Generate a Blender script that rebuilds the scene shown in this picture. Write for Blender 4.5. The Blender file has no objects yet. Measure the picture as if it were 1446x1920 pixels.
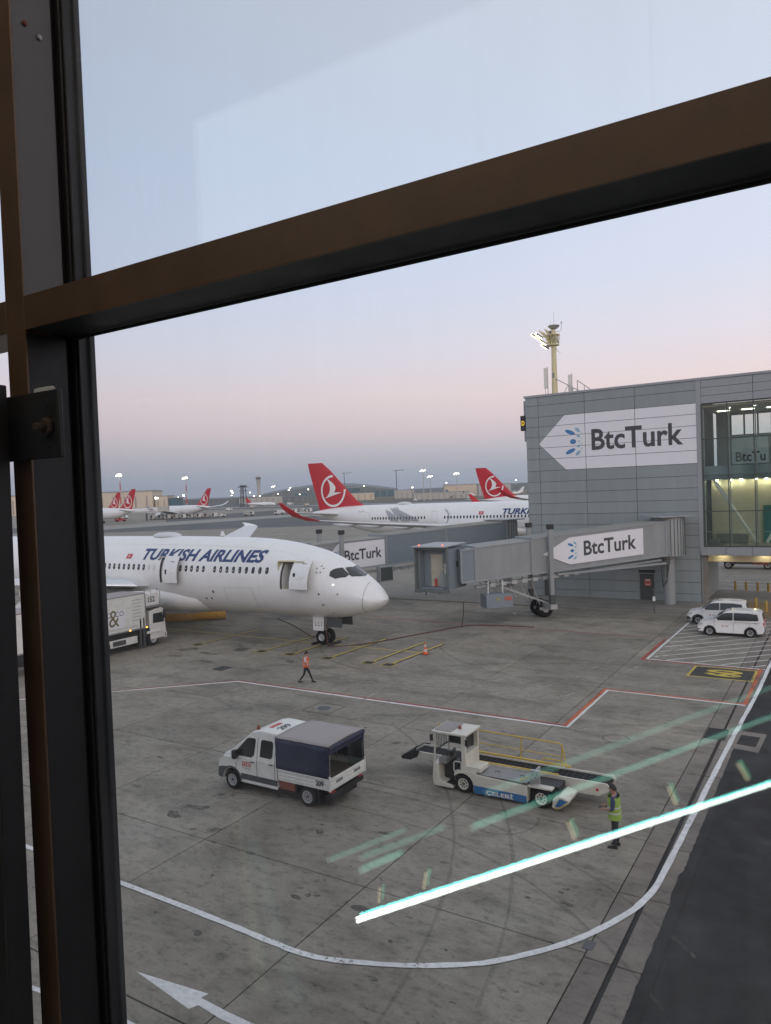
import bpy, bmesh, math, random
from mathutils import Vector, Matrix
R = math.radians
scene = bpy.context.scene
random.seed(7)

# ------------------------------------------------------------------ camera
# world axes: +X to the right along the window wall, +Y outwards over the apron, Z up, apron at z = 0
EYE = 10.5
cam_data = bpy.data.cameras.new('camera')
cam = bpy.data.objects.new('camera', cam_data)
scene.collection.objects.link(cam)
cam_data.sensor_fit = 'VERTICAL'
cam_data.sensor_height = 24.0
cam_data.lens = 24.0 * 1385.0 / 1920.0
cam_data.clip_start = 0.05
cam_data.clip_end = 40000
yaw, pitch, roll = R(31.9), R(-1.45), R(2.18)
_f0 = Vector((-math.sin(yaw), math.cos(yaw), 0)); _r0 = Vector((math.cos(yaw), math.sin(yaw), 0)); _u0 = Vector((0, 0, 1))
_fw = _f0 * math.cos(pitch) + _u0 * math.sin(pitch)
_up = _u0 * math.cos(pitch) - _f0 * math.sin(pitch)
_rt = _r0 * math.cos(roll) - _up * math.sin(roll)
_u2 = _up * math.cos(roll) + _r0 * math.sin(roll)
cam.matrix_world = Matrix(((_rt.x, _u2.x, -_fw.x, 0), (_rt.y, _u2.y, -_fw.y, 0), (_rt.z, _u2.z, -_fw.z, EYE), (0, 0, 0, 1)))
scene.camera = cam
scene.render.resolution_x = 771
scene.render.resolution_y = 1024

# ------------------------------------------------------------------ sky: dusk, sun just set behind the building to the right
SUN_DIR = Vector((0.62, -0.78, 0.0)).normalized()
SUN_EL = R(14)
world = bpy.data.worlds.new('World'); scene.world = world
world.use_nodes = True
wn, wl = world.node_tree.nodes, world.node_tree.links
wn.clear()
out = wn.new('ShaderNodeOutputWorld')
bg = wn.new('ShaderNodeBackground')
tc = wn.new('ShaderNodeTexCoord')
sep = wn.new('ShaderNodeSeparateXYZ'); wl.new(tc.outputs['Generated'], sep.inputs[0])
ramp = wn.new('ShaderNodeValToRGB'); wl.new(sep.outputs['Z'], ramp.inputs[0])
def s2l(c): return tuple(((v / 255) / 12.92 if v / 255 < .04045 else ((v / 255 + .055) / 1.055) ** 2.4) for v in c) + (1,)
SKY = [(0.0, (136, 153, 172)), (0.028, (154, 166, 184)), (0.055, (176, 177, 193)), (0.09, (207, 191, 203)), (0.13, (221, 203, 211)),
       (0.19, (215, 209, 224)), (0.27, (205, 210, 231)), (0.40, (199, 209, 230)), (0.60, (198, 204, 219)), (1.0, (194, 196, 206))]
els = ramp.color_ramp.elements
els[0].position, els[0].color = SKY[0][0], s2l(SKY[0][1])
els[1].position, els[1].color = SKY[-1][0], s2l(SKY[-1][1])
for p, c in SKY[1:-1]:
    e = els.new(p); e.color = s2l(c)
# the side towards the set sun is lighter
dot = wn.new('ShaderNodeVectorMath'); dot.operation = 'DOT_PRODUCT'
wl.new(tc.outputs['Generated'], dot.inputs[0]); dot.inputs[1].default_value = (0.90, 0.10, 0.0)
mr = wn.new('ShaderNodeMapRange'); mr.inputs['From Min'].default_value = -0.9; mr.inputs['From Max'].default_value = 0.9
mr.inputs['To Min'].default_value = 0.0; mr.inputs['To Max'].default_value = 1.0
wl.new(dot.outputs['Value'], mr.inputs['Value'])
tint = wn.new('ShaderNodeMix'); tint.data_type = 'RGBA'; wl.new(mr.outputs[0], tint.inputs[0])
tint.inputs[6].default_value = (.80, .86, .92, 1); tint.inputs[7].default_value = (1.55, 1.40, 1.29, 1)
mul = wn.new('ShaderNodeVectorMath'); mul.operation = 'MULTIPLY'
wl.new(ramp.outputs[0], mul.inputs[0]); wl.new(tint.outputs[2], mul.inputs[1])
nish = wn.new('ShaderNodeTexSky'); nish.sky_type = 'NISHITA'; nish.sun_disc = False
nish.sun_elevation = R(1.0); nish.sun_rotation = math.atan2(SUN_DIR.x, SUN_DIR.y)
nsc = wn.new('ShaderNodeVectorMath'); nsc.operation = 'SCALE'; nsc.inputs['Scale'].default_value = 0.06
wl.new(nish.outputs[0], nsc.inputs[0])
add = wn.new('ShaderNodeVectorMath'); add.operation = 'ADD'
wl.new(mul.outputs[0], add.inputs[0]); wl.new(nsc.outputs[0], add.inputs[1])
wl.new(add.outputs[0], bg.inputs['Color']); bg.inputs['Strength'].default_value = 1.0
wl.new(bg.outputs[0], out.inputs['Surface'])

sun_data = bpy.data.lights.new('sun', 'SUN'); sun_data.energy = 0.7; sun_data.angle = R(40); sun_data.color = (1.0, 0.88, 0.80)
sun = bpy.data.objects.new('sun', sun_data); scene.collection.objects.link(sun)
_sd = Vector((SUN_DIR.x * math.cos(SUN_EL), SUN_DIR.y * math.cos(SUN_EL), math.sin(SUN_EL)))
sun.rotation_euler = _sd.to_track_quat('Z', 'Y').to_euler()
sun.location = (30, -30, 40)

scene.view_settings.view_transform = 'Standard'
scene.view_settings.look = 'None'
scene.view_settings.gamma = 1.0
scene.view_settings.exposure = 0.12
scene.cycles.max_bounces = 6
scene.cycles.volume_bounces = 0
scene.cycles.transparent_max_bounces = 16
scene.cycles.caustics_reflective = False
scene.cycles.caustics_refractive = False
scene.cycles.sample_clamp_indirect = 4.0

# ------------------------------------------------------------------ helpers
COL = scene.collection
class MB:
    """collects shapes; build() links them as one mesh object"""
    def __init__(s): s.v = []; s.f = []; s.m = []
    def add(s, vs, fs, mi=0):
        o = len(s.v); s.v += [tuple(v) for v in vs]
        for f in fs: s.f.append([i + o for i in f]); s.m.append(mi)
        return s
    def box(s, x0, x1, y0, y1, z0, z1, mi=0):
        v = [(x, y, z) for z in (z0, z1) for y in (y0, y1) for x in (x0, x1)]
        return s.add(v, [(0, 2, 3, 1), (4, 5, 7, 6), (0, 1, 5, 4), (2, 6, 7, 3), (0, 4, 6, 2), (1, 3, 7, 5)], mi)
    def beam(s, p, q, w, h, mi=0, up=(0, 0, 1)):
        p, q = Vector(p), Vector(q); d = (q - p).normalized(); u = Vector(up)
        if abs(d.dot(u)) > .98: u = Vector((1, 0, 0))
        a = d.cross(u).normalized() * w / 2; b = a.cross(d).normalized() * h / 2
        v = [e + i * a + j * b for e in (p, q) for i, j in ((-1, -1), (1, -1), (1, 1), (-1, 1))]
        return s.add(v, [(0, 1, 2, 3), (7, 6, 5, 4), (0, 4, 5, 1), (1, 5, 6, 2), (2, 6, 7, 3), (3, 7, 4, 0)], mi)
    def tube(s, p, q, r, n=10, r2=None, mi=0, cap=True):
        p, q = Vector(p), Vector(q); d = (q - p).normalized()
        u = Vector((0, 0, 1)) if abs(d.z) < .9 else Vector((1, 0, 0))
        a = d.cross(u).normalized(); b = a.cross(d)
        r2 = r if r2 is None else r2
        v = [p + (a * math.cos(t) + b * math.sin(t)) * r for t in [2 * math.pi * i / n for i in range(n)]]
        v += [q + (a * math.cos(t) + b * math.sin(t)) * r2 for t in [2 * math.pi * i / n for i in range(n)]]
        fs = [(i, (i + 1) % n, n + (i + 1) % n, n + i) for i in range(n)]
        if cap: fs += [tuple(range(n - 1, -1, -1)), tuple(range(n, 2 * n))]
        return s.add(v, fs, mi)
    def path(s, pts, r, n=8, mi=0):
        pts = [Vector(p) for p in pts]; rings = []; prev = None
        for i, p in enumerate(pts):
            d = (pts[min(i + 1, len(pts) - 1)] - pts[max(i - 1, 0)]).normalized()
            u = prev if prev is not None else (Vector((0, 0, 1)) if abs(d.z) < .9 else Vector((1, 0, 0)))
            a = d.cross(u)
            if a.length < 1e-4: a = d.cross(Vector((1, 0, 0)))
            a.normalize(); b = a.cross(d).normalized(); prev = b
            rr = r[i] if isinstance(r, (list, tuple)) else r
            rings.append([p + (a * math.cos(t) + b * math.sin(t)) * rr for t in [2 * math.pi * k / n for k in range(n)]])
        return s.loft(rings, mi=mi)
    def loft(s, rings, cap=True, closed=True, mi=0):
        n = len(rings[0]); v = [p for r in rings for p in r]; fs = []
        for k in range(len(rings) - 1):
            for i in range(n if closed else n - 1):
                j = (i + 1) % n
                fs.append((k * n + i, k * n + j, (k + 1) * n + j, (k + 1) * n + i))
        if cap: fs += [tuple(range(n - 1, -1, -1)), tuple(range((len(rings) - 1) * n, len(rings) * n))]
        return s.add(v, fs, mi)
    def prism(s, poly, axis, a, b, inset=None, mi=0):
        """poly: 2D points in the two other axes (x,z for 'y'; y,z for 'x'; x,y for 'z'), extruded from a to b"""
        def P(u, v, t):
            return {'y': (u, t, v), 'x': (t, u, v), 'z': (u, v, t)}[axis]
        fi = inset or (lambda v: 0)
        n = len(poly)
        vs = [P(u, v, a + fi(v)) for u, v in poly] + [P(u, v, b - fi(v)) for u, v in poly]
        fs = [tuple(range(n)), tuple(range(2 * n - 1, n - 1, -1))] + [(i, n + i, n + (i + 1) % n, (i + 1) % n) for i in range(n)]
        return s.add(vs, fs, mi)
    def lathe(s, prof, c=(0, 0, 0), axis='z', n=20, mi=0, cap=True):
        rings = []
        for r, h in prof:
            ring = []
            for i in range(n):
                t = 2 * math.pi * i / n; a, b = r * math.cos(t), r * math.sin(t)
                p = {'z': (a, b, h), 'x': (h, a, b), 'y': (b, h, a)}[axis]
                ring.append((p[0] + c[0], p[1] + c[1], p[2] + c[2]))
            rings.append(ring)
        return s.loft(rings, cap=cap, mi=mi)
    def build(s, name, mat=None, parent=None, smooth=35, bevel=0, loc=None, seg=2):
        me = bpy.data.meshes.new(name)
        me.from_pydata(s.v, [], s.f)
        mats = mat if isinstance(mat, (list, tuple)) else [mat]
        for m in mats: me.materials.append(m)
        if len(mats) > 1: me.polygons.foreach_set('material_index', s.m)
        bm = bmesh.new(); bm.from_mesh(me); bmesh.ops.recalc_face_normals(bm, faces=bm.faces)
        bm.to_mesh(me); bm.free()
        if smooth:
            me.polygons.foreach_set('use_smooth', [True] * len(me.polygons)); me.set_sharp_from_angle(angle=R(smooth))
        o = bpy.data.objects.new(name, me); COL.objects.link(o)
        if parent: o.parent = parent
        if loc: o.location = loc
        if bevel:
            b = o.modifiers.new('bevel', 'BEVEL'); b.width = bevel; b.segments = seg; b.limit_method = 'ANGLE'; b.angle_limit = R(40)
            b.harden_normals = False
        return o

def tag(o, label=None, cat=None, group=None, kind=None):
    if label: o['label'] = label
    if cat: o['category'] = cat
    if group: o['group'] = group
    if kind: o['kind'] = kind
    return o
def thing(name, loc, label, cat, group=None, rz=0):
    o = bpy.data.objects.new(name, None); COL.objects.link(o)
    o.location = loc; o.rotation_euler = (0, 0, rz); o.empty_display_size = .3
    return tag(o, label, cat, group)
def copy_tree(o, parent=None):
    c = o.copy(); COL.objects.link(c)
    if parent: c.parent = parent
    for ch in list(o.children): copy_tree(ch, c)
    return c
def inst(o, loc, parent=None):
    c = o.copy(); COL.objects.link(c); c.location = loc
    if parent: c.parent = parent
    return c

# ------------------------------------------------------------------ materials
def pmat(name, col, rough=.5, metal=0, var=0.12, scale=3.0, bump=0.0, bscale=40, spec=.5, emit=None, estr=0, coat=0, var2=0, scale2=.4, stretch=None, objvar=0):
    m = bpy.data.materials.new(name); m.use_nodes = True
    n, l = m.node_tree.nodes, m.node_tree.links
    b = n['Principled BSDF']
    b.inputs['Roughness'].default_value = rough; b.inputs['Metallic'].default_value = metal
    b.inputs['Specular IOR Level'].default_value = spec; b.inputs['Coat Weight'].default_value = coat
    c = tuple(col) + (1,)
    if var or var2:
        g = n.new('ShaderNodeNewGeometry'); last = None
        vec = g.outputs['Position']
        if stretch:
            mp = n.new('ShaderNodeMapping'); mp.inputs['Scale'].default_value = stretch; l.new(vec, mp.inputs[0]); vec = mp.outputs[0]
        for v, sc in ((var, scale), (var2, scale2)):
            if not v: continue
            t = n.new('ShaderNodeTexNoise'); t.inputs['Scale'].default_value = sc; t.inputs['Detail'].default_value = 5; t.inputs['Roughness'].default_value = .6
            l.new(vec, t.inputs['Vector'])
            r = n.new('ShaderNodeMapRange'); r.inputs['From Min'].default_value = .3; r.inputs['From Max'].default_value = .7
            r.inputs['To Min'].default_value = 1 - v; r.inputs['To Max'].default_value = 1 + v; l.new(t.outputs[0], r.inputs[0])
            if last is None: last = r.outputs[0]
            else:
                mm = n.new('ShaderNodeMath'); mm.operation = 'MULTIPLY'; l.new(last, mm.inputs[0]); l.new(r.outputs[0], mm.inputs[1]); last = mm.outputs[0]
        if objvar:
            oi = n.new('ShaderNodeObjectInfo'); r = n.new('ShaderNodeMapRange'); r.inputs['To Min'].default_value = 1 - objvar; r.inputs['To Max'].default_value = 1 + objvar; l.new(oi.outputs['Random'], r.inputs[0])
            mm = n.new('ShaderNodeMath'); mm.operation = 'MULTIPLY'; l.new(last, mm.inputs[0]); l.new(r.outputs[0], mm.inputs[1]); last = mm.outputs[0]
        sc_ = n.new('ShaderNodeVectorMath'); sc_.operation = 'SCALE'; sc_.inputs[0].default_value = c[:3]
        l.new(last, sc_.inputs['Scale']); l.new(sc_.outputs[0], b.inputs['Base Color'])
        rr = n.new('ShaderNodeMath'); rr.operation = 'MULTIPLY'; rr.inputs[1].default_value = rough; l.new(last, rr.inputs[0]); rr.use_clamp = True
        l.new(rr.outputs[0], b.inputs['Roughness'])
    else:
        b.inputs['Base Color'].default_value = c
    if bump:
        t = n.new('ShaderNodeTexNoise'); t.inputs['Scale'].default_value = bscale; t.inputs['Detail'].default_value = 4
        g2 = n.new('ShaderNodeNewGeometry'); l.new(g2.outputs['Position'], t.inputs['Vector'])
        bp = n.new('ShaderNodeBump'); bp.inputs['Strength'].default_value = bump; bp.inputs['Distance'].default_value = .02
        l.new(t.outputs[0], bp.inputs['Height']); l.new(bp.outputs[0], b.inputs['Normal'])
    if emit:
        b.inputs['Emission Color'].default_value = tuple(emit) + (1,); b.inputs['Emission Strength'].default_value = estr
    return m
def glass_mat(name, tint=(1, 1, 1), refl=(1, 1, 1), ior=1.5, boost=1.0, rough=0.0, dust=0.0):
    """clear pane: transparent, with a Fresnel reflection"""
    m = bpy.data.materials.new(name); m.use_nodes = True
    n, l = m.node_tree.nodes, m.node_tree.links; n.clear()
    o = n.new('ShaderNodeOutputMaterial'); t = n.new('ShaderNodeBsdfTransparent'); g = n.new('ShaderNodeBsdfGlossy'); mx = n.new('ShaderNodeMixShader')
    fr = n.new('ShaderNodeFresnel'); ge = n.new('ShaderNodeNewGeometry'); mi = n.new('ShaderNodeMapRange')
    mi.inputs['To Min'].default_value = ior; mi.inputs['To Max'].default_value = 1 / ior; l.new(ge.outputs['Backfacing'], mi.inputs[0]); l.new(mi.outputs[0], fr.inputs['IOR'])   # same reflection from either face
    t.inputs[0].default_value = tuple(tint) + (1,); g.inputs['Color'].default_value = tuple(refl) + (1,); g.inputs['Roughness'].default_value = rough
    k = n.new('ShaderNodeMath'); k.operation = 'MULTIPLY'; k.inputs[1].default_value = boost; k.use_clamp = True
    l.new(fr.outputs[0], k.inputs[0]); l.new(k.outputs[0], mx.inputs[0]); l.new(t.outputs[0], mx.inputs[1]); l.new(g.outputs[0], mx.inputs[2])
    l.new(mx.outputs[0], o.inputs['Surface'])
    if dust:      # a thin uneven film of dust and wipe marks that catches the daylight
        d = n.new('ShaderNodeBsdfTranslucent'); d.inputs[0].default_value = (.9, .88, .84, 1); mp = n.new('ShaderNodeMapping'); mp.inputs['Scale'].default_value = (9, 9, .9); mp.inputs['Rotation'].default_value = (0, .12, 0); l.new(ge.outputs['Position'], mp.inputs[0])
        t1 = n.new('ShaderNodeTexNoise'); t1.inputs['Scale'].default_value = 2.0; t1.inputs['Detail'].default_value = 6; t1.inputs['Roughness'].default_value = .65; l.new(mp.outputs[0], t1.inputs['Vector'])
        t3 = n.new('ShaderNodeTexNoise'); t3.inputs['Scale'].default_value = 1.6; t3.inputs['Detail'].default_value = 2; l.new(ge.outputs['Position'], t3.inputs['Vector'])
        mu = n.new('ShaderNodeMath'); mu.operation = 'MULTIPLY'; l.new(t1.outputs[0], mu.inputs[0]); l.new(t3.outputs[0], mu.inputs[1])
        rg = n.new('ShaderNodeMapRange'); rg.inputs['From Min'].default_value = .12; rg.inputs['From Max'].default_value = .45; rg.inputs['To Max'].default_value = dust; l.new(mu.outputs[0], rg.inputs[0])
        mx2 = n.new('ShaderNodeMixShader'); l.new(rg.outputs[0], mx2.inputs[0]); l.new(mx.outputs[0], mx2.inputs[1]); l.new(d.outputs[0], mx2.inputs[2]); l.new(mx2.outputs[0], o.inputs['Surface'])
    return m
def paint_mat(name, col, wear=.5):
    """road paint with worn-through specks and tyre-darkened patches"""
    m = pmat(name, col, .75, var=.16, scale=6, var2=.12, scale2=.6)
    n, l = m.node_tree.nodes, m.node_tree.links; o = n['Material Output']; b = n['Principled BSDF']
    g = n.new('ShaderNodeNewGeometry'); t = n.new('ShaderNodeTexNoise'); t.inputs['Scale'].default_value = 9; t.inputs['Detail'].default_value = 8; t.inputs['Roughness'].default_value = .75; l.new(g.outputs['Position'], t.inputs['Vector'])
    t2 = n.new('ShaderNodeTexNoise'); t2.inputs['Scale'].default_value = .8; t2.inputs['Detail'].default_value = 3; l.new(g.outputs['Position'], t2.inputs['Vector'])
    ad = n.new('ShaderNodeMath'); ad.operation = 'MULTIPLY_ADD'; ad.inputs[1].default_value = .6; l.new(t2.outputs[0], ad.inputs[0]); l.new(t.outputs[0], ad.inputs[2])
    r = n.new('ShaderNodeMapRange'); r.inputs['From Min'].default_value = 1.02 - wear * .22; r.inputs['From Max'].default_value = 1.10 - wear * .22; r.inputs['To Max'].default_value = .85; l.new(ad.outputs[0], r.inputs[0])
    tr_ = n.new('ShaderNodeBsdfTransparent'); mx = n.new('ShaderNodeMixShader'); l.new(r.outputs[0], mx.inputs[0]); l.new(b.outputs[0], mx.inputs[1]); l.new(tr_.outputs[0], mx.inputs[2]); l.new(mx.outputs[0], o.inputs['Surface'])
    return m
def emit_mat(name, col, s):
    m = bpy.data.materials.new(name); m.use_nodes = True
    n, l = m.node_tree.nodes, m.node_tree.links; n.clear()
    o = n.new('ShaderNodeOutputMaterial'); e = n.new('ShaderNodeEmission'); e.inputs[0].default_value = tuple(col) + (1,); e.inputs[1].default_value = s
    l.new(e.outputs[0], o.inputs[0]); return m

M = dict(
    white=pmat('white_paint', (.70, .69, .655), .38, var=.07, scale=2.5, coat=.1, var2=.05, scale2=14),
    plane=pmat('aircraft_white', (.78, .78, .775), .26, var=.025, scale=.7, coat=.2, var2=.03, scale2=.2),
    vanwhite=pmat('van_white', (.76, .76, .76), .25, var=.02, scale=2, coat=.4),
    truckwhite=pmat('truck_white', (.70, .70, .655), .42, var=.09, scale=3, coat=.1, var2=.07, scale2=16),
    signwhite=pmat('sign_white', (.74, .74, .78), .45, var=.02),
    darktext=pmat('sign_dark_grey', (.055, .058, .062), .5, var=.05),
    navy=pmat('livery_blue', (.015, .04, .15), .35, var=.05),
    red=pmat('livery_red', (.50, .018, .03), .32, var=.05, scale=.5),
    greydecal=pmat('livery_grey', (.36, .37, .39), .35, var=.04),
    clad=pmat('cladding_grey', (.25, .283, .29), .42, metal=.0, var=.06, scale=2.2, var2=.05, scale2=.12, stretch=(1, 1, .14), objvar=.045, bump=.12, bscale=1.1),
    cladcore=pmat('joint_dark', (.05, .055, .06), .8, var=.05),
    trim=pmat('trim_grey', (.29, .31, .325), .45, var=.05),
    metal=pmat('galvanised', (.42, .43, .43), .45, metal=.6, var=.12, scale=4),
    bridge=pmat('bridge_grey', (.27, .285, .29), .5, var=.07, scale=1.2, var2=.06, scale2=.3, stretch=(1, 1, .25)),
    bridge2=pmat('bridge_bluegrey', (.20, .24, .27), .5, var=.06),
    bridgedark=pmat('bridge_dark', (.06, .07, .07), .6, var=.1),
    rubber=pmat('tyre_rubber', (.016, .016, .017), .85, var=.2, scale=12, bump=.2, spec=.2),
    black=pmat('black_plastic', (.018, .018, .02), .5, var=.1),
    darkgrey=pmat('dark_grey', (.07, .075, .08), .55, var=.1),
    midgrey=pmat('mid_grey', (.22, .22, .22), .5, var=.1),
    chrome=pmat('polished_metal', (.78, .78, .79), .14, metal=1, var=.02),
    rim=pmat('wheel_rim', (.50, .50, .51), .4, metal=.5, var=.1),
    autoglass=pmat('dark_glazing', (.018, .022, .022), .06, var=0, spec=.6),
    blueplate=pmat('blue_plate', (.03, .14, .33), .4, var=.05),
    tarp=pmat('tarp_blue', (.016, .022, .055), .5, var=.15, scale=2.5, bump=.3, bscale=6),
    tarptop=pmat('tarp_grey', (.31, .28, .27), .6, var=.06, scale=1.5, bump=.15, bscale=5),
    wood=pmat('bed_boards', (.16, .13, .09), .7, var=.2, scale=5),
    rust=pmat('rust_red', (.22, .065, .04), .6, var=.15),
    loaderwhite=pmat('loader_cream', (.60, .58, .51), .45, var=.10, scale=3, var2=.08, scale2=15),
    redlogo=pmat('logo_red', (.50, .04, .04), .4, var=.04),
    yellow=pmat('safety_yellow', (.58, .40, .06), .45, var=.1, scale=6),
    yellowpaint=paint_mat('road_yellow', (.50, .38, .07), .55),
    whitepaint=paint_mat('road_white', (.66, .66, .65), .55),
    fadedpaint=paint_mat('road_faded', (.33, .32, .29), 1.2),
    redpaint=paint_mat('road_red', (.34, .055, .045), .9),
    orangepaint=paint_mat('road_orange', (.48, .12, .05), .8),
    blackpaint=pmat('road_black', (.035, .035, .035), .8, var=.2, scale=5),
    orange=pmat('safety_orange', (.80, .13, .03), .5, var=.05),
    lime=pmat('vest_lime', (.29, .43, .08), .6, var=.08),
    skin=pmat('skin', (.36, .20, .14), .5, var=.04),
    hair=pmat('hair', (.015, .012, .01), .7, var=.1),
    cloth=pmat('cloth_dark', (.022, .024, .03), .8, var=.15, scale=8),
    clothblue=pmat('cloth_blue', (.035, .05, .13), .8, var=.15, scale=8),
    clothwhite=pmat('cloth_pale', (.55, .55, .56), .8, var=.08),
    hose=pmat('hose_yellow', (.55, .29, .03), .6, var=.12),
    frame=pmat('frame_bronze', (.165, .100, .062), .40, metal=.35, var=.08, scale=14, var2=.12, scale2=3.0, bump=.02, bscale=220),
    framegrey=pmat('frame_cover_grey', (.15, .148, .15), .5, var=.05, bump=.05, bscale=300),
    frameblack=pmat('frame_black', (.020, .020, .023), .55, var=.12, scale=10, bump=.05, bscale=200),
    gasket=pmat('gasket', (.012, .011, .011), .8, var=.1),
    beige=pmat('cabin_beige', (.55, .52, .45), .6, var=.05),
    lampwarm=emit_mat('floodlight_lit', (1.0, .80, .42), 22), mastlamplit=pmat('mast_lamplit', (.62, .55, .33), .5, var=.06),  # the mast's yellow lamplight is painted into its base colour
    lampfar=emit_mat('far_lamp_lit', (1.0, .90, .70), 14),
    lampwhite=emit_mat('white_lamp_lit', (1.0, .97, .9), 8),
)

# ------------------------------------------------------------------ lettering
def text2d(s, w=None, h=None, bold=0.0, shear=0.0, spacing=1.0):
    cu = bpy.data.curves.new('lettering', 'FONT'); cu.body = s; cu.size = 1; cu.offset = bold; cu.shear = shear; cu.space_character = spacing
    cu.fill_mode = 'BOTH' if hasattr(cu, 'fill_mode') and False else cu.fill_mode
    cu.resolution_u = 3
    ob = bpy.data.objects.new('lettering_tmp', cu); COL.objects.link(ob)
    dg = bpy.context.evaluated_depsgraph_get(); dg.update()
    me = ob.evaluated_get(dg).to_mesh()
    vs = [(v.co.x, v.co.y) for v in me.vertices]; fs = [list(p.vertices) for p in me.polygons]
    ob.evaluated_get(dg).to_mesh_clear()
    bpy.data.objects.remove(ob); bpy.data.curves.remove(cu)
    x0, x1 = min(v[0] for v in vs), max(v[0] for v in vs); y0, y1 = min(v[1] for v in vs), max(v[1] for v in vs)
    sx = w / (x1 - x0) if w else None; sy = h / (y1 - y0) if h else None
    sx = sx or sy; sy = sy or sx
    return [((x - x0) * sx, (y - y0) * sy) for x, y in vs], fs
def decal(name, vf, fn, mat, parent):
    b = MB(); vs, fs = vf; b.add([fn(u, v) for u, v in vs], fs)
    me = bpy.data.meshes.new(name); me.from_pydata(b.v, [], b.f); me.materials.append(mat)
    o = bpy.data.objects.new(name, me); COL.objects.link(o); o.parent = parent
    return o
def ellipse(cx, cy, a, b, rot=0, n=20):
    c, s = math.cos(rot), math.sin(rot)
    vs = [(cx + a * math.cos(t) * c - b * math.sin(t) * s, cy + a * math.cos(t) * s + b * math.sin(t) * c) for t in [2 * math.pi * i / n for i in range(n)]]
    return vs, [list(range(n))]
def ringshape(cx, cy, r0, r1, n=28, asp=1.0):
    vs = [(cx + r * math.cos(t) * asp, cy + r * math.sin(t)) for r in (r0, r1) for t in [2 * math.pi * i / n for i in range(n)]]
    return vs, [[i, (i + 1) % n, n + (i + 1) % n, n + i] for i in range(n)]
def merge(*vfs):
    V, F_ = [], []
    for vs, fs in vfs:
        o = len(V); V += list(vs); F_ += [[i + o for i in f] for f in fs]
    return V, F_
def grid_cut(vf, us=(), vs_=()):
    """slice a flat shape along lines so it can be bent onto a curved surface"""
    bm = bmesh.new(); vv = [bm.verts.new((u, v, 0)) for u, v in vf[0]]
    for f in vf[1]:
        try: bm.faces.new([vv[i] for i in f])
        except ValueError: pass
    for u in us: bmesh.ops.bisect_plane(bm, geom=bm.verts[:] + bm.edges[:] + bm.faces[:], plane_co=(u, 0, 0), plane_no=(1, 0, 0))
    for v in vs_: bmesh.ops.bisect_plane(bm, geom=bm.verts[:] + bm.edges[:] + bm.faces[:], plane_co=(0, v, 0), plane_no=(0, 1, 0))
    bm.verts.index_update()
    r = ([(v.co.x, v.co.y) for v in bm.verts], [[v.index for v in f.verts] for f in bm.faces]); bm.free(); return r
def lerp_tab(tab, x):
    if x <= tab[0][0]: return tab[0][1]
    for (a, p), (b, q) in zip(tab, tab[1:]):
        if x <= b:
            t = (x - a) / (b - a); return p + (q - p) * t
    return tab[-1][1]
def smooth_tab(tab, n=4):
    """catmull-rom refinement of a table"""
    out = []
    for i in range(len(tab) - 1):
        p0, p1, p2, p3 = tab[max(i - 1, 0)], tab[i], tab[i + 1], tab[min(i + 2, len(tab) - 1)]
        for k in range(n):
            t = k / n; x = p1[0] + (p2[0] - p1[0]) * t
            m1 = (p2[1] - p0[1]) / max(p2[0] - p0[0], 1e-6); m2 = (p3[1] - p1[1]) / max(p3[0] - p1[0], 1e-6); hh = p2[0] - p1[0]
            y = (2*t**3-3*t**2+1)*p1[1] + (t**3-2*t**2+t)*hh*m1 + (-2*t**3+3*t**2)*p2[1] + (t**3-t**2)*hh*m2
            out.append((x, y))
    out.append(tab[-1]); return out

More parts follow.
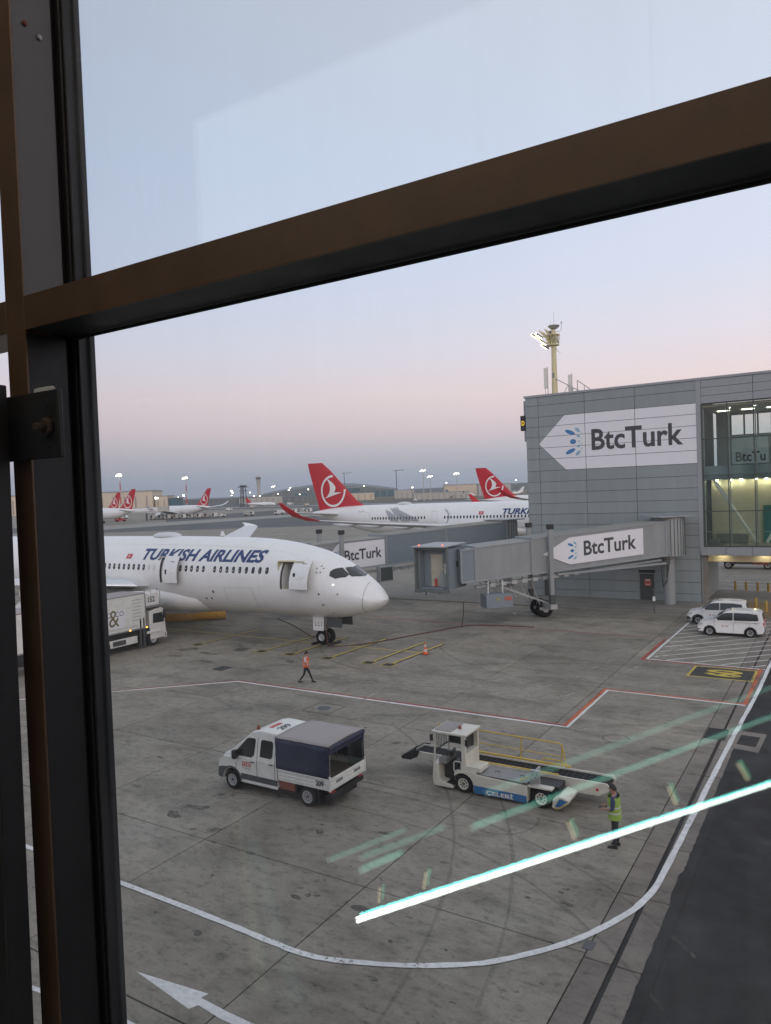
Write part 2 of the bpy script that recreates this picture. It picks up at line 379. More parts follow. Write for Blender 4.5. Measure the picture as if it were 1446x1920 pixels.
# ================================================================== GROUND
def concrete_mat(name, base, grid=False, slabvar=True, stain=1.0):
    m = bpy.data.materials.new(name); m.use_nodes = True
    n, l = m.node_tree.nodes, m.node_tree.links; b = n['Principled BSDF']
    g = n.new('ShaderNodeNewGeometry')
    def noise(scale, stretch=(1, 1, 1), detail=6, rough=.6, dist=0):
        mp = n.new('ShaderNodeMapping'); mp.inputs['Scale'].default_value = stretch; l.new(g.outputs['Position'], mp.inputs[0])
        t = n.new('ShaderNodeTexNoise'); t.inputs['Scale'].default_value = scale; t.inputs['Detail'].default_value = detail
        t.inputs['Roughness'].default_value = rough; t.inputs['Distortion'].default_value = dist
        l.new(mp.outputs[0], t.inputs['Vector']); return t.outputs[0]
    def rng(x, a, bb, c, d):
        r = n.new('ShaderNodeMapRange'); r.inputs['From Min'].default_value = a; r.inputs['From Max'].default_value = bb
        r.inputs['To Min'].default_value = c; r.inputs['To Max'].default_value = d; l.new(x, r.inputs[0]); return r.outputs[0]
    def mulf(a, c):
        q = n.new('ShaderNodeMath'); q.operation = 'MULTIPLY'; l.new(a, q.inputs[0])
        if isinstance(c, float): q.inputs[1].default_value = c
        else: l.new(c, q.inputs[1])
        return q.outputs[0]
    broad = rng(noise(.12, detail=4), .3, .7, .84, 1.14)
    mid = rng(noise(.9, (1, 1, 1), 6), .3, .7, .90, 1.09)
    fine = rng(noise(14, (1, 1, 1), 4), .25, .75, .90, 1.10)
    scuff = rng(noise(2.3, (1.0, 1.9, 1), 10, .76, .2), .50, .68, 1.0, 1 - .36 * stain)         # long scuffs along the traffic direction
    spots = rng(noise(3.1, (.9, 1.6, 1), 5, .62, .15), .62, .69, 1.0, 1 - .42 * stain)               # oil spots
    tyre = rng(noise(.40, (.7, 1.3, 1), 8, .70, .5), .46, .70, 1.0, 1 - .34 * stain)
    x = mulf(mulf(mulf(broad, mid), fine), mulf(mulf(scuff, spots), tyre))
    if slabvar:
        oi = n.new('ShaderNodeObjectInfo'); x = mulf(x, rng(oi.outputs['Random'], 0, 1, .88, 1.10))
    if grid:
        sp = n.new('ShaderNodeSeparateXYZ'); l.new(g.outputs['Position'], sp.inputs[0])
        for ax, off, pit in (('X', 5.15, 5.95), ('Y', -10.05, 6.02)):
            a = n.new('ShaderNodeMath'); a.operation = 'ADD'; a.inputs[1].default_value = off; l.new(sp.outputs[ax], a.inputs[0])
            d = n.new('ShaderNodeMath'); d.operation = 'DIVIDE'; d.inputs[1].default_value = pit; l.new(a.outputs[0], d.inputs[0])
            f = n.new('ShaderNodeMath'); f.operation = 'FRACT'; l.new(d.outputs[0], f.inputs[0])
            c = n.new('ShaderNodeMath'); c.operation = 'GREATER_THAN'; c.inputs[1].default_value = .008; l.new(f.outputs[0], c.inputs[0])
            x = mulf(x, rng(c.outputs[0], 0, 1, .45, 1))
    hue = n.new('ShaderNodeMix'); hue.data_type = 'RGBA'; l.new(noise(.22, detail=3), hue.inputs[0])
    hue.inputs[6].default_value = (base[0] * 1.06, base[1], base[2] * .95, 1); hue.inputs[7].default_value = (base[0] * .93, base[1] * .99, base[2] * 1.03, 1)
    s = n.new('ShaderNodeVectorMath'); s.operation = 'SCALE'; l.new(hue.outputs[2], s.inputs[0]); l.new(x, s.inputs['Scale'])
    l.new(s.outputs[0], b.inputs['Base Color'])
    rg = rng(spots, .5, 1, .38, .72); l.new(rg, b.inputs['Roughness'])
    b.inputs['Specular IOR Level'].default_value = .18
    bp = n.new('ShaderNodeBump'); bp.inputs['Strength'].default_value = .25; bp.inputs['Distance'].default_value = .01
    l.new(noise(30, detail=3), bp.inputs['Height']); l.new(bp.outputs[0], b.inputs['Normal'])
    return m
M['slab'] = concrete_mat('apron_concrete', (.268, .246, .207), stain=1.35)
M['farapron'] = concrete_mat('apron_concrete_far', (.268, .25, .215), grid=True, slabvar=False, stain=.8)
M['edging'] = concrete_mat('edging_concrete', (.225, .198, .175))
M['platform'] = concrete_mat('platform_concrete', (.235, .222, .2), slabvar=False, stain=.5)
M['asphalt'] = pmat('asphalt', (.014, .0135, .0135), .85, var=.18, scale=1.2, var2=.3, scale2=.25, bump=.5, bscale=60)
M['taxiway'] = pmat('taxiway_asphalt', (.085, .092, .095), .9, var=.1, scale=.05, var2=.12, scale2=.008, stretch=(.3, 1, 1))
M['ochre'] = pmat('ochre_floor_paint', (.20, .135, .07), .8, var=.2, scale=2)
M['shoulder'] = pmat('shoulder_concrete', (.27, .265, .245), .9, var=.08, scale=.1)
M['grass'] = pmat('dry_grass', (.115, .105, .07), .95, var=.25, scale=.03, var2=.2, scale2=.004)
M['hill'] = pmat('hill_scrub', (.045, .058, .045), .95, var=.5, scale=.02, var2=.3, scale2=.004)

def sheet(name, pts, z, mat, label=None):
    o = MB().add([(x, y, z) for x, y in pts], [tuple(range(len(pts)))]).build(name, mat, smooth=0)
    o['kind'] = 'structure'; return o

sheet('ground', [(-14000, -200), (12000, -200), (12000, 16000), (-14000, 16000)], -.12, M['grass'])
sheet('far_apron', [(-420, 66.25), (120, 66.25), (120, 210), (-150, 210), (-230, 175), (-420, 175)], -.006, M['farapron'])
sheet('side_apron', [(-420, -60), (-76.6, -60), (-76.6, 66.25), (-420, 66.25)], -.006, M['farapron'])
sheet('taxiway', [(-700, 175.0), (-260, 150), (-100, 140), (300, 170), (300, 640), (-1500, 1050), (-1500, 560), (-700, 420)], -.035, M['taxiway'])
sheet('taxiway_shoulder', [(-300, 209), (-258, 194), (-246, 309), (-100, 420), (-100, 452), (-282, 354), (-296, 262)], -.024, M['shoulder'])
sheet('remote_apron', [(-900, 262), (-300, 214), (-296, 262), (-345, 306), (-382, 398), (-420, 560), (-1000, 560)], -.026, M['farapron'])
sheet('runway_strip', [(-1600, 640), (-480, 640), (-90, 560), (400, 560), (400, 600), (-90, 604), (-480, 690), (-1600, 800)], -.020, M['shoulder'])
sheet('joint_bed', [(-76.6, -3), (-3.88, -3), (-3.88, 66.25), (-76.6, 66.25)], -.035, M['gasket'])
sheet('service_road', [(-3.85, -3), (120, -3), (120, 66.25), (-3.85, 66.25)], -.004, M['asphalt'])

# apron slabs, each cast slab its own piece with a sawn joint around it
apron = bpy.data.objects.new('apron', None); COL.objects.link(apron); apron['kind'] = 'structure'
def slab_mesh(w, d):
    c, gap, t = .010, .016, .2
    b = MB(); x, y = w / 2 - gap, d / 2 - gap
    rings = [[(-x, -y, -t), (x, -y, -t), (x, y, -t), (-x, y, -t)], [(-x, -y, -c), (x, -y, -c), (x, y, -c), (-x, y, -c)],
             [(-x + c, -y + c, 0), (x - c, -y + c, 0), (x - c, y - c, 0), (-x + c, y - c, 0)]]
    return b.loft(rings)
slab0 = None
PX, PY, X0, Y0 = 5.95, 6.02, -5.15, 10.05
for k in range(12):
    for j in range(-2, 9):
        loc = (X0 - PX * (k + .5), Y0 + PY * (j + .5), random.uniform(-.003, .001))
        if slab0 is None: slab0 = slab_mesh(PX, PY).build('slab', M['slab'], apron, loc=loc, smooth=0)
        else: inst(slab0, loc)
    # last short row to the building platform
for k in range(12):
    loc = (X0 - PX * (k + .5), Y0 + PY * 9 + (66.25 - Y0 - PY * 9) / 2, -.001)
    if k == 0: slab1 = slab_mesh(PX, 66.25 - Y0 - PY * 9).build('slab', M['slab'], apron, loc=loc, smooth=0)
    else: inst(slab1, loc)
ed0 = ed1 = None
for j in range(-4, 19):
    y = 15.92 + 3.01 * (j - 1) + 1.5
    l0, l1 = (-4.84, y, 0), (-4.165, y, .002)
    if ed0 is None:
        ed0 = slab_mesh(.62, 3.01).build('edging_slab', M['edging'], apron, loc=l0, smooth=0)
        ed1 = slab_mesh(.60, 3.01).build('edging_slab', M['edging'], apron, loc=l1, smooth=0)
    else: inst(ed0, l0); inst(ed1, l1)
# the ragged edge where the asphalt laps over the concrete
random.seed(3)
pts = []; yy = 4.0
while yy < 46: pts.append((-3.86 - random.uniform(0, .05) - (.07 if 19.2 < yy < 20.6 else 0), yy)); yy += random.uniform(.12, .35)
sheet('asphalt_edge', pts + [(-3.6, 46), (-3.6, 4)], .008, M['asphalt'])
# concrete patches in the road
sheet('road_patch', [(-4.15, 31.4), (-3.0, 31.2), (-2.9, 33.6), (-4.05, 33.7)], .011, M['edging'])
sheet('road_patch', [(-3.85, 31.9), (-3.15, 31.8), (-3.1, 33.1), (-3.8, 33.15)], .014, M['asphalt'])
sheet('road_patch', [(-5.1, 32.1), (-4.3, 32.1), (-4.3, 33.6), (-5.1, 33.6)], .010, M['asphalt'])
# slot drain
sd = MB().box(-4.50, -4.42, 6, 32.2, -.1, .006); o = sd.build('slot_drain', M['gasket'], smooth=0); o['kind'] = 'structure'
for y in (10.4, 16.2): 
    o = MB().box(-5.28, -5.04, y, y + .35, -.05, .008).build('drain_cover', M['darkgrey'], smooth=0); o['kind'] = 'structure'

# ---- platform along the pier wall
pl = MB().box(-40, -10.62, 62.2, 68, -.2, .10).build('platform', M['platform'], bevel=.02); pl['kind'] = 'structure'
sheet('ochre_floor', [(-7.6, 62.6), (-1.0, 62.3), (-1.0, 69.5), (-7.6, 69.8)], .0055, M['ochre'])
sheet('underpass_floor', [(-10.6, 66.25), (30, 66.25), (30, 140), (-10.6, 140)], .001, M['farapron'])

# ================================================================== PAINTED MARKINGS
def paint(name, pts, mat, z=.0045):
    return sheet(name, pts, z, mat)
def pline(name, pts, w, mat, z=.0045, rag=.012):
    """ribbon along a polyline with slightly worn edges"""
    P = [Vector((p[0], p[1])) for p in pts]; fine = [P[0]]
    for a, b in zip(P, P[1:]):
        k = max(1, int((b - a).length / .45))
        for i in range(1, k + 1): fine.append(a + (b - a) * i / k)
    L_, R_ = [], []
    for i, p in enumerate(fine):
        d1 = (p - fine[i - 1]).normalized() if i else None
        d2 = (fine[i + 1] - p).normalized() if i < len(fine) - 1 else None
        d1 = d1 or d2; d2 = d2 or d1
        d = (d1 + d2).normalized(); nn = Vector((-d.y, d.x)); k = 1 / max(.4, nn.dot(Vector((-d1.y, d1.x))))
        L_.append(p + nn * (w / 2 * k + random.uniform(-rag, rag))); R_.append(p - nn * (w / 2 * k + random.uniform(-rag, rag)))
    n = len(fine); b = MB()
    b.add([(p.x, p.y, z) for p in L_ + R_], [(i, i + 1, n + i + 1, n + i) for i in range(n - 1)])
    o = b.build(name, mat, smooth=0); o['kind'] = 'structure'; return o
def spline(pts, n=6):
    out_ = []
    for i in range(len(pts) - 1):
        p0, p1, p2, p3 = pts[max(i - 1, 0)], pts[i], pts[i + 1], pts[min(i + 2, len(pts) - 1)]
        for k in range(n):
            t = k / n
            out_.append(tuple(.5 * ((2 * b) + (-a + c) * t + (2 * a - 5 * b + 4 * c - d) * t * t + (-a + 3 * b - 3 * c + d) * t ** 3) for a, b, c, d in zip(p0, p1, p2, p3)))
    out_.append(pts[-1]); return out_
random.seed(11)
W = M['whitepaint']
curve = [(-40, 13.2), (-30, 13.15), (-21, 13.1), (-17.4, 13.06), (-15.8, 13.06), (-13.24, 13.02), (-11.9, 12.98), (-11.0, 12.97), (-10.2, 13.07), (-9.0, 13.5), (-8.03, 13.97), (-7.0, 14.64), (-6.09, 15.6), (-5.42, 16.52), (-4.84, 17.7), (-4.54, 18.56),
         (-4.37, 19.6), (-4.31, 21.2), (-4.24, 24.6), (-4.06, 32.7), (-3.83, 40), (-3.76, 46), (-3.6, 52), (-3.4, 64)]
pline('road_edge_line', spline(curve, 4), .17, W, z=.0165)
# red / white equipment limit line
pline('limit_line', [(-44, 18.2), (-35.13, 26.45), (-29.9, 31.22), (-10.56, 31.17)], .16, W)
pline('limit_line_red', [(-44.1, 18.35), (-35.2, 26.6), (-29.95, 31.40), (-10.68, 31.37), (-10.68, 37.85)], .13, M['redpaint'], z=.0085)
pline('limit_line', [(-10.5, 31.10), (-10.5, 37.70), (-4.1, 37.62)], .15, W)
pline('limit_line_red', [(-10.63, 31.25), (-10.63, 37.87), (-4.15, 37.79), (-4.1, 45.2)], .17, M['orangepaint'], z=.0125)
pline('limit_line', [(-10.45, 31.0), (-9.6, 30.95)], .12, M['fadedpaint'], z=.012)
pline('limit_line_red', [(-36, 53.0), (-24.8, 52.0), (-16.6, 52.0), (-10.35, 51.95)], .12, M['redpaint'])
pline('limit_line_red', [(-10.42, 52.0), (-10.47, 45.2), (-3.95, 44.95)], .2, M['redpaint'], z=.0045)
pline('parking_border', [(-10.0, 61.9), (-10.22, 45.4), (-3.9, 45.15)], .13, W, z=.0085)
# hatched standing area
for i in range(-4, 14):
    c0 = 56.15 + 1.5 * (i - 0.0)          # Y - X
    a, b_ = (-9.95, c0 - 9.95), (-3.95, c0 - 3.95)
    if a[1] < 45.5: t = 45.5 - a[1]; a = (a[0] + t, 45.5)
    if b_[1] > 61.5: t = b_[1] - 61.5; b_ = (b_[0] - t, 61.5)
    if a[0] < b_[0] - .2 and a[1] < 61.3: pline('hatch_stripe', [a, b_], .11, W, z=.0045)
# black box with yellow stand letters lying on the apron
paint('stand_marking_border', [(-7.5, 42.2), (-4.2, 42.2), (-4.2, 44.72), (-7.45, 44.72)], M['yellowpaint'], .0045)
paint('stand_marking_field', [(-7.36, 42.34), (-4.34, 42.34), (-4.34, 44.58), (-7.31, 44.58)], M['blackpaint'], .0085)
tv, tf = text2d('09', 1.5, 1.9, bold=.045)
kim = bpy.data.objects.new('stand_marking', None); COL.objects.link(kim); kim['kind'] = 'structure'
decal('stand_letters', (tv, tf), lambda u, v: (-6.75 + v, 44.2 - u, .0125), M['yellowpaint'], kim)
# stand centre line and stop bars with their small black number boxes
pline('stand_centre_line', [(-72, 41.95), (-40, 41.9), (-23.4, 41.78)], .15, M['yellowpaint'], z=.0045)
for i, (x, y1) in enumerate(((-46.3, 44.4), (-40.2, 44.5), (-34.1, 44.4), (-31.6, 44.5), (-28.5, 44.85), (-25.3, 44.7), (-23.85, 44.8))):
    pline('stop_bar', [(x, 38.6), (x + .2, y1)], .17, M['yellowpaint'], z=.0085)
    pline('stop_bar_edge', [(x + .16, 38.6), (x + .36, y1)], .12, M['blackpaint'], z=.0065)  # flat black band painted beside the yellow bar
    paint('bar_number_border', [(x - .48, 37.72), (x + .36, 37.72), (x + .36, 38.5), (x - .48, 38.5)], M['yellowpaint'], .0085)
    paint('bar_number_box', [(x - .41, 37.79), (x + .29, 37.79), (x + .29, 38.43), (x - .41, 38.43)], M['blackpaint'], .0125)
pline('faded_line', [(-21.05, 30.4), (-21.42, 35.09), (-15.3, 35.08)], .12, M['fadedpaint'])
pline('faded_line', [(-13.9, 34.9), (-11.0, 49.0), (-9.95, 58)], .10, M['fadedpaint'])
pline('faded_line', [(-12.2, 35.2), (-10.5, 42.2), (-8.2, 53.9)], .10, M['fadedpaint'])
# white circles where the bridge wheels park
for cx, cy in ((-22.4, 58.5), (-36.6, 67.2)):
    vs, fs = ringshape(0, 0, 1.35, 1.6, 32)
    o = MB().add([(cx + u, cy + v, .006 if cy < 62 else .106) for u, v in vs], fs).build('wheel_circle', M['fadedpaint'], smooth=0); o['kind'] = 'structure'
    vs, fs = ellipse(0, 0, 1.1, 1.1, 0, 28)
    o = MB().add([(cx + u, cy + v, .006 if cy < 62 else .106) for u, v in vs], fs).build('wheel_circle_field', M['fadedpaint' if cy < 62 else 'whitepaint'], smooth=0); o['kind'] = 'structure'
# arrow on the service lane
paint('lane_arrow', [(-13.68, 10.68), (-11.69, 10.93), (-11.75, 10.76), (-10.9, 10.72), (-9.2, 10.72), (-9.2, 10.52), (-10.95, 10.50), (-11.62, 10.57), (-11.72, 10.39)], W)
pline('lane_line', [(-16, 9.1), (-12.66, 9.5), (-11, 9.5)], .12, W)
# oil drips, dark patches and tyre arcs left on the concrete
M['oil'] = paint_mat('oil_stain', (.085, .077, .067), 1.25); M['tyremark'] = paint_mat('tyre_mark', (.12, .11, .096), 1.75)
random.seed(17)
def blot(x, y, r, asp=1.7):
    n = 13; ph = random.uniform(0, 6); pts = []
    for i in range(n):
        t = 2 * math.pi * i / n; rr = r * (1 + .28 * math.sin(2 * t + ph) + random.uniform(-.22, .22)); pts.append((x + rr * asp * math.cos(t), y + rr * math.sin(t)))
    sheet('oil_stain', pts, .0035 + random.uniform(0, .0006), M['oil'])
for x, y, r in ((-19.35, 16.87, .20), (-19.42, 17.54, .13), (-19.06, 17.6, .17), (-18.75, 17.8, .09), (-17.28, 16.65, .15), (-17.9, 16.4, .08), (-19.05, 18.82, .08), (-10.56, 15.15, .17), (-12.42, 14.8, .10), (-12.2, 15.02, .07), (-12.0, 15.1, .06), (-12.6, 15.2, .05), (-12.3, 18.96, .09), (-6.34, 30.07, .20), (-6.15, 17.77, .09),
                (-13.55, 12.39, .10), (-8.88, 13.03, .07), (-27.06, 21.25, .12), (-24.13, 20.48, .10), (-15.14, 16.04, .09), (-14.13, 18.1, .10), (-35.6, 34.3, .35), (-38.8, 34.7, .30), (-35.9, 38.0, .45), (-39.7, 36.6, .50), (-37.2, 36.2, .40), (-30.3, 36.4, .25), (-20.5, 24.0, .12), (-16.2, 26.2, .14), (-13.6, 28.2, .12), (-22.6, 18.0, .12), (-9.8, 18.2, .08), (-7.6, 25.6, .12)): blot(x, y, r)
for k in range(70):
    x, y = random.uniform(-26, -6), random.uniform(11, 30); blot(x, y, random.uniform(.02, .055), random.uniform(1.2, 2.4))
def tyre_arc(cx, cy, r, a0, a1, w=.10): pline('tyre_arc', [(cx + r * math.cos(R(a0 + (a1 - a0) * i / 16)), cy + r * math.sin(R(a0 + (a1 - a0) * i / 16))) for i in range(17)], w, M['tyremark'], z=.0028, rag=.02)
for a in ((-9.5, 21.6, 1.15, -110, 25), (-8.2, 30.6, .55, 120, 330), (-8.2, 30.6, .50, 0, 160), (-14, 6, 14, 40, 110), (-14, 6, 15.6, 45, 105), (-30, 10, 22, 5, 55), (-30, 10, 23.7, 8, 50), (-22, 47, 11, 200, 300), (-22, 47, 12.7, 205, 290), (-12, 52, 14, 215, 290), (-6, 20, 24, 95, 150)): tyre_arc(*a)
# manhole and pit covers
mh = thing('manhole_cover', (-22.05, 28.99, 0), 'round dark iron manhole cover set in the apron behind the crew cab truck', 'manhole')
MB().lathe([(0.01, .012), (.33, .014), (.36, .010), (.36, -.05)], n=28).build('lid', M['darkgrey'], mh)
b = MB(); vs, fs = ringshape(0, 0, .365, .44, 28); b.add([(u, v, .006) for u, v in vs], fs); b.build('rim', M['midgrey'], mh)
MB().box(-.8, .8, -.75, -.71, -.02, .004).box(-.8, .8, .71, .75, -.02, .004).box(-.8, -.76, -.71, .71, -.02, .004).box(.76, .8, -.71, .71, -.02, .004).build('collar', M['gasket'], mh)
pc = tag(MB().box(-.45, .45, -.5, .5, -.05, .010).build('pit_cover', M['blackpaint'], loc=(-33.1, 33.25, 0), bevel=.005), 'square dark pit cover in the apron between nose gear and red line', 'pit cover')

# ================================================================== TERRAIN FAR AWAY
def ridge(name, pts, depth, mat, seed, zb=-5):
    """pts: (x, y, height) along the crest"""
    random.seed(seed); b = MB(); crest = []
    for (a, c) in zip(pts, pts[1:]):
        for i in range(14):
            t = i / 14; crest.append((a[0] + (c[0] - a[0]) * t, a[1] + (c[1] - a[1]) * t, (a[2] + (c[2] - a[2]) * t) * random.uniform(.93, 1.07)))
    n = len(crest); f0 = [(x * .90, y * .90, zb) for x, y, z in crest]; f1 = [(x * .96, y * .96, z * random.uniform(.6, .75)) for x, y, z in crest]; bk = [(x * 1.1, y * 1.1, zb) for x, y, z in crest]
    vs = f0 + f1 + crest + bk
    fs = [(r * n + i, r * n + i + 1, (r + 1) * n + i + 1, (r + 1) * n + i) for r in range(3) for i in range(n - 1)]
    b.add(vs, fs); o = b.build(name, mat, smooth=60); o['kind'] = 'structure'; return o
ridge('hills', [(-4200, 4400, 20), (-3300, 4600, 26), (-2600, 4900, 34), (-2000, 5100, 50), (-1500, 5250, 66), (-900, 5350, 84), (-300, 5400, 90), (600, 5400, 95), (2500, 5000, 90)], 600, M['hill'], 5)
ridge('hills', [(-9000, 5200, 30), (-7000, 6000, 36), (-5200, 6500, 34), (-3600, 7000, 48), (-1500, 7600, 70)], 800, M['hill'], 8)

# ================================================================== THE WINDOW WE LOOK THROUGH
wz0, wz1 = 6.6, 14.6
win = thing('curtain_wall', (-1.56, 1.0, wz0), 'dark bronze curtain wall frame with mullion and slanting-looking transom, nearest to us', 'window frame')
def wpart(b, name, mat, bevel=.0015):
    o = b.build(name, mat, win, bevel=bevel); o.location = (1.56, -1.0, -wz0); return o
# mullion: bronze cap facing the room, deep reveal, gaskets, outer frame
wpart(MB().box(-1.630, -1.560, 1.000, 1.005, wz0, wz1), 'mullion_cap', M['frame'], .0012)
wpart(MB().box(-1.622, -1.5655, 1.0055, 1.108, wz0, 10.895), 'mullion_web', M['frameblack'])
wpart(MB().box(-1.622, -1.5655, 1.0055, 1.108, 10.9755, wz1), 'mullion_web', M['framegrey'])
wpart(MB().box(-1.618, -1.574, 1.1085, 1.122, wz0, wz1), 'gasket', M['gasket'])
wpart(MB().box(-1.622, -1.556, 1.1225, 1.176, wz0, wz1).box(-1.5555, -1.549, 1.128, 1.136, wz0, wz1).box(-1.5555, -1.546, 1.158, 1.174, wz0, wz1), 'outer_frame', M['frameblack'], .003)
wpart(MB().box(2.36, 2.43, 1.0, 1.17, wz0, wz1), 'mullion_cap', M['frame'], .003)
# transom
wpart(MB().box(-1.5595, 2.36, 1.0005, 1.005, 10.8985, 10.9745), 'transom_face', M['frame'], .001)
wpart(MB().box(-1.559, 2.36, 1.0055, 1.118, 10.9005, 10.9725), 'transom_body', M['frameblack'], .002)
wpart(MB().box(-1.548, 2.36, 1.1185, 1.150, 10.903, 10.970), 'transom_frame', M['frameblack'], .002)
wpart(MB().box(-1.546, 2.36, 1.118, 1.126, 10.893, 10.8995), 'transom_gasket', M['gasket'])
# left neighbour bay
wpart(MB().box(-4.2, -1.6305, 1.0005, 1.12, 10.9, 10.975), 'transom_face', M['frame'], .002)
# fixings on the grey cover
for x, y in ((1.040, 11.60), (1.075, 11.585)):
    wpart(MB().lathe([(.006, 0), (.006, .004), (.001, .006)], axis='x', n=12, c=(-1.5655, x, y)), 'screw', M['rust' if x < 1.05 else 'metal'], 0)
# insulated glazing: an inner and an outer pane
M['pane_in'] = glass_mat('clear_pane', tint=(.97, .985, .98), refl=(1, 1, .97), ior=1.42, dust=.05, rough=.018)
M['pane_out'] = glass_mat('coated_pane', tint=(.945, .965, .965), refl=(.16, .95, .90), ior=1.42, rough=.018)
M['pane_up'] = glass_mat('coated_pane_upper', tint=(.86, .87, .875), refl=(.8, .95, .95), ior=1.42)
def pane(x0, x1, z0, z1, y, m, nm):
    o = MB().add([(x0, y, z0), (x1, y, z0), (x1, y, z1), (x0, y, z1)], [(0, 1, 2, 3)]).build(nm, m, win, smooth=0); o.location = (1.56, -1.0, -wz0)
pane(-1.560, 2.37, wz0, 10.905, 1.130, M['pane_in'], 'glass_pane'); pane(-1.560, 2.37, wz0, 10.905, 1.151, M['pane_out'], 'glass_pane')
pane(-1.560, 2.37, 10.968, wz1, 1.130, M['pane_in'], 'glass_pane'); pane(-1.560, 2.37, 10.968, wz1, 1.160, M['pane_up'], 'glass_pane')
pane(-4.2, -1.62, wz0, wz1, 1.130, M['pane_in'], 'glass_pane')

M['hangarbolt'] = pmat('weathered_bolt', (.05, .036, .028), .6, var=.2, scale=60)
# black steel bracket bolted to the mullion, carrying a dark post
br = thing('steel_bracket', (-1.5, .97, 10.6), 'black steel bracket plate with a protruding bolt, fixed to the bronze mullion', 'bracket')
def bpart(b, name, mat, bevel=.002):
    o = b.build(name, mat, br, bevel=bevel); o.location = (1.5, -.97, -10.6); return o
bpart(MB().box(-1.642, -1.432, .985, .9985, 10.605, 10.752), 'plate', M['frameblack'], .003)
bpart(MB().lathe([(.020, .985), (.022, .979), (.020, .972), (.016, .971)], axis='y', n=6, c=(-1.466, 0, 10.672)), 'bolt_head', M['hangarbolt'])
bpart(MB().tube((-1.466, .972, 10.672), (-1.452, .944, 10.669), .009, 12), 'bolt_shank', M['hangarbolt'])
for z in (10.716, 10.628): bpart(MB().lathe([(.003, .9845), (.003, .9842)], axis='y', n=10, c=(-1.466, 0, z)), 'bolt_hole', M['gasket'], 0)
random.seed(5)
b = MB(); k = 14
for i in range(k):
    x = -1.515 + .062 * i / k; b.lathe([(.001, 0), (.006, .001), (.005, .006 + random.uniform(0, .004)), (.001, .010)], c=(x, .992, 10.751), n=6)
bpart(b, 'sealant_blob', M['clothwhite'], 0)
post = MB()
pw = [(8.0, -1.600), (9.33, -1.585), (10.15, -1.576), (10.6, -1.567), (10.77, -1.566)]
post.loft([[(-2.05, .90, z), (x, .90, z), (x, .955, z), (-2.05, .955, z)] for z, x in pw])
tag(post.build('dark_post', M['frameblack'], bevel=.003), 'wide black steel post running down beside the bronze mullion at the left edge', 'post')

# ================================================================== THE ROOM BEHIND US (seen only as reflections)
M['room'] = pmat('room_dark', (.055, .05, .045), .8, var=.1)
def rbox(name, *a):
    o = MB().box(*a).build(name, M['room'], smooth=0); o['kind'] = 'structure'
rbox('room_floor', -14, 9, -9, 1.25, 6.2, 6.45)
rbox('room_ceiling', -14, 9, -9, 1.25, 15.2, 15.6)
rbox('room_back_wall', -14, 9, -9.3, -9.0, 6.2, 15.6)
rbox('room_side_wall', -14.3, -14, -9, 1.25, 6.2, 15.6)
rbox('room_side_wall', 9, 9.3, -9, 1.25, 6.2, 15.6)
rbox('room_front_wall', -14, -4.2, 1.0, 1.25, 6.45, 15.2)
rbox('room_front_wall', 2.43, 9, 1.0, 1.25, 6.45, 15.2)
rbox('room_front_wall', -4.2, 2.43, 1.0, 1.25, 14.6, 15.2)
rbox('terminal_base_wall', -14, 9, .6, 1.1, -.2, 6.2)
# strip lamps behind us, mirrored in the glass
M['led'] = emit_mat('led_strip_lit', (.95, 1.0, .97), 30)
M['led_dim'] = emit_mat('led_strip_dim', (.62, 1.0, .80), 2.5)
M['led_dim2'] = emit_mat('led_strip_dimmer', (.62, 1.0, .80), 1.25)
M['warmlamp'] = emit_mat('warm_lamp_lit', (1.0, .74, .48), 9)
def strip(label, p, q, r, mat):
    t = thing('strip_lamp', ((p[0] + q[0]) / 2, (p[1] + q[1]) / 2, p[2]), label, 'lamp', 'strip lamps mirrored in the window glass')
    p, q, c = Vector(p), Vector(q), Vector(t.location)
    MB().tube(p - c, q - c, r, 12).build('tube', mat, t)
    d = (q - p).normalized(); MB().tube(p - c - d * .02, p - c, r * 1.05, 12).build('end_cap', M['midgrey'], t)
    return t
strip('long bright cyan-white strip lamp whose reflection crosses the lower pane', (-2.14, -.74, 8.35), (-.15, -4.06, 8.35), .0155, M['led'])
strip('faint green strip reflection crossing the belt loader, the lower of two', (-1.98, -1.74, 8.44), (-.40, -5.23, 8.44), .020, M['led_dim'])
strip('faint green strip reflection crossing the belt loader, the upper of two', (-1.88, -1.74, 8.67), (-.40, -5.38, 8.67), .020, M['led_dim2'])
strip('short faint green strip reflection just above the bright strip end', (-2.82, -1.74, 7.97), (-2.70, -2.08, 7.97), .022, M['led_dim'])
strip('faint green strip reflection second above the bright strip end', (-2.81, -1.74, 8.06), (-2.52, -2.40, 8.06), .020, M['led_dim2'])
strip('faintest green strip reflection third above the bright strip end', (-3.08, -1.74, 7.98), (-2.84, -2.38, 7.98), .018, M['led_dim2'])
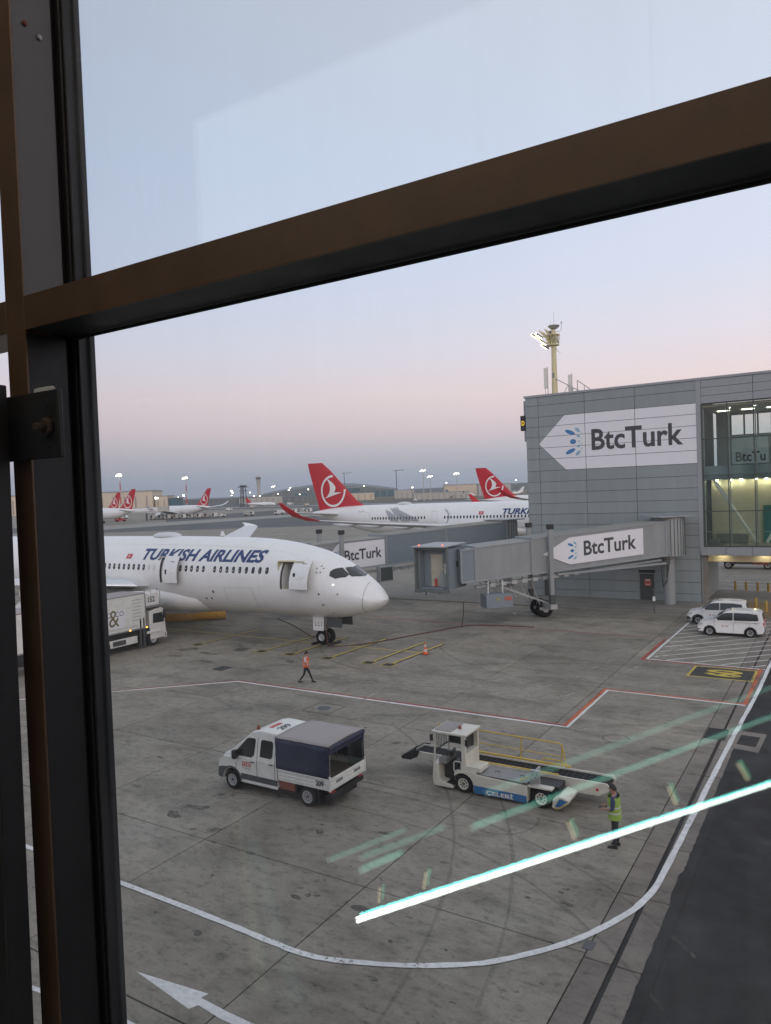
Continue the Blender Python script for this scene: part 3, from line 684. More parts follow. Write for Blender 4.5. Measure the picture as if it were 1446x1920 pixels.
# small pendant lamps, seen as short yellow dashes in the glass
M['pendant'] = emit_mat('pendant_lit', (1.0, .84, .50), 4.5); M['pendant2'] = emit_mat('pendant_white_lit', (.85, .9, 1.0), 9)
for lab, p, q, r, m in (('leftmost short yellow dash reflection above the bright strip', (-2.39, -1.34, 8.08), (-2.38, -1.34, 8.17), .008, 'pendant'), ('second short yellow dash reflection above the bright strip', (-2.08, -1.34, 8.24), (-2.06, -1.34, 8.34), .010, 'pendant'),
                        ('third short yellow dash reflection, beside the lime-vested worker', (-1.19, -1.34, 8.72), (-1.22, -1.34, 8.80), .013, 'pendant'), ('fourth short yellow dash reflection, on the white road line', (-.70, -1.34, 8.99), (-.73, -1.34, 9.07), .012, 'pendant'),
                        ('rightmost short yellow dash reflection on the dark asphalt', (-.39, -1.34, 9.16), (-.43, -1.34, 9.23), .012, 'pendant'), ('small white lamp reflection at the arrow head, left', (-4.46, -1.34, 6.86), (-4.44, -1.34, 6.92), .018, 'pendant'), ('small bluish lamp reflection at the arrow head, right', (-4.34, -1.34, 6.95), (-4.32, -1.34, 7.0), .018, 'pendant2')):
    t = thing('pendant_lamp', p, lab, 'lamp', 'pendant lamps mirrored in the window glass')
    MB().tube((0, 0, 0), tuple(b_ - a_ for a_, b_ in zip(p, q)), r, 10).build('lamp_tube', M[m], t); MB().tube((q[0] - p[0], 0, q[2] - p[2] + .001), (q[0] - p[0], 0, q[2] - p[2] + .02), r * .6, 8).build('cap', M['midgrey'], t)
# dim luminous tubes added to imitate faint upright veils in the lower left glass
M['veiltube'] = emit_mat('veil_tube_lit', (1.0, .72, .5), .30); M['veiltube2'] = emit_mat('veil_tube_pale_lit', (.8, 1.0, .9), .22)
for lab, p, q, r, m in (('faint pink upright veil left of the white curve, from an added luminous tube', (-3.52, -1.34, 8.40), (-3.36, -1.34, 7.22), .045, 'veiltube'), ('faint green slanting veil right of the pink one, from an added luminous tube', (-3.40, -1.34, 8.22), (-3.08, -1.34, 7.25), .05, 'veiltube2')):
    t = thing('veil_tube', q, lab, 'veiltube', 'added veil tubes mirrored in the window glass'); MB().tube((0, 0, 0), tuple(a_ - b_ for a_, b_ in zip(p, q)), r, 12, r2=r * .7).build('lit_face', M[m], t); MB().box(-.12, .12, -.12, .12, -.06, -.001).build('foot', M['midgrey'], t)
# warm ceiling lamps of the room
for x, lab in ((-3.0, 'warm ceiling lamp of the room, left of the window'), (-.2, 'warm ceiling lamp of the room, above the window'), (2.6, 'warm ceiling lamp of the room, right of the window')):
    t = thing('ceiling_lamp', (x, -1.0, 14.9), lab, 'lamp', 'warm ceiling lamps of the room')
    MB().box(-.6, .6, -.3, .3, .0, .03).build('diffuser', M['warmlamp'], t); MB().box(-.63, .63, -.33, .33, .0305, .29).build('housing', M['midgrey'], t)
# pale wall given emission: added so its reflection lightens the upper pane
lw = thing('luminous_wall', (-1.0, -2.74, 12.7), 'pale wall panels made luminous, mirrored in the upper window pane', 'wall panel')
M['glowing'] = emit_mat('luminous_panel', (.88, .95, 1.0), .75)
xs_ = [-5.05, -3.42, -2.22, -1.0, .2, 1.4, 2.6, 3.8]
for a, c in zip(xs_, xs_[1:]): MB().box(a + 1.008, c + .992, -.03, .0, 0, 1.3).build('panel', M['glowing'], lw)
MB().box(-4.1, 4.85, -.12, -.035, -.05, 1.34).build('backing', M['room'], lw)

# ================================================================== PIER BUILDING
WY = 68.0
pier = thing('pier_building', (-18, WY, 0), 'grey panel-clad pier building with a large white arrow sign and glazed bays', 'building')
PO = Vector((18, -WY, 0))
def pp(b, name, mat, bevel=0, smooth=30, parent=pier):
    o = b.build(name, mat, parent, bevel=bevel, smooth=smooth)
    if parent is pier: o.location = PO
    return o
XL, XR, ZT = -26.0, -10.62, 19.25
pp(MB().box(XL + .05, XR, WY + .06, WY + 9.4, .0, ZT - .1), 'wall_core', M['cladcore'])
# cladding panels, one by one
cols = [XL, -24.73, -20.27, -15.77, XR]
rows = [0.10, .78, 1.78, 2.78, 3.80, 4.82, 5.85, 6.88, 7.91, 8.94, 9.97, 11.0, 12.05, 13.17, 14.24, 15.29, 16.27, 17.2, 18.3, 19.1]
M['rednotice'] = pmat('notice_red', (.42, .12, .09), .5, var=.1)
doors = [(-24.66, -23.62, 2.2), (-15.76, -14.5, 2.45)]
rects = []
for i in range(len(cols) - 1):
    for j in range(len(rows) - 1):
        x0, x1, z0, z1 = cols[i], cols[i + 1], rows[j], rows[j + 1]
        segs = [(x0, x1)]
        for d0, d1, dz in doors:
            if z0 < dz - .1:
                ns = []
                for a, b_ in segs:
                    if d1 + .06 <= a or d0 - .06 >= b_: ns.append((a, b_)); continue
                    if d0 - .06 > a + .1: ns.append((a, d0 - .06))
                    if d1 + .06 < b_ - .1: ns.append((d1 + .06, b_))
                segs = ns
        for a, b_ in segs: rects.append((a, b_, z0, z1))
for a, b_, z0, z1 in rects:
    # the strip above a door starts at the door head
    zz = z0
    for d0, d1, dz in doors:
        if a < d1 and b_ > d0 and z0 < dz < z1 + .1: zz = max(z0, dz - .35)
    o = MB().box(a + .018, b_ - .018, WY - .02, WY + .05, zz + .016, z1 - .016).build('cladding_panel', M['clad'], pier, bevel=.006, smooth=0); o.location = PO
# end (left) face panels seen edge on, roof edge, corner trim
for j in range(len(rows) - 1):
    o = MB().box(XL - .02, XL + .04, WY + .05, WY + 9.3, rows[j] + .016, rows[j + 1] - .016).build('cladding_panel', M['clad'], pier, smooth=0); o.location = PO
pp(MB().box(XL - .12, XR + 40, WY - .09, WY + .3, 19.11, 19.32), 'parapet_cap', M['trim'], .01)
pp(MB().box(XL - .3, XL - .1, WY + .3, WY + 9, 15, 18.9), 'corner_fin', M['trim'], .01)
pp(MB().box(XL, XR + 40, WY + .31, WY + 9.4, 18.9, 19.2), 'roof', M['midgrey'])
# doors with frame, notice
for i, (d0, d1, dz) in enumerate(doors):
    d = pp(MB().box(d0, d1, WY + .0, WY + .055, .10, dz), 'door', M['bridgedark'], .004)
    f = MB().box(d0 - .06, d0 - .002, WY - .03, WY + .06, .1, dz).box(d1 + .002, d1 + .06, WY - .03, WY + .06, .1, dz).box(d0 - .06, d1 + .06, WY - .03, WY + .06, dz + .002, dz + .06)
    f.build('door_frame', M['trim'], d); MB().box(d1 - .18, d1 - .06, WY - .05, WY - .005, 1.05, 1.09).build('handle', M['metal'], d)
    if i: MB().box(d0 + .42, d0 + .98, WY - .018, WY - .004, 1.35, 1.98).build('red_notice', M['rednotice'], d); MB().box(d0 + .5, d0 + .9, WY - .023, WY - .019, 1.85, 1.93).build('notice_text', M['signwhite'], d); MB().box(d0 + .5, d0 + .9, WY - .023, WY - .019, 1.45, 1.5).build('notice_text', M['signwhite'], d)
# ---- the arrow sign, applied panel by panel so the joints run through it
arrow = [(-24.72, 14.62), (-22.15, 12.08), (XR, 12.08), (XR, 17.2), (-22.15, 17.2)]
def clip_poly(poly, x0, x1, z0, z1):
    def cut(P, fin, ix):
        o_ = []
        for i in range(len(P)):
            a, b_ = P[i - 1], P[i]
            if fin(b_):
                if not fin(a): o_.append(ix(a, b_))
                o_.append(b_)
            elif fin(a): o_.append(ix(a, b_))
        return o_
    for ax, val, sg in ((0, x0, 1), (0, x1, -1), (1, z0, 1), (1, z1, -1)):
        if not poly: return []
        fin = lambda p: sg * (p[ax] - val) >= 0
        ix = lambda a, b_: tuple(a[k] + (b_[k] - a[k]) * ((val - a[ax]) / (b_[ax] - a[ax])) for k in (0, 1))
        poly = cut(poly, fin, ix)
    return poly
b = MB()
for a, b_, z0, z1 in rects:
    q = clip_poly(arrow, a + .022, b_ - .022, z0 + .02, z1 - .02)
    if len(q) > 2: b.prism(q, 'y', WY - .026, WY - .0205)
sign = pp(b, 'arrow_sign', M['signwhite'], smooth=0)
M['petal1'] = pmat('petal_blue', (.05, .19, .42), .45, var=.1); M['petal2'] = pmat('petal_pale', (.25, .43, .58), .45, var=.1); M['petal3'] = pmat('petal_paler', (.42, .52, .62), .45, var=.05)
# (x, z, a, b, rot, tone) relative to emblem centre, unit = sign letter height
PET = [(-.50, .60, .34, .125, -.42, 0), (-.02, .72, .20, .10, -.75, 1), (-.32, .0, .20, .16, 0, 0), (.03, .32, .12, .075, -.3, 1), (.06, .0, .07, .07, 0, 2), (.03, -.30, .12, .075, .3, 1),
       (-.50, -.60, .34, .125, .42, 0), (-.02, -.74, .20, .10, .75, 1), (.22, .47, .075, .05, -.9, 2), (.22, .17, .06, .04, 0, 2), (.22, -.17, .06, .04, 0, 2), (.22, -.47, .075, .05, .9, 2)]
def btc(parent, fn, ex, ez, es, tx, tz, tw, th):
    """emblem centred at (ex,ez) with scale es and the word at (tx,tz) tw wide; fn maps (u,v) onto the surface"""
    for x, z, a, c, r, t in PET: decal('emblem_petal', ellipse(ex + x * es, ez + z * es, a * es, c * es, r), fn, M[('petal1', 'petal2', 'petal3')[t]], parent)
    decal('lettering', text2d('BtcTurk', tw, th, bold=.022), lambda u, v: fn(tx + u, tz + v), M['darktext'], parent)
btc(sign, lambda u, v: (u, WY - .031, v), -20.95, 14.65, 1.48, -19.7, 13.72, 7.95, 1.95)

# ---- glazed bays
GX0, BAY = -10.27, 2.0
zr = [4.92, 7.9, 10.98, 14.06, 17.03]
nb = 6
M['facade'] = glass_mat('facade_glass', tint=(.76, .85, .79), refl=(.9, 1, .98), ior=1.5, boost=1.3)
pp(MB().box(XR + .0, GX0 - .0, WY - .05, WY + .3, 4.3, 19.1).box(XR - .06, XR + .12, WY - .06, WY + .1, 4.3, 19.1), 'corner_pier', M['trim'], .01)
for k in range(3):
    z0, z1 = (17.1, 17.75, 18.45, 19.1)[k:k + 2]
    for i in range(3):
        o = MB().box(GX0 + i * 4 + .02, GX0 + i * 4 + 3.98, WY - .02, WY + .06, z0 + .015, z1 - .015).build('spandrel_panel', M['trim'], pier, bevel=.006, smooth=0); o.location = PO
pp(MB().box(XR, GX0 + 12.1, WY + .06, WY + .5, 17.05, 19.1), 'spandrel_core', M['cladcore'])
for i in range(nb + 1):
    x = GX0 + i * BAY
    pp(MB().box(x - .04, x + .04, WY - .08, WY + .14, 4.9, 17.05), 'mullion', M['bridgedark'], .004)
for z in zr:
    pp(MB().box(GX0 + .04, GX0 + nb * BAY - .04, WY - .06, WY + .12, z - .035, z + .035), 'transom', M['bridgedark'], .004)
for i in range(nb):
    for j in range(4):
        o = MB().add([(GX0 + i * BAY + .04, WY + .02, zr[j] + .035), (GX0 + (i + 1) * BAY - .04, WY + .02, zr[j] + .035), (GX0 + (i + 1) * BAY - .04, WY + .02, zr[j + 1] - .035), (GX0 + i * BAY + .04, WY + .02, zr[j + 1] - .035)], [(0, 1, 2, 3)]).build('glass_pane', M['facade'], pier, smooth=0); o.location = PO
# sill band below
for i in range(4):
    o = MB().box(GX0 - .32 + i * 2.0 + .015, GX0 - .32 + (i + 1) * 2.0 - .015, WY - .1, WY + .2, 4.15, 4.86).build('sill_panel', M['trim'], pier, bevel=.008, smooth=0); o.location = PO
# inside: floors, walls, back windows, braces, lamps
M['inwall'] = pmat('corridor_wall', (.62, .58, .47), .7, var=.05); M['inteal'] = pmat('corridor_teal', (.05, .22, .22), .6, var=.05); M['infloor'] = pmat('corridor_floor', (.20, .19, .17), .5)
XE = GX0 + nb * BAY
pp(MB().box(XR + .1, XE, WY + .2, WY + 9.2, 4.2, 4.95), 'floor_slab', M['midgrey'])
pp(MB().box(GX0, XE, WY + .5, WY + 9.2, 10.6, 11.75), 'floor_slab', M['bridge2'])
pp(MB().box(GX0, XE, WY + .5, WY + 9.2, 16.8, 17.0), 'ceiling', M['inwall'])
pp(MB().box(GX0, XE, WY + 4.6, WY + 4.8, 4.96, 10.55), 'inner_wall', M['inwall'])
pp(MB().box(GX0 + 4.2, GX0 + 6.6, WY + 4.3, WY + 4.5, 4.96, 8.2), 'teal_wall', M['inteal'], .01)
pp(MB().box(GX0 + .5, GX0 + 3.0, WY + 3.4, WY + 4.2, 4.96, 5.75).box(GX0 + .1, GX0 + 1.0, WY + 1.5, WY + 2.1, 4.96, 5.4), 'bench', M['midgrey'], .02)
pp(MB().tube((GX0, WY + 1.0, 6.1), (XE, WY + 1.0, 6.1), .03, 8), 'hand_rail', M['metal'])
# upper storey: rear wall with a strip of windows, the sky beyond
pp(MB().box(GX0, GX0 + 1.25, WY + 8.6, WY + 8.9, 11.76, 16.79).box(GX0 + 1.25, XE, WY + 8.6, WY + 8.9, 11.76, 14.75).box(GX0 + 1.25, XE, WY + 8.6, WY + 8.9, 16.6, 16.79), 'rear_wall', M['bridge2'])
for i in range(9):
    x = GX0 + 1.25 + i * 1.15; pp(MB().box(x - .06, x + .06, WY + 8.55, WY + 8.95, 14.75, 16.6), 'rear_mullion', M['bridgedark'])
fs_ = pp(MB().box(GX0 + 1.3, GX0 + 4.4, WY + 8.4, WY + 8.5, 12.0, 14.4), 'inner_sign', M['petal3'])
decal('inner_lettering', text2d('BtcTu', 2.5, .9, bold=.02), lambda u, v: (GX0 + 1.65 + u, WY + 8.39, 12.2 + v), M['darktext'], fs_)
pp(MB().tube((GX0 + .3, WY + .9, 11.3), (GX0 + 3.95, WY + .9, 5.2), .13, 12), 'brace', M['white'])
pp(MB().tube((GX0 + 8.0, WY + .9, 11.3), (GX0 + 4.7, WY + .9, 5.2), .13, 12), 'brace', M['white'])
for i in range(nb + 1):
    pp(MB().box(GX0 + i * BAY + .06, GX0 + i * BAY + .14, WY + .25, WY + .45, 4.96, 16.7), 'inner_column', M['trim'])
M['upperfill'] = emit_mat('upper_fill_lit', (1.0, .92, .72), 9)
M['cornerlamp'] = emit_mat('corridor_lamp_lit', (1.0, .86, .58), 75); M['soffitlamp'] = emit_mat('soffit_lamp_lit', (1.0, .80, .45), 50)
for i in range(nb):
    for dx in (.3, 1.5): pp(MB().lathe([(.11, 0), (.11, .05)], c=(GX0 + i * BAY + dx + .2, WY + 4.25, 10.5), n=12), 'downlight', M['cornerlamp'])
for k in range(5): pp(MB().box(GX0 + .6 + 2 * k, GX0 + 1.6 + 2 * k, WY + 5.0, WY + 5.3, 16.74, 16.79), 'fill_lamp', M['upperfill'])  # lamps added on the ceiling to brighten the upper storey
for x, z in ((GX0 + 1.9, 16.74), (GX0 + 3.9, 16.74)): pp(MB().lathe([(.09, 0), (.09, .05)], c=(x, WY + 2.4, z), n=12), 'downlight', M['lampwhite'])
# underpass: side wall, beam, soffit lamps
pp(MB().box(XR - .2, XR + .1, WY + .31, WY + 9.6, 0, 4.15), 'underpass_wall', M['clad'])
pp(MB().box(XR + .1, XR + .5, WY + .35, WY + .75, 0, 4.19), 'underpass_pilaster', M['platform'])
pp(MB().box(XR + .11, XE, WY + 2.2, WY + 9.2, 3.4, 4.19), 'underpass_beam', M['inwall'], .01)
pp(MB().box(XR + .101, XR + .16, WY + 2.0, WY + 2.9, 0.0, 2.1), 'underpass_door', M['bridgedark'])
for x in (GX0 + 1.1, GX0 + 4.4, GX0 + 7.6): pp(MB().lathe([(.14, 0), (.14, .04)], c=(x, WY + 1.75, 4.15), n=14), 'downlight', M['soffitlamp'])

# gate sign sticking out at the left end
gs = thing('gate_sign', (-26.35, WY + .4, 16.0), 'black gate sign with a yellow letter D sticking out from the pier corner', 'sign')
MB().box(-.28, .23, -.2, .2, .05, 1.5).build('sign_box', M['black'], gs, bevel=.01)
M['yellowlit'] = emit_mat('sign_letter_lit', (1.0, .62, .05), 1.0)
decal('letter', text2d('D', .30, .45, bold=.03), lambda u, v: (-.16 + u, -.206, .55 + v), M['yellowlit'], gs)

# ---- rooftop light mast
mast = thing('roof_light_mast', (-25.4, 75.0, 19.2), 'yellow-lit pole on the pier roof carrying floodlights and an antenna dish', 'light mast')
MB().tube((0, 0, 0), (.05, 0, 7.6), .32, 14, r2=.22).build('pole', M['mastlamplit'], mast)
MB().lathe([(.05, 7.75), (.35, 7.78), (.62, 8.05), (.55, 8.12), (.1, 8.16)], n=20, c=(.1, 0, -.1)).build('top_disc', M['metal'], mast)
MB().tube((.1, 0, 8.0), (.14, 0, 9.4), .018, 6).tube((-.25, 0, 7.7), (-.25, 0, 8.6), .015, 6).build('whip_antenna', M['metal'], mast)
MB().path([(.2, 0, 7.3), (.75, 0, 7.35), (.9, 0, 7.5), (.93, 0, 8.1)], .025, 6).lathe([(.06, 8.1), (.08, 8.3), (.03, 8.32)], c=(.93, 0, 0), n=8).build('weather_sensor', M['metal'], mast)
b = MB()
for k, (dy, ln) in enumerate(((-.5, 2.3), (.0, 2.5), (.5, 2.3), (.9, 1.6))):
    b.beam((-.05, dy * .3, 5.7), (-.55, dy, 6.6), .12, .12).beam((-.1, dy * .3, 7.2), (-.5, dy, 6.7), .09, .09).beam((-.5, dy, 6.7), (-1.3, dy, 7.6), .12, .12).beam((-.3, dy, 6.9), (-.7, dy, 7.7), .09, .09).beam((-.1, dy * .5, 6.3), (-.9, dy, 7.0), .08, .08)
b.beam((-.5, -.6, 6.65), (-.5, 1.0, 6.65), .07, .07).beam((-1.0, -.6, 7.3), (-1.0, 1.0, 7.3), .06, .06)
b.beam((.1, 0, 6.1), (.45, 0, 5.3), .07, .05).beam((.45, 0, 5.3), (.75, 0, 5.15), .06, .05)
b.build('lamp_frame', M['mastlamplit'], mast)
random.seed(2)
for k in range(9):
    x, y, z = -1.9 + .16 * (k % 5) + (.45 if k > 4 else 0), -.55 + .36 * (k % 5), 7.15 - .16 * (k % 5) - (.75 if k > 6 else 0)
    f = MB().box(-.20, .20, -.15, .15, -.05, .14).build('floodlight', M['midgrey'], mast, loc=(x, y, z)); f.rotation_euler = (0, R(35), 0)
    g_ = MB().box(-.24, -.205, -.14, .14, -.05, .13).box(-.18, .18, -.13, .13, -.085, -.055).build('lens', M['lampwarm'], f)
MB().lathe([(.34, 5.9), (.62, 5.95), (.62, 6.05), (.34, 6.1)], n=16).lathe([(.3, 6.95), (.7, 7.0), (.7, 7.08), (.3, 7.12)], n=16).build('platform_ring', M['mastlamplit'], mast)
b = MB()
for k in range(8):
    t = 2 * math.pi * k / 8; b.beam((.6 * math.cos(t), .6 * math.sin(t), 6.05), (.66 * math.cos(t), .66 * math.sin(t), 7.0), .06, .06)
    t2 = t + .5; b.beam((.6 * math.cos(t), .6 * math.sin(t), 6.05), (.66 * math.cos(t2), .66 * math.sin(t2), 7.0), .045, .045)
b.build('head_lattice', M['mastlamplit'], mast)
for x, y, z, h in ((.42, -.1, 6.2, .5), (-.5, -.3, 5.6, .45), (.1, -.5, 6.3, .5), (-.35, .3, 7.2, .4)): MB().box(x - .1, x + .1, y - .08, y + .08, z, z + h).build('head_unit', M['midgrey'], mast, bevel=.01)
MB().box(-.1, .1, -.12, .12, 3.7, 3.85).box(-.12, .1, -.3, -.25, 2.6, 3.1).build('junction_box', M['midgrey'], mast)
for nm, x, z0, z1, lbl in (('panel_antenna', -26.42, 20.85, 23.0, 'tall pale panel antenna left of the roof light mast'), ('panel_antenna', -23.85, 20.3, 22.0, 'shorter panel antenna right of the roof light mast')):
    a = thing(nm, (x, 75.2, 19.2), lbl, 'antenna', 'panel antennas on the pier roof')
    MB().box(-.16, .16, -.09, .09, z0 - 19.2, z1 - 19.2).build('radome', M['white'], a, bevel=.03); MB().tube((.22, .05, 0), (.22, .05, z1 - 19.1), .045, 8).build('mounting_pole', M['metal'], a)
    MB().path([(-.05, 0, z0 - 19.2), (-.03, .02, (z0 - 19.2) * .5), (.16, .05, .2)], .02, 6).build('cable', M['black'], a)
    MB().beam((.0, 0, z0 - 18.9), (.25, .05, z0 - 18.9), .05, .05).beam((.0, 0, z1 - 19.5), (.25, .05, z1 - 19.5), .05, .05).build('clamp', M['metal'], a)
rl = thing('roof_truss', (-24.6, 75, 19.2), 'galvanised truss brace running down from the roof light mast to the roof edge', 'truss')
b = MB()
for y in (-.2, .2): b.beam((-.8, y, 2.6), (3.2, y, .1), .07, .07)
b.beam((-.8, 0, 2.6), (-.8, 0, .1), .08, .08).beam((.6, 0, 1.7), (-.3, 0, .1), .05, .05).beam((1.2, 0, 1.3), (.4, 0, .1), .05, .05).beam((1.6, 0, 2.1), (3.6, 0, .5), .09, .08).beam((1.6, 0, 2.1), (1.6, 0, 0), .07, .07).beam((2.3, 0, 1.5), (2.3, 0, 0), .06, .06)
b.build('truss_bars', M['metal'], rl)

# pipe post and hose on the platform
pst = thing('marker_post', (-13.22, 61.7, 0), 'thin dark marker post standing at the platform edge before the pier column', 'post')
MB().tube((0, 0, 0), (0, 0, 1.9), .05, 8).build('shaft', M['darkgrey'], pst); MB().box(-.09, .09, -.09, .09, 1.0, 1.35).build('sign_plate', M['signwhite'], pst)
M['bollard'] = pmat('bollard_ochre', (.36, .23, .04), .55, var=.12, scale=8)
# bollards in the underpass
for i, (x, y) in enumerate(((-9.05, 77.3), (-8.1, 77.2), (-7.1, 77.0), (-6.2, 76.8), (-6.3, 66.6), (-5.45, 65.3))):
    lab = ['leftmost yellow bollard of the row under the pier', 'second yellow bollard from the left under the pier', 'third yellow bollard from the left under the pier', 'fourth yellow bollard from the left, at the right edge under the pier',
           'yellow bollard just behind the white vans, the farther of two', 'yellow bollard behind the tail of the nearer white van'][i]
    t = thing('bollard', (x, y, 0), lab, 'bollard', 'yellow bollards around the underpass')
    MB().lathe([(.11, 0), (.11, .78), (.08, .84), (.02, .86)], n=14).build('post', M['bollard'], t); MB().lathe([(.17, 0), (.17, .03), (.115, .035)], n=14).build('base_plate', M['yellow'], t)
for y in (78.1, 81.5, 83.9): pline('crossing_line', [(-11.3, y), (5, y)], .16, W, z=.0065)

# ================================================================== JET BRIDGES
M['batten'] = pmat('batten_cream', (.42, .40, .33), .6, var=.1)
M['hangarlabel'] = pmat('label_ochre', (.30, .27, .12), .6)
def jet_bridge(name, label, rot, ang, zrot, slope, s_end, sections, cab, sign=None, boggie_s=12, group='jet bridges'):
    """rot: rotunda centre; local frame: x runs from the rotunda out along the tunnel, y is the far side, z up"""
    jb = thing(name, (rot[0], rot[1], 0), label, 'jet bridge', group, rz=ang)
    fz = lambda s: zrot - slope * s      # tunnel floor height
    # rotunda and its column
    MB().lathe([(.48, 0.0), (.48, zrot - .65), (.62, zrot - .55), (.62, zrot - .3)], n=24).build('rotunda_column', M['bridge'], jb)
    MB().lathe([(.75, 0), (.75, .12), (.5, .14)], n=24).build('column_base', M['platform'], jb)
    b = MB(); n = 28
    b.lathe([(1.35, zrot - .3), (1.35, zrot + 2.85), (1.3, zrot + 2.95)], n=n)
    rot_ = b.build('rotunda', M['bridge'], jb)
    MB().box(-1.6, 1.7, -1.55, 1.55, zrot + 2.96, zrot + 3.08).build('rotunda_roof', M['trim'], rot_, bevel=.02)
    b = MB()
    for k in range(n):
        t = 2 * math.pi * k / n; b.box(1.36 * math.cos(t) - .02, 1.36 * math.cos(t) + .02, 1.36 * math.sin(t) - .02, 1.36 * math.sin(t) + .02, zrot - .25, zrot + 2.8)
    b.build('shutter_ribs', M['bridgedark'], rot_)
    # telescoping sections
    for (s0, s1, hw, z_lo, z_hi, m) in sections:
        b = MB()
        b.loft([[(s, -hw, fz(s) + z_lo), (s, hw, fz(s) + z_lo), (s, hw, fz(s) + z_hi), (s, -hw, fz(s) + z_hi)] for s in (s0, s1)])
        t = b.build('tunnel', M[m], jb, bevel=.03, smooth=0)
        # corrugation ribs on both flanks, roof battens
        b = MB(); k = int((s1 - s0) / .42)
        for i in range(1, k):
            s = s0 + (s1 - s0) * i / k
            for y in (-hw - .012, hw + .012): b.add([(s - .05, y, fz(s) + z_lo + .12), (s + .05, y, fz(s) + z_lo + .12), (s + .05, y, fz(s) + z_hi - .1), (s - .05, y, fz(s) + z_hi - .1)], [(0, 1, 2, 3)])
        b.build('wall_ribs', M[m], t, smooth=0)
        b = MB()
        for i in range(1, k):
            s = s0 + (s1 - s0) * i / k; b.box(s - .04, s + .04, -hw + .05, hw - .05, fz(s) + z_hi + .001, fz(s) + z_hi + .03)
        b.build('roof_battens', M['batten'], t, smooth=0)
        b = MB()
        for y in (-hw - .03, hw + .03):
            b.beam((s0, y, fz(s0) + z_lo - .06), (s1, y, fz(s1) + z_lo - .06), .10, .16).beam((s0, y, fz(s0) + z_hi - .04), (s1, y, fz(s1) + z_hi - .04), .06, .10)
        b.build('edge_rails', M['trim'], t)
        MB().box(s0 - .05, s0 + .09, -hw - .06, hw + .06, fz(s0) + z_lo - .05, fz(s0) + z_hi + .06).box(s1 - .09, s1 + .03, -hw - .06, hw + .06, fz(s1) + z_lo - .05, fz(s1) + z_hi + .05).build('end_frame', M['trim'], t)
    # wheel carriage with two lift columns and lattice
    s = boggie_s; hw = 1.72
    for y in (-hw - .28, hw + .28):
        lc = MB().box(s - .17, s + .17, y - .15, y + .15, 1.25, fz(s) + 3.35).build('lift_column', M['bridge'], jb, bevel=.02)
        MB().box(s - .24, s + .24, y - .2, y + .2, fz(s) + 3.36, fz(s) + 3.75).build('motor_cap', M['black'], lc, bevel=.02)
        MB().box(s - .2, s + .2, y - .18, y + .18, 1.05, 2.0).build('lower_sleeve', M['bridgedark'], lc, bevel=.02)
    b = MB().box(s - .3, s + .3, -hw - .6, hw + .6, .85, 1.24).box(s - .55, s + .55, -.9, .9, .62, .84)
    b.beam((s, -hw - .2, fz(s) - .3), (s, hw + .2, fz(s) - .3), .25, .3)
    b.build('wheel_carriage', M['metal'], jb, bevel=.02)
    b = MB()
    b.beam((s - .6, -.8, 1.0), (s + 5.0, -.8, fz(s + 5) - .25), .12, .14).beam((s - .6, .8, 1.0), (s + 5.0, .8, fz(s + 5) - .25), .12, .14)
    for y in (-.8, .8):
        for k in range(5): b.beam((s + .5 + k, y, 1.1 + .32 * k), (s + 1.3 + k, y, fz(s) - .45), .05, .05)
    b.build('lattice_strut', M['metal'], jb)
    for k, y in enumerate((-.55, .55)):
        w = MB().lathe([(.30, -.26), (.62, -.25), (.69, -.16), (.70, 0), (.69, .16), (.62, .25), (.30, .26)], axis='y', n=28).build('wheel', M['rubber'], jb, loc=(s + .0, y, .70))
        MB().lathe([(.05, -.265), (.29, -.27), (.31, -.2), (.31, .2), (.29, .27), (.05, .265)], axis='y', n=20).build('rim', M['metal'], w)
    # cable tray below
    s0, s1 = sections[0][0], sections[-1][1]
    b = MB().beam((s0 + .4, 1.2, fz(s0) - .45), (s1 - 1.2, 1.2, fz(s1) - .42), .30, .16).beam((s0 + .2, 1.65, fz(s0) - .7), (s0 + 10, 1.65, fz(s0 + 10) - .35), .16, .16)
    b.build('cable_tray', M['bridge'], jb)
    b = MB(); random.seed(4)
    for k in range(9):
        x = s0 + 8 + k * .9; b.box(x, x + .45, 1.05, 1.45, fz(x) - .66, fz(x) - .36)
    b.build('junction_boxes', M['metal'], jb)
    b = MB()
    for k in range(3): b.path([(s0 - .2 - k * .15, 1.2, fz(s0) - .4), (s0 - .1, 1.3, 2.2 + .1 * k), (s0 + .25, 1.25, 1.8 + .12 * k), (s0 + .4, 1.2, fz(s0) - .3)], .035, 6)
    b.build('hanging_cables', M['black'], jb)
    b = MB().box(s + 3.4, s + 5.6, .9, 2.2, 1.3, 2.35); eb = b.build('equipment_box', M['bridge2'], jb, bevel=.03)
    MB().beam((s + 4.0, 1.6, 2.3), (s + 3.9, 1.4, fz(s + 4) - .2), .1, .1).beam((s + 5.2, 1.6, 2.3), (s + 5.1, 1.4, fz(s + 5) - .2), .1, .1).build('hanger', M['metal'], eb)
    MB().box(s + 3.5, s + 4.1, 2.201, 2.215, 1.85, 2.15).build('warning_label', M['rednotice'], eb); MB().box(s + 4.5, s + 4.8, 2.201, 2.215, 1.9, 2.1).build('yellow_label', M['hangarlabel'], eb)
    cab(jb, fz)
    if sign: sign(jb, fz)
    return jb

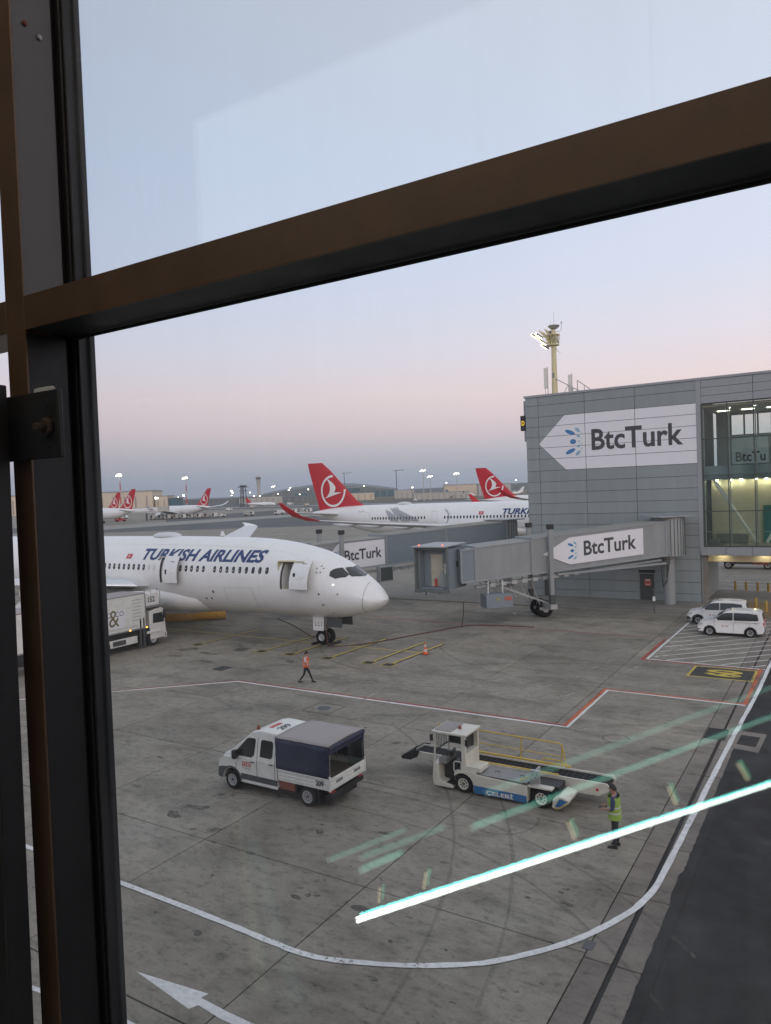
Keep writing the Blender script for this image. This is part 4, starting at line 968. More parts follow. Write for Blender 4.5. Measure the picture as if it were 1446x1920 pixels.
def cab_main(jb, fz):
    """open-fronted cab turned towards the stand: local frame rotated back so that its mouth faces -Y of the world"""
    sN = 20.55
    z0, z1 = 3.05, 5.95
    X0_, X1_, YF, YB = -1.15, 1.45, -1.25, 1.9
    Mx = Matrix.Translation((sN, 0, 0)) @ Matrix.Rotation(-jb.rotation_euler.z, 4, 'Z')
    def cb(b, name, mat, parent=None, bevel=.02, smooth=30):
        o = b.build(name, mat, parent or jb, bevel=bevel, smooth=smooth); 
        if parent is None: o.matrix_local = Mx
        return o
    b = MB()
    b.box(X0_, X0_ + .12, YF, YB, z0, z1).box(X1_ - .12, X1_, YF, YB, z0, z1).box(X0_, X1_, YF, YB, z1, z1 + .14).box(X0_, X1_, YF, YB, z0 - .18, z0)
    shell = cb(b, 'cab', M['bridge2'])
    # bellows / canopy frames around the mouth
    b = MB()
    for k in range(3):
        y = YF - .12 - .13 * k; e = .01 + .03 * k
        b.box(X0_ - e - .08, X0_ - e + .06, y, y + .1, z0 - .2, z1 + .25).box(X1_ + e - .06, X1_ + e + .08, y, y + .1, z0 - .2, z1 + .25).box(X0_ - e + .06, X1_ + e - .06, y, y + .1, z1 + .1, z1 + .25)
    b.box(X0_ - .1, X1_ + .1, YF - .6, YF, z0 - .32, z0 - .1)
    cb(b, 'canopy_bellows', M['bellows'], shell)
    b = MB()
    b.loft([[(X0_ - .2, YF - .75, z1 + .26), (X1_ + .2, YF - .75, z1 + .26), (X1_ + .2, YF - .75, z1 + .36), (X0_ - .2, YF - .75, z1 + .36)], [(X0_ - .1, YB, z1 + .3), (X1_ + .1, YB, z1 + .3), (X1_ + .1, YB, z1 + .42), (X0_ - .1, YB, z1 + .42)]])
    cb(b, 'cab_roof', M['trim'], shell)
    # inner partition with double doors
    yp = YF + .75
    b = MB().box(X0_ + .12, X0_ + .75, yp, yp + .1, z0, z1).box(X1_ - .85, X1_ - .12, yp, yp + .1, z0 + 1.9, z1).box(X0_ + .75, X1_ - .85, yp, yp + .1, z0 + 2.55, z1)
    cb(b, 'partition', M['bridge2'], shell)
    M['doorframe'] = M.get('doorframe') or pmat('door_frame_cream', (.50, .47, .38), .5)
    b = MB()
    for x in (X0_ + .75, X0_ + 1.72, X1_ - .95): b.box(x, x + .1, yp - .04, yp + .06, z0 + .02, z0 + 2.55)
    b.box(X0_ + .85, X1_ - .95, yp - .03, yp + .05, z0 + 2.42, z0 + 2.54).box(X0_ + .85, X1_ - .95, yp - .03, yp + .05, z0 + 1.2, z0 + 1.3).box(X0_ + .85, X1_ - .95, yp - .03, yp + .05, z0 + .03, z0 + .2)
    cb(b, 'door_frames', M['doorframe'], shell, .01)
    cb(MB().box(X0_ + .85, X0_ + 1.72, yp, yp + .02, z0 + .2, z0 + 2.42), 'door_glass', M['doorframe'], shell, 0)
    cb(MB().box(X0_ + 1.82, X1_ - .95, yp, yp + .02, z0 + .2, z0 + 2.42), 'door_glass', M['autoglass'], shell, 0)
    cb(MB().box(X1_ - .85, X1_ - .2, yp - .5, yp, z0 + .02, z0 + 1.1), 'console', M['bridge'], shell)
    cb(MB().lathe([(.09, 0), (.09, .55), (.03, .62)], c=(X0_ + 1.2, yp - .12, z0 + .05), n=10), 'extinguisher', M['redlogo'], shell, 0)
    cb(MB().box(X1_ + .001, X1_ + .02, .2, .55, z0 + 1.5, z0 + 1.95), 'side_window', M['autoglass'], shell, 0)
    for x in (X0_ + .3, X1_ - .25): 
        cb(MB().lathe([(.04, 0), (.05, .08), (.01, .12)], c=(x, YF - .3, z1 + .38), n=8), 'beacon', M['redlit'], shell, 0)
    b = MB().tube((X0_ + .5, YF + .2, z0 - .2), (X0_ + .5, YF + .2, z0 - .6), .06, 8).tube((X1_ - .9, YF + .2, z0 - .2), (X1_ - .9, YF + .2, z0 - .5), .06, 8)
    cb(b, 'bumper_feet', M['bridgedark'], shell, 0)
    b = MB().path([(X1_ + .9, YF + .6, 2.0), (X1_ + .95, YF + .5, 1.2), (X1_ + .8, YF + .4, .02)], .03, 6); cb(b, 'hanging_cable', M['black'], shell, 0)
M['bellows'] = pmat('bellows_grey', (.13, .145, .145), .7, var=.1)
M['redlit'] = emit_mat('red_beacon_lit', (1, .15, .10), 3)

c_ang = math.atan2(-.71336, -.7008)
# local +y is to the left of the tunnel direction: the flank facing us has +y, so the sign is put at +y
def sign_main(jb, fz):
    def fn(u, v):
        s = 12.35 - u; return (s, 1.545 + .03, fz(s) + .30 + v)
    h = 2.15; L_ = 12.35 - 3.4
    pts = [(0, h * .5), (2.3, 0), (L_, 0), (L_, h), (2.3, h)]
    n = len(pts); f = [fn(*p) for p in pts]; bk = [(x, yy - .028, z) for x, yy, z in f]; b = MB()
    b.add(f + bk, [tuple(range(n)), tuple(range(2 * n - 1, n - 1, -1))] + [(i, n + i, n + (i + 1) % n, (i + 1) % n) for i in range(n)])
    sg = b.build('sign_board', M['signwhite'], jb, smooth=0)
    btc(sg, lambda u, v: (fn(u, v)[0], 1.545 + .036, fn(u, v)[2]), 2.80, h * .5, h * .38, 3.55, h * .25, 4.75, h * .56)
jet_bridge('jet_bridge', 'grey jet bridge with a white arrow sign and open cab, in front of the pier', (-12.87, 66.1), c_ang, 4.62, .067, 22,
           [(1.2, 13.3, 1.5, 0, 2.75, 'bridge'), (13.3, 18.0, 1.42, .06, 2.62, 'bridge'), (18.0, 19.2, 1.38, .08, 2.55, 'bridge2')], cab_main, sign_main, boggie_s=11.9)
# second bridge behind the nose
def cab_small(jb, fz):
    s = 25.0
    sh = MB().box(s, s + 3.2, -1.7, 1.7, fz(s) - .1, fz(s) + 2.9).build('cab', M['bridge2'], jb, bevel=.04)
    MB().box(s + 3.21, s + 3.5, -1.85, 1.85, fz(s) - .25, fz(s) + 3.05).build('canopy_bellows', M['bridgedark'], sh, bevel=.03)
    eb = MB().box(s - 8.2, s - 6.7, 1.9, 2.5, 2.35, 3.75).build('ac_unit', M['trim'], jb, bevel=.03)
    MB().box(s - 8.1, s - 6.8, 2.51, 2.53, 2.45, 3.65).build('dark_grille', M['bridgedark'], eb)
def sign_second(jb, fz):
    def fn(u, v):
        s = 23.2 - u; return (s, 1.345 + .03, fz(s) + .12 + v)
    h = 2.35; L_ = 23.2 - 16.9
    pts = [(0, h * .5), (1.2, 0), (L_, 0), (L_, h), (1.2, h)]
    n = len(pts); f = [fn(*p) for p in pts]; bk = [(x, yy - .028, z) for x, yy, z in f]; b = MB()
    b.add(f + bk, [tuple(range(n)), tuple(range(2 * n - 1, n - 1, -1))] + [(i, n + i, n + (i + 1) % n, (i + 1) % n) for i in range(n)])
    sg = b.build('sign_board', M['signwhite'], jb, smooth=0)
    btc(sg, lambda u, v: (fn(u, v)[0], 1.345 + .036, fn(u, v)[2]), 1.25, h * .5, h * .27, 1.85, h * .30, 4.1, h * .42)
a2 = math.atan2(-22, -9.5)
jet_bridge('jet_bridge', 'farther jet bridge behind the white aircraft nose, its sign half hidden', (-31.5, 75.0), a2, 4.15, .025, 26,
           [(1.2, 9.5, 1.55, 0, 2.9, 'bridge2'), (9.5, 16.8, 1.48, .05, 2.85, 'bridge2'), (16.8, 24.9, 1.32, .1, 2.65, 'bridge')], cab_small, sign_second, boggie_s=22.0)

# ================================================================== AIRCRAFT
NOSE_T = smooth_tab([(0, -.507), (.079, -.39), (.297, -.18), (.576, .031), (1.155, .386), (1.76, .631), (2.386, .779), (3.045, .879), (3.72, .934), (5.2, .969), (6.9, .99)])
NOSE_B = smooth_tab([(0, -.507), (.07, -.64), (.28, -.77), (.69, -.89), (1.22, -.975), (2.07, -1.0), (6.9, -1.0)])
NOSE_W = smooth_tab([(0, .0), (.035, .17), (.10, .28), (.28, .45), (.58, .61), (1.14, .80), (1.72, .90), (2.41, .96), (3.1, .985), (3.8, .993), (6.9, .993)])
TAIL_T = smooth_tab([(0, .62), (.5, .70), (1.5, .84), (3.0, .96), (5, .99), (7.2, .99)])
TAIL_B = smooth_tab([(0, .36), (.5, .26), (1.5, .02), (3.0, -.38), (5, -.82), (6.2, -.96), (7.2, -1.0)])
TAIL_W = smooth_tab([(0, .10), (.5, .20), (1.5, .40), (3.0, .66), (5, .90), (6.4, .98), (7.2, .993)])
class Fuselage:
    def __init__(s, L, r, zc): s.L, s.r, s.zc = L, r, zc
    def prof(s, d):
        e = s.L - d; r = s.r
        if d < 6.9 * r: t, b, w = lerp_tab(NOSE_T, d / r), lerp_tab(NOSE_B, d / r), lerp_tab(NOSE_W, d / r)
        elif e < 7.2 * r: t, b, w = lerp_tab(TAIL_T, e / r), lerp_tab(TAIL_B, e / r), lerp_tab(TAIL_W, e / r)
        else: t, b, w = .99, -1, .993
        return t * r, b * r, w * r
    def half(s, d, z):
        """half width of the skin at distance d from the nose and height z"""
        t, b, w = s.prof(d); m, h = (t + b) / 2 + s.zc, (t - b) / 2
        q = max(0, 1 - ((z - m) / h) ** 2); return w * math.sqrt(q)
    def rings(s, n, ds):
        R_ = []
        for d in ds:
            t, b, w = s.prof(d); m, h = (t + b) / 2 + s.zc, max((t - b) / 2, .01); w = max(w, .01)
            R_.append([(-d, w * math.cos(a), m + h * math.sin(a)) for a in [2 * math.pi * i / n for i in range(n)]])
        return R_
def stations(L, r, nose=22, mid=12, tail=14):
    a = [6.9 * r * (i / nose) ** 2 for i in range(nose + 1)]
    m0, m1 = 6.9 * r, L - 7.2 * r
    return a + [m0 + (m1 - m0) * i / mid for i in range(1, mid + 1)] + [m1 + 7.2 * r * i / tail for i in range(1, tail + 1)]
def foil(c, t, n=9):
    """closed airfoil outline, chord along -x from the leading edge"""
    up_ = []
    for i in range(n + 1):
        x = (i / n) ** 1.6
        y = t * 5 * c * (.2969 * math.sqrt(x) - .126 * x - .3516 * x * x + .2843 * x ** 3 - .1015 * x ** 4); up_.append((-x * c, max(y, .0)))
    return [(x, y + .002) for x, y in up_] + [(x, -y * .8 - .002) for x, y in reversed(up_[1:-1])]
def wing_loft(secs, side):
    """secs: (span y, leading edge x, chord, z, thickness ratio, cant)"""
    rings = []
    for y, x, c, z, t, cant in secs:
        ca, sa = math.cos(cant), math.sin(cant)
        rings.append([(x + u, side * (y - v * sa), z + v * ca) for u, v in foil(c, t)])
    return MB().loft(rings)
def fin_sections(x0, c0, x1, c1, z0, z1, t=.10):
    return (x0, c0, x1, c1, z0, z1, t)
def fin_half(S, u, z):
    x0, c0, x1, c1, z0, z1, t = S; k = (z - z0) / (z1 - z0); c = c0 + (c1 - c0) * k; le = x0 + (x1 - x0) * k
    q = min(max((le - u) / c, 0.0), 1.0); return t * 5 * c * max(.2969 * math.sqrt(q) - .126 * q - .3516 * q * q + .2843 * q ** 3 - .1015 * q ** 4, 0)
# white goose-in-a-ring mark used on the fins (unit circle)
def bird():
    body = [(-.51, .83), (-.33, .76), (-.15, .63), (.0, .54), (.11, .43), (.20, .33), (.24, .23), (.23, .10), (.18, 0), (.11, -.09), (.76, -.11), (.22, -.24), (-.29, -.37), (-.80, -.49), (-.51, -.34), (-.35, -.17), (-.25, .06), (-.24, .29), (-.31, .54)]
    return [(x, y) for x, y in body], [list(range(len(body)))]
def airliner(name, label, loc, heading, L=63.0, r=2.9, zc=4.82, fin_h=12.1, scale=1.0, group=None, detail=1, eng=True, wing_x=None, span=30., fin_col='red', tip=True, wing_sides=(1, -1), gear=True, logo=True, tipcol='plane', fin_x=None, near=-1, wing_z=-1.5, sharklet=2.2, dih=.125, root=0.0):
    """local frame: nose tip at the origin, aircraft extends to -x, +y is its left side, z up from the ground"""
    a = thing(name, loc, label, 'airplane', group, rz=heading); a.scale = (scale,) * 3
    F = Fuselage(L, r, zc); n = 56 if detail > 1 else 20
    ds = stations(L, r, *((34, 24, 22) if detail > 1 else (12, 4, 9)))
    fus = MB().loft(F.rings(n, ds)).build('fuselage', M['plane'], a, smooth=60)
    # wings
    wx = -(wing_x or L * .335); wz = zc + wing_z
    if wing_sides:
        for sd in wing_sides:
            secs = [(r * .55, wx - 1.2 - root, L * .19, wz - .15, .115, 0), (r * 1.02, wx - .9 - root, L * .195 - root * .5, wz, .11, 0), (span * .34, wx - span * .21, L * .125, wz + span * .28 * dih, .10, .02), (span * .70, wx - span * .44, L * .072, wz + span * .68 * dih, .095, .04),
                    (span * .93, wx - span * .60, L * .040, wz + span * dih, .09, .12)]
            if tip: secs += [(span * .985, wx - span * .66, L * .030, wz + span * dih + sharklet * .30, .09, .6), (span * 1.01, wx - span * .71, L * .022, wz + span * dih + sharklet * .75, .09, 1.0), (span * 1.02, wx - span * .75, L * .010, wz + span * dih + sharklet * 1.1, .09, 1.1)]
            else: secs += [(span, wx - span * .68, L * .02, wz + span * dih * 1.1, .09, .1)]
            k = len(secs) - (3 if tip else 0)
            wg = wing_loft(secs[:k] + ([secs[k]] if tip and False else []), sd).build('wing', M['wing'], a, smooth=50)
            if tip: wing_loft(secs[k - 1:], sd).build('winglet', M[tipcol], wg, smooth=50)
            if detail > 1:
                b = MB()
                for f in (.18, .34, .52, .68): 
                    y = span * f; x = wx - span * .62 * f - L * (.20 - .13 * f); z = wz + span * .1 * f - .25
                    b.path([(x + 3.2, sd * y, z), (x + 1.5, sd * y, z - .22), (x - .5, sd * y, z - .2), (x - 2.0, sd * y, z)], [.08, .3, .26, .05], 8)
                b.build('flap_fairing', M['wing'], wg)
            if eng:
                ey = span * .33; ex = wx - span * .20 + L * .062; ez = wz - 1.35; er = r * .56
                e = MB().lathe([(er * .78, .0), (er * .90, .12), (er * 1.0, -.35), (er * 1.05, -1.2), (er * 1.0, -2.6), (er * .85, -4.0), (er * .72, -4.8)][::1], axis='x', n=24, c=(ex, sd * ey, ez), cap=False).build('engine', M['plane'], a)
                MB().lathe([(er * .74, -.5), (er * .80, .02), (er * .86, .135), (er * .93, .10), (er * .985, -.22)], axis='x', n=24, c=(ex, sd * ey, ez), cap=False).build('inlet_lip', M['chrome'], e)
                MB().lathe([(.02, -.4), (er * .25, -.7), (er * .75, -.75)], axis='x', n=20, c=(ex, sd * ey, ez), cap=False).build('fan', M['darkgrey'], e)
                MB().lathe([(er * .70, -4.5), (er * .5, -5.4), (er * .3, -6.4)], axis='x', n=20, c=(ex, sd * ey, ez)).build('exhaust', M['midgrey'], e)
                MB().box(ex - 5.4, ex - 1.4, sd * ey - .22, sd * ey + .22, ez + er * .8, ez + er * 1.25).build('pylon', M['plane'], e)
        # belly fairing
        b = MB().loft([[(x, w * math.cos(t), zc - r * .62 + h * math.sin(t)) for t in [2 * math.pi * i / 20 for i in range(20)]] for x, w, h in ((wx + 5, .4, .2), (wx + 2.5, r * .8, r * .40), (wx - 2, r * 1.04, r * .5), (wx - 10, r * 1.04, r * .5), (wx - 15, r * .8, r * .42), (wx - 18, .4, .2))])
        b.build('belly_fairing', M['plane'], a, smooth=60)
    # fin and stabilisers
    ftop = zc + fin_h; fx = fin_x or (-L + L * .205)
    S = (fx, L * .165, fx - fin_h * .82, L * .062, zc + r * .70, ftop, .085)
    rings = []
    for k in range(7):
        z = S[4] + (S[5] - S[4]) * k / 6; t = k / 6; le = S[0] + (S[2] - S[0]) * t; c = S[1] + (S[3] - S[1]) * t
        if k == 6: le -= .35; c -= .5
        rings.append([(le + u, v, z) for u, v in foil(c, S[6], 12)])
    rings[0] = [(x + (1.6 if i < 4 or i > len(rings[0]) - 4 else 0), y, z) for i, (x, y, z) in enumerate(rings[0])]
    fin = MB().loft(rings).build('tail_fin', M[fin_col], a, smooth=50)
    if logo:
        zc_ = S[4] + (S[5] - S[4]) * .40; rr = (S[5] - S[4]) * .315; k = (zc_ - S[4]) / (S[5] - S[4]); uc = S[0] + (S[2] - S[0]) * k - (S[1] + (S[3] - S[1]) * k) * .42
        rg = ringshape(uc, zc_, rr * .91, rr * 1.05, 72, .95); bd = bird()
        def on_fin(p):
            q = (p[1] - S[4]) / (S[5] - S[4]); le = S[0] + (S[2] - S[0]) * q; c = S[1] + (S[3] - S[1]) * q; return .02 < (le - p[0]) / c < .98
        rg = (rg[0], [f for f in rg[1] if all(on_fin(rg[0][i]) for i in f)])
        for sd in (1, -1):
            fl = 1 if near < 0 else -1
            fn = lambda u, v: (u, sd * (fin_half(S, u, v) + .05), v)
            decal('fin_emblem', merge(rg, ([(uc + x * rr * .95, zc_ + y * rr) for x, y in bd[0]], bd[1])), fn, M['plane'], fin)
    for sd in (1, -1):
        sx = -L + L * .125; b = wing_loft([(r * .25, sx, L * .085, zc + r * .42, .09, 0), (span * .33, sx - span * .22, L * .035, zc + r * .42 + span * .03, .085, .02)], sd); b.build('stabiliser', M['wing'], a, smooth=50)
    if gear:
        for gx, gy, k in ((wx - L * .155, r * 1.15, 2), (wx - L * .155, -r * 1.15, 2)):
            g_ = MB().tube((gx, gy, .6), (gx, gy * .9, wz), .16, 8).build('main_gear', M['midgrey'], a)
            b = MB()
            for dx in (-.75, .75):
                for dy in (-.5, .5): b.lathe([(.2, -.2), (.62, -.18), (.66, 0), (.62, .18), (.2, .2)], axis='y', n=16, c=(gx + dx, gy + dy, .66))
            b.build('wheels', M['rubber'], g_)
    return a, fus, F, fin, S
M['cabin'] = pmat('cabin_lining', (.58, .53, .36), .6, var=.1)
M['wing'] = pmat('wing_grey', (.60, .61, .62), .35, var=.03, scale=.5)

# ---------------------------------------------------------------- the big white twin-jet in front
A_Y = 41.9; NX = -26.3
big, fus, F, fin, S = airliner('airliner', 'big white airliner parked nose to the right with two side doors open, nearest', (NX, A_Y, 0), 0, L=61.0, r=2.89, zc=4.82, detail=2, span=30.0, wing_x=18.0, eng=True, wing_z=-.85, sharklet=.35, dih=.10, root=1.3)
def skin(x, z, off=.012):
    """point on the right-hand skin (towards us); x is world X"""
    d = NX - x; return (-d, -(F.half(d, z) + off), z)
def ring_pt(d, a, off):
    """point on the skin at distance d from the nose and ring angle a"""
    t, b_, w = F.prof(d); m, h = (t + b_) / 2 + F.zc, (t - b_) / 2
    p = Vector((-d, w * math.cos(a), m + h * math.sin(a))); nn = Vector((.6 if d < 4 else .0, math.cos(a), math.sin(a) * .9)).normalized(); return p + nn * off
def ring_uv(x, y, z):
    d = NX - x; t, b_, w = F.prof(d); m, h = (t + b_) / 2 + F.zc, (t - b_) / 2
    return d, math.atan2((z - m) / h, (y - A_Y) / w)
# door openings cut through the skin
D1 = (-33.10, -31.75, 4.18, 6.05); D2 = (-45.02, -43.75, 4.26, 6.18)
cut = MB()
for x0, x1, z0, z1 in (D1, D2): cut.box(x0 - NX, x1 - NX, -3.3, -1.4, z0, z1)
co = cut.build('cutter_tmp', None, big, smooth=0)
bm_ = fus.modifiers.new('cut', 'BOOLEAN'); bm_.operation = 'DIFFERENCE'; bm_.object = co; bm_.solver = 'EXACT'
bpy.context.view_layer.update()
dg = bpy.context.evaluated_depsgraph_get(); me = bpy.data.meshes.new_from_object(fus.evaluated_get(dg))
fus.modifiers.clear(); fus.data = me; bpy.data.objects.remove(co)
if not me.materials: me.materials.append(M['plane'])
for p in me.polygons: p.material_index = 0
for i, (x0, x1, z0, z1) in enumerate((D1, D2)):
    a_, b_ = x0 - NX, x1 - NX
    v = MB().box(a_ - .3, b_ + .6, -1.42, -1.36, z0 - .05, z1 + .05).box(a_ - .3, b_ + .6, -2.6, -1.42, z0 - .06, z0 + .01).box(a_ - .32, a_ - .26, -2.6, -1.42, z0, z1).box(b_ + .6, b_ + .66, -2.6, -1.42, z0, z1).box(a_ - .3, b_ + .6, -2.6, -1.42, z1, z1 + .06)
    vest = v.build('vestibule', M['cabin'], big)
    MB().box(a_ + .1, a_ + .65, -1.9, -1.45, z0 + .02, z0 + 1.3).box(a_ + .2, a_ + .5, -1.9, -1.45, z0 + 1.4, z0 + 1.7).build('galley_cart', M['midgrey'], vest)
    fr = MB()
    yo = -F.half(-(a_ + b_) / 2, 5.2)
    for q in ((a_ - .05, a_, z0, z1), (b_, b_ + .05, z0, z1)):
        fr.loft([[(q[0], -F.half(-q[0], z) - .02, z), (q[1], -F.half(-q[1], z) - .02, z), (q[1], -F.half(-q[1], z) + .12, z), (q[0], -F.half(-q[0], z) + .12, z)] for z in [z0 + (z1 - z0) * k / 6 for k in range(7)]])
    fr.build('door_surround', M['midgrey'], vest)
    # the door leaf, swung out and forward, parallel to the skin
    lx0, lx1 = ((-31.98, -30.50) if i == 0 else (-44.12, -42.68)); off = .58
    rings = []
    for z in [z0 + .08 + (z1 - z0 + .10) * k / 8 for k in range(9)]:
        y = -F.half(NX - (lx0 + lx1) / 2 if i else NX - lx0, z) - off
        rings.append([(lx0 - NX, y, z), (lx1 - NX, y, z), (lx1 - NX, y + .13, z), (lx0 - NX, y + .13, z)])
    dr = MB().loft(rings).build('cabin_door', M['plane'], big, bevel=.02)
    rings = []
    for z in [z0 + .05 + (z1 - z0 - .1) * k / 6 for k in range(7)]:
        y = -F.half(NX - (lx0 + lx1) / 2 if i else NX - lx0, z) - off + .135
        rings.append([(lx0 - NX + .06, y, z), (lx1 - NX - .06, y, z), (lx1 - NX - .06, y + .1, z), (lx0 - NX + .06, y + .1, z)])
    MB().loft(rings).build('door_lining', M['midgrey'], dr)
    cx = (lx0 + lx1) / 2 - NX; yy = lambda z: -F.half(NX - (lx0 + lx1) / 2 if i else NX - lx0, z) - off
    MB().box(cx - .45, cx - .28, yy(5.15) - .012, yy(5.15) + .05, 4.98, 5.36).build('door_window', M['autoglass'], dr, bevel=.01)
    MB().box(cx + .02, cx + .42, yy(5.95) - .012, yy(5.95) + .06, 5.88, 5.97).build('door_handle', M['darkgrey'], dr)
    b = MB(); 
    for k in range(4):
        z = 4.95 + .13 * (k % 2); b.box(cx - .05 + .14 * k, cx + .06 + .14 * k, yy(z) - .008, yy(z) + .03, z, z + .035)
    b.build('door_placard', M['greydecal'], dr)
    MB().beam((lx0 - NX - .1, yy(5.3) + .7, 5.35), (lx0 - NX + .35, yy(5.3) + .1, 5.35), .12, .22).build('hinge_arm', M['midgrey'], dr)
# cabin windows
def win_shape(w=.28, h=.47, n=20, p=3.0):
    o_ = []
    for i in range(n):
        t = 2 * math.pi * i / n; c, s_ = math.cos(t), math.sin(t)
        o_.append((w / 2 * math.copysign(abs(c) ** (2 / p), c), h / 2 * math.copysign(abs(s_) ** (2 / p), s_)))
    return o_
wp = win_shape()
def cabin_window(x, z=5.42, m='autoglass', nm='cabin_window'):
    vs = [skin(x + u, z + v, .006) for u, v in wp] + [skin(x + u * 1.16, z + v * 1.12, .004) for u, v in wp]; n = len(wp)
    o = MB().add(vs[:n], [tuple(range(n))]).build(nm, M[m], big, smooth=0)
    return o
M['winframe'] = pmat('window_surround', (.58, .58, .58), .35, var=0)
xs = [-51.62 - .6 * k for k in range(16)][::-1] + [-51.62 + .588 * k for k in range(9)] + [-42.82, -42.2, -41.62, -41.0, -40.39] + [-39.25 + .615 * k for k in range(9)]
for x in xs: cabin_window(x)
for x in (-46.3, -45.72): cabin_window(x, m='winframe', nm='blanked_window')
# polished inboard leading edges of the wings
for sd in (1, -1):
    rings = []
    for y in (4.15, 4.3, 6.0, 8.0, 10.2):
        wx_, wz_ = -18.0, 4.82 - .85; t = (y - 2.95) / (10.2 - 2.95); x = wx_ - .9 + (-(30 * .21) + .9) * t; c = 61 * (.195 + (.125 - .195) * t); z = wz_ + 30 * .28 * .10 * t; th = .11 - .01 * t
        pts = [(u, v) for u, v in foil(c * 1.004, th * (1.04 if y > 4.2 else .3), 24)]; up_ = [p for p in pts[:25] if p[0] > -c * .085]; lo_ = [p for p in pts[25:] if p[0] > -c * .05]
        rings.append([(x + .035 + u, sd * y, z + v) for u, v in up_[::-1] + lo_[::-1]])
    k = min(len(r_) for r_ in rings); rings = [r_[:k] for r_ in rings]
    MB().loft(rings).build('leading_edge', M['chrome'], big, smooth=50)
# skin joints: faint circumferential and lengthwise lines
for d in (3.4, 8.7, 10.6, 13.4, 16.2, 19.6, 23.5, 27.5, 33, 39): MB().path([ring_pt(d, math.pi / 2 + math.pi * k / 26, .001) for k in range(27)], .007, 4).build('skin_joint', M['winframe'], big)
for a0 in (2.2, 3.75): MB().path([ring_pt(3.4 + k * .9, a0, .001) for k in range(34)], .006, 4).build('skin_joint', M['winframe'], big)
# title, flag, small marks
tv = grid_cut(text2d('TURKISH AIRLINES', 12.55, .86, bold=.038, shear=.22), us=[.5 * k for k in range(1, 26)], vs_=[.1 * k for k in range(1, 9)])
decal('title_lettering', tv, lambda u, v: skin(-47.35 + u, 5.98 + v - .004 * u, .010), M['navy'], big)
fl = grid_cut(([(0, 0), (.62, 0), (.70, .36), (.08, .36)], [[0, 1, 2, 3]]), vs_=[.09, .18, .27])
flag = decal('flag', fl, lambda u, v: skin(-49.25 + u, 6.05 + v, .010), M['redlogo'], big)
decal('crescent', merge(ringshape(.30, .18, .065, .10, 14), ellipse(.47, .18, .035, .035, 0, 6)), lambda u, v: skin(-49.25 + u, 6.05 + v, .016), M['plane'], flag)
# flight deck windows
ck = [[(-29.54, 40.07, 5.10), (-29.60, 40.30, 5.33), (-29.50, 40.52, 5.48), (-29.36, 40.74, 5.53), (-29.17, 41.02, 5.54), (-28.60, 40.90, 5.10), (-28.66, 40.60, 4.97), (-29.14, 40.14, 4.93)],
      [(-29.02, 41.22, 5.53), (-28.93, 41.60, 5.52), (-28.86, 41.84, 5.50), (-28.36, 41.84, 5.17), (-28.00, 41.84, 4.92), (-28.10, 41.45, 4.92), (-28.36, 40.98, 4.99), (-28.52, 40.96, 5.10)]]
for poly in ck:
    uv = [ring_uv(*p) for p in poly]; uv = [(d, a if a > -math.pi / 2 else a + 2 * math.pi) for d, a in uv]
    cd, ca_ = sum(p[0] for p in uv) / len(uv), sum(p[1] for p in uv) / len(uv)
    for sd in (1, -1):
        def patch2(k, off, nm, mat, par):
            q = [(cd + (d - cd) * k, (ca_ + (a - ca_) * k) * 3) for d, a in uv]
            if poly is ck[1]: q = [(d, max(a, 3 * math.pi / 2 + .012)) if a < 3 * math.pi / 2 + .0 and False else (d, a) for d, a in q]
            u0, u1, v0, v1 = min(p[0] for p in q), max(p[0] for p in q), min(p[1] for p in q), max(p[1] for p in q)
            vf = grid_cut((q, [list(range(len(q)))]), us=[u0 + (u1 - u0) * i / 9 for i in range(1, 9)], vs_=[v0 + (v1 - v0) * i / 9 for i in range(1, 9)])
            return decal(nm, vf, lambda d, a: (lambda p: (p.x, p.y * sd, p.z))(ring_pt(d, a / 3, off)), mat, par)
        w_ = patch2(1.0, .020, 'flight_deck_window', M['autoglass'], big)
        patch2(1.10, .010, 'window_frame', M['darkgrey'], w_)
# radome joint, hatches, probes, service panels
rj = [ring_pt(*ring_uv(x, y, z), .003) for x, y, z in spline([(-27.42, 41.75, 4.52), (-27.38, 41.4, 4.42), (-27.32, 41.07, 4.26), (-27.26, 40.62, 3.83), (-27.29, 40.51, 3.3), (-27.42, 40.75, 2.80), (-27.5, 41.4, 2.5)], 8)]
MB().path(rj, .012, 5).build('radome_joint', M['darkgrey'], big)
def outline(x0, x1, z0, z1, nm, r_=.010, m='greydecal', sk=0):
    p = []
    for k in range(9): p.append(skin(x0 + sk * k / 8, z1 - (z1 - z0) * k / 8, .002))
    for k in range(9): p.append(skin(x0 + sk + (x1 - x0) * k / 8, z0, .002))
    for k in range(9): p.append(skin(x1 + sk - sk * k / 8, z0 + (z1 - z0) * k / 8, .002))
    for k in range(9): p.append(skin(x1 + (x0 - x1) * k / 8, z1, .002))
    MB().path(p, r_, 4).build(nm, M[m], big)
outline(-38.4, -35.7, 2.75, 4.15, 'cargo_door_joint')
outline(-32.3, -31.7, 3.52, 3.72, 'service_panel', .006)
for x, z, r_ in ((-39.6, 3.75, .10), (-40.6, 3.18, .085), (-40.05, 3.2, .085), (-30.1, 3.9, .07), (-30.0, 3.15, .05), (-28.8, 3.9, .05)):
    decal('vent_port', ellipse(0, 0, r_, r_ * 1.1, 0, 14), lambda u, v: skin(x + u, z + v, .008), M['darkgrey'], big)
b = MB()
for k in range(5):
    t = 2 * math.pi * k / 5 + .3; x, z = -30.35 + .22 * math.cos(t), 5.50 + .22 * math.sin(t)
    b.add([skin(x + u, z + v, .009) for u, v in ((-.06, -.05), (.07, -.03), (.03, .07))], [(0, 1, 2)])
b.build('warning_marks', M['darkgrey'], big, smooth=0)
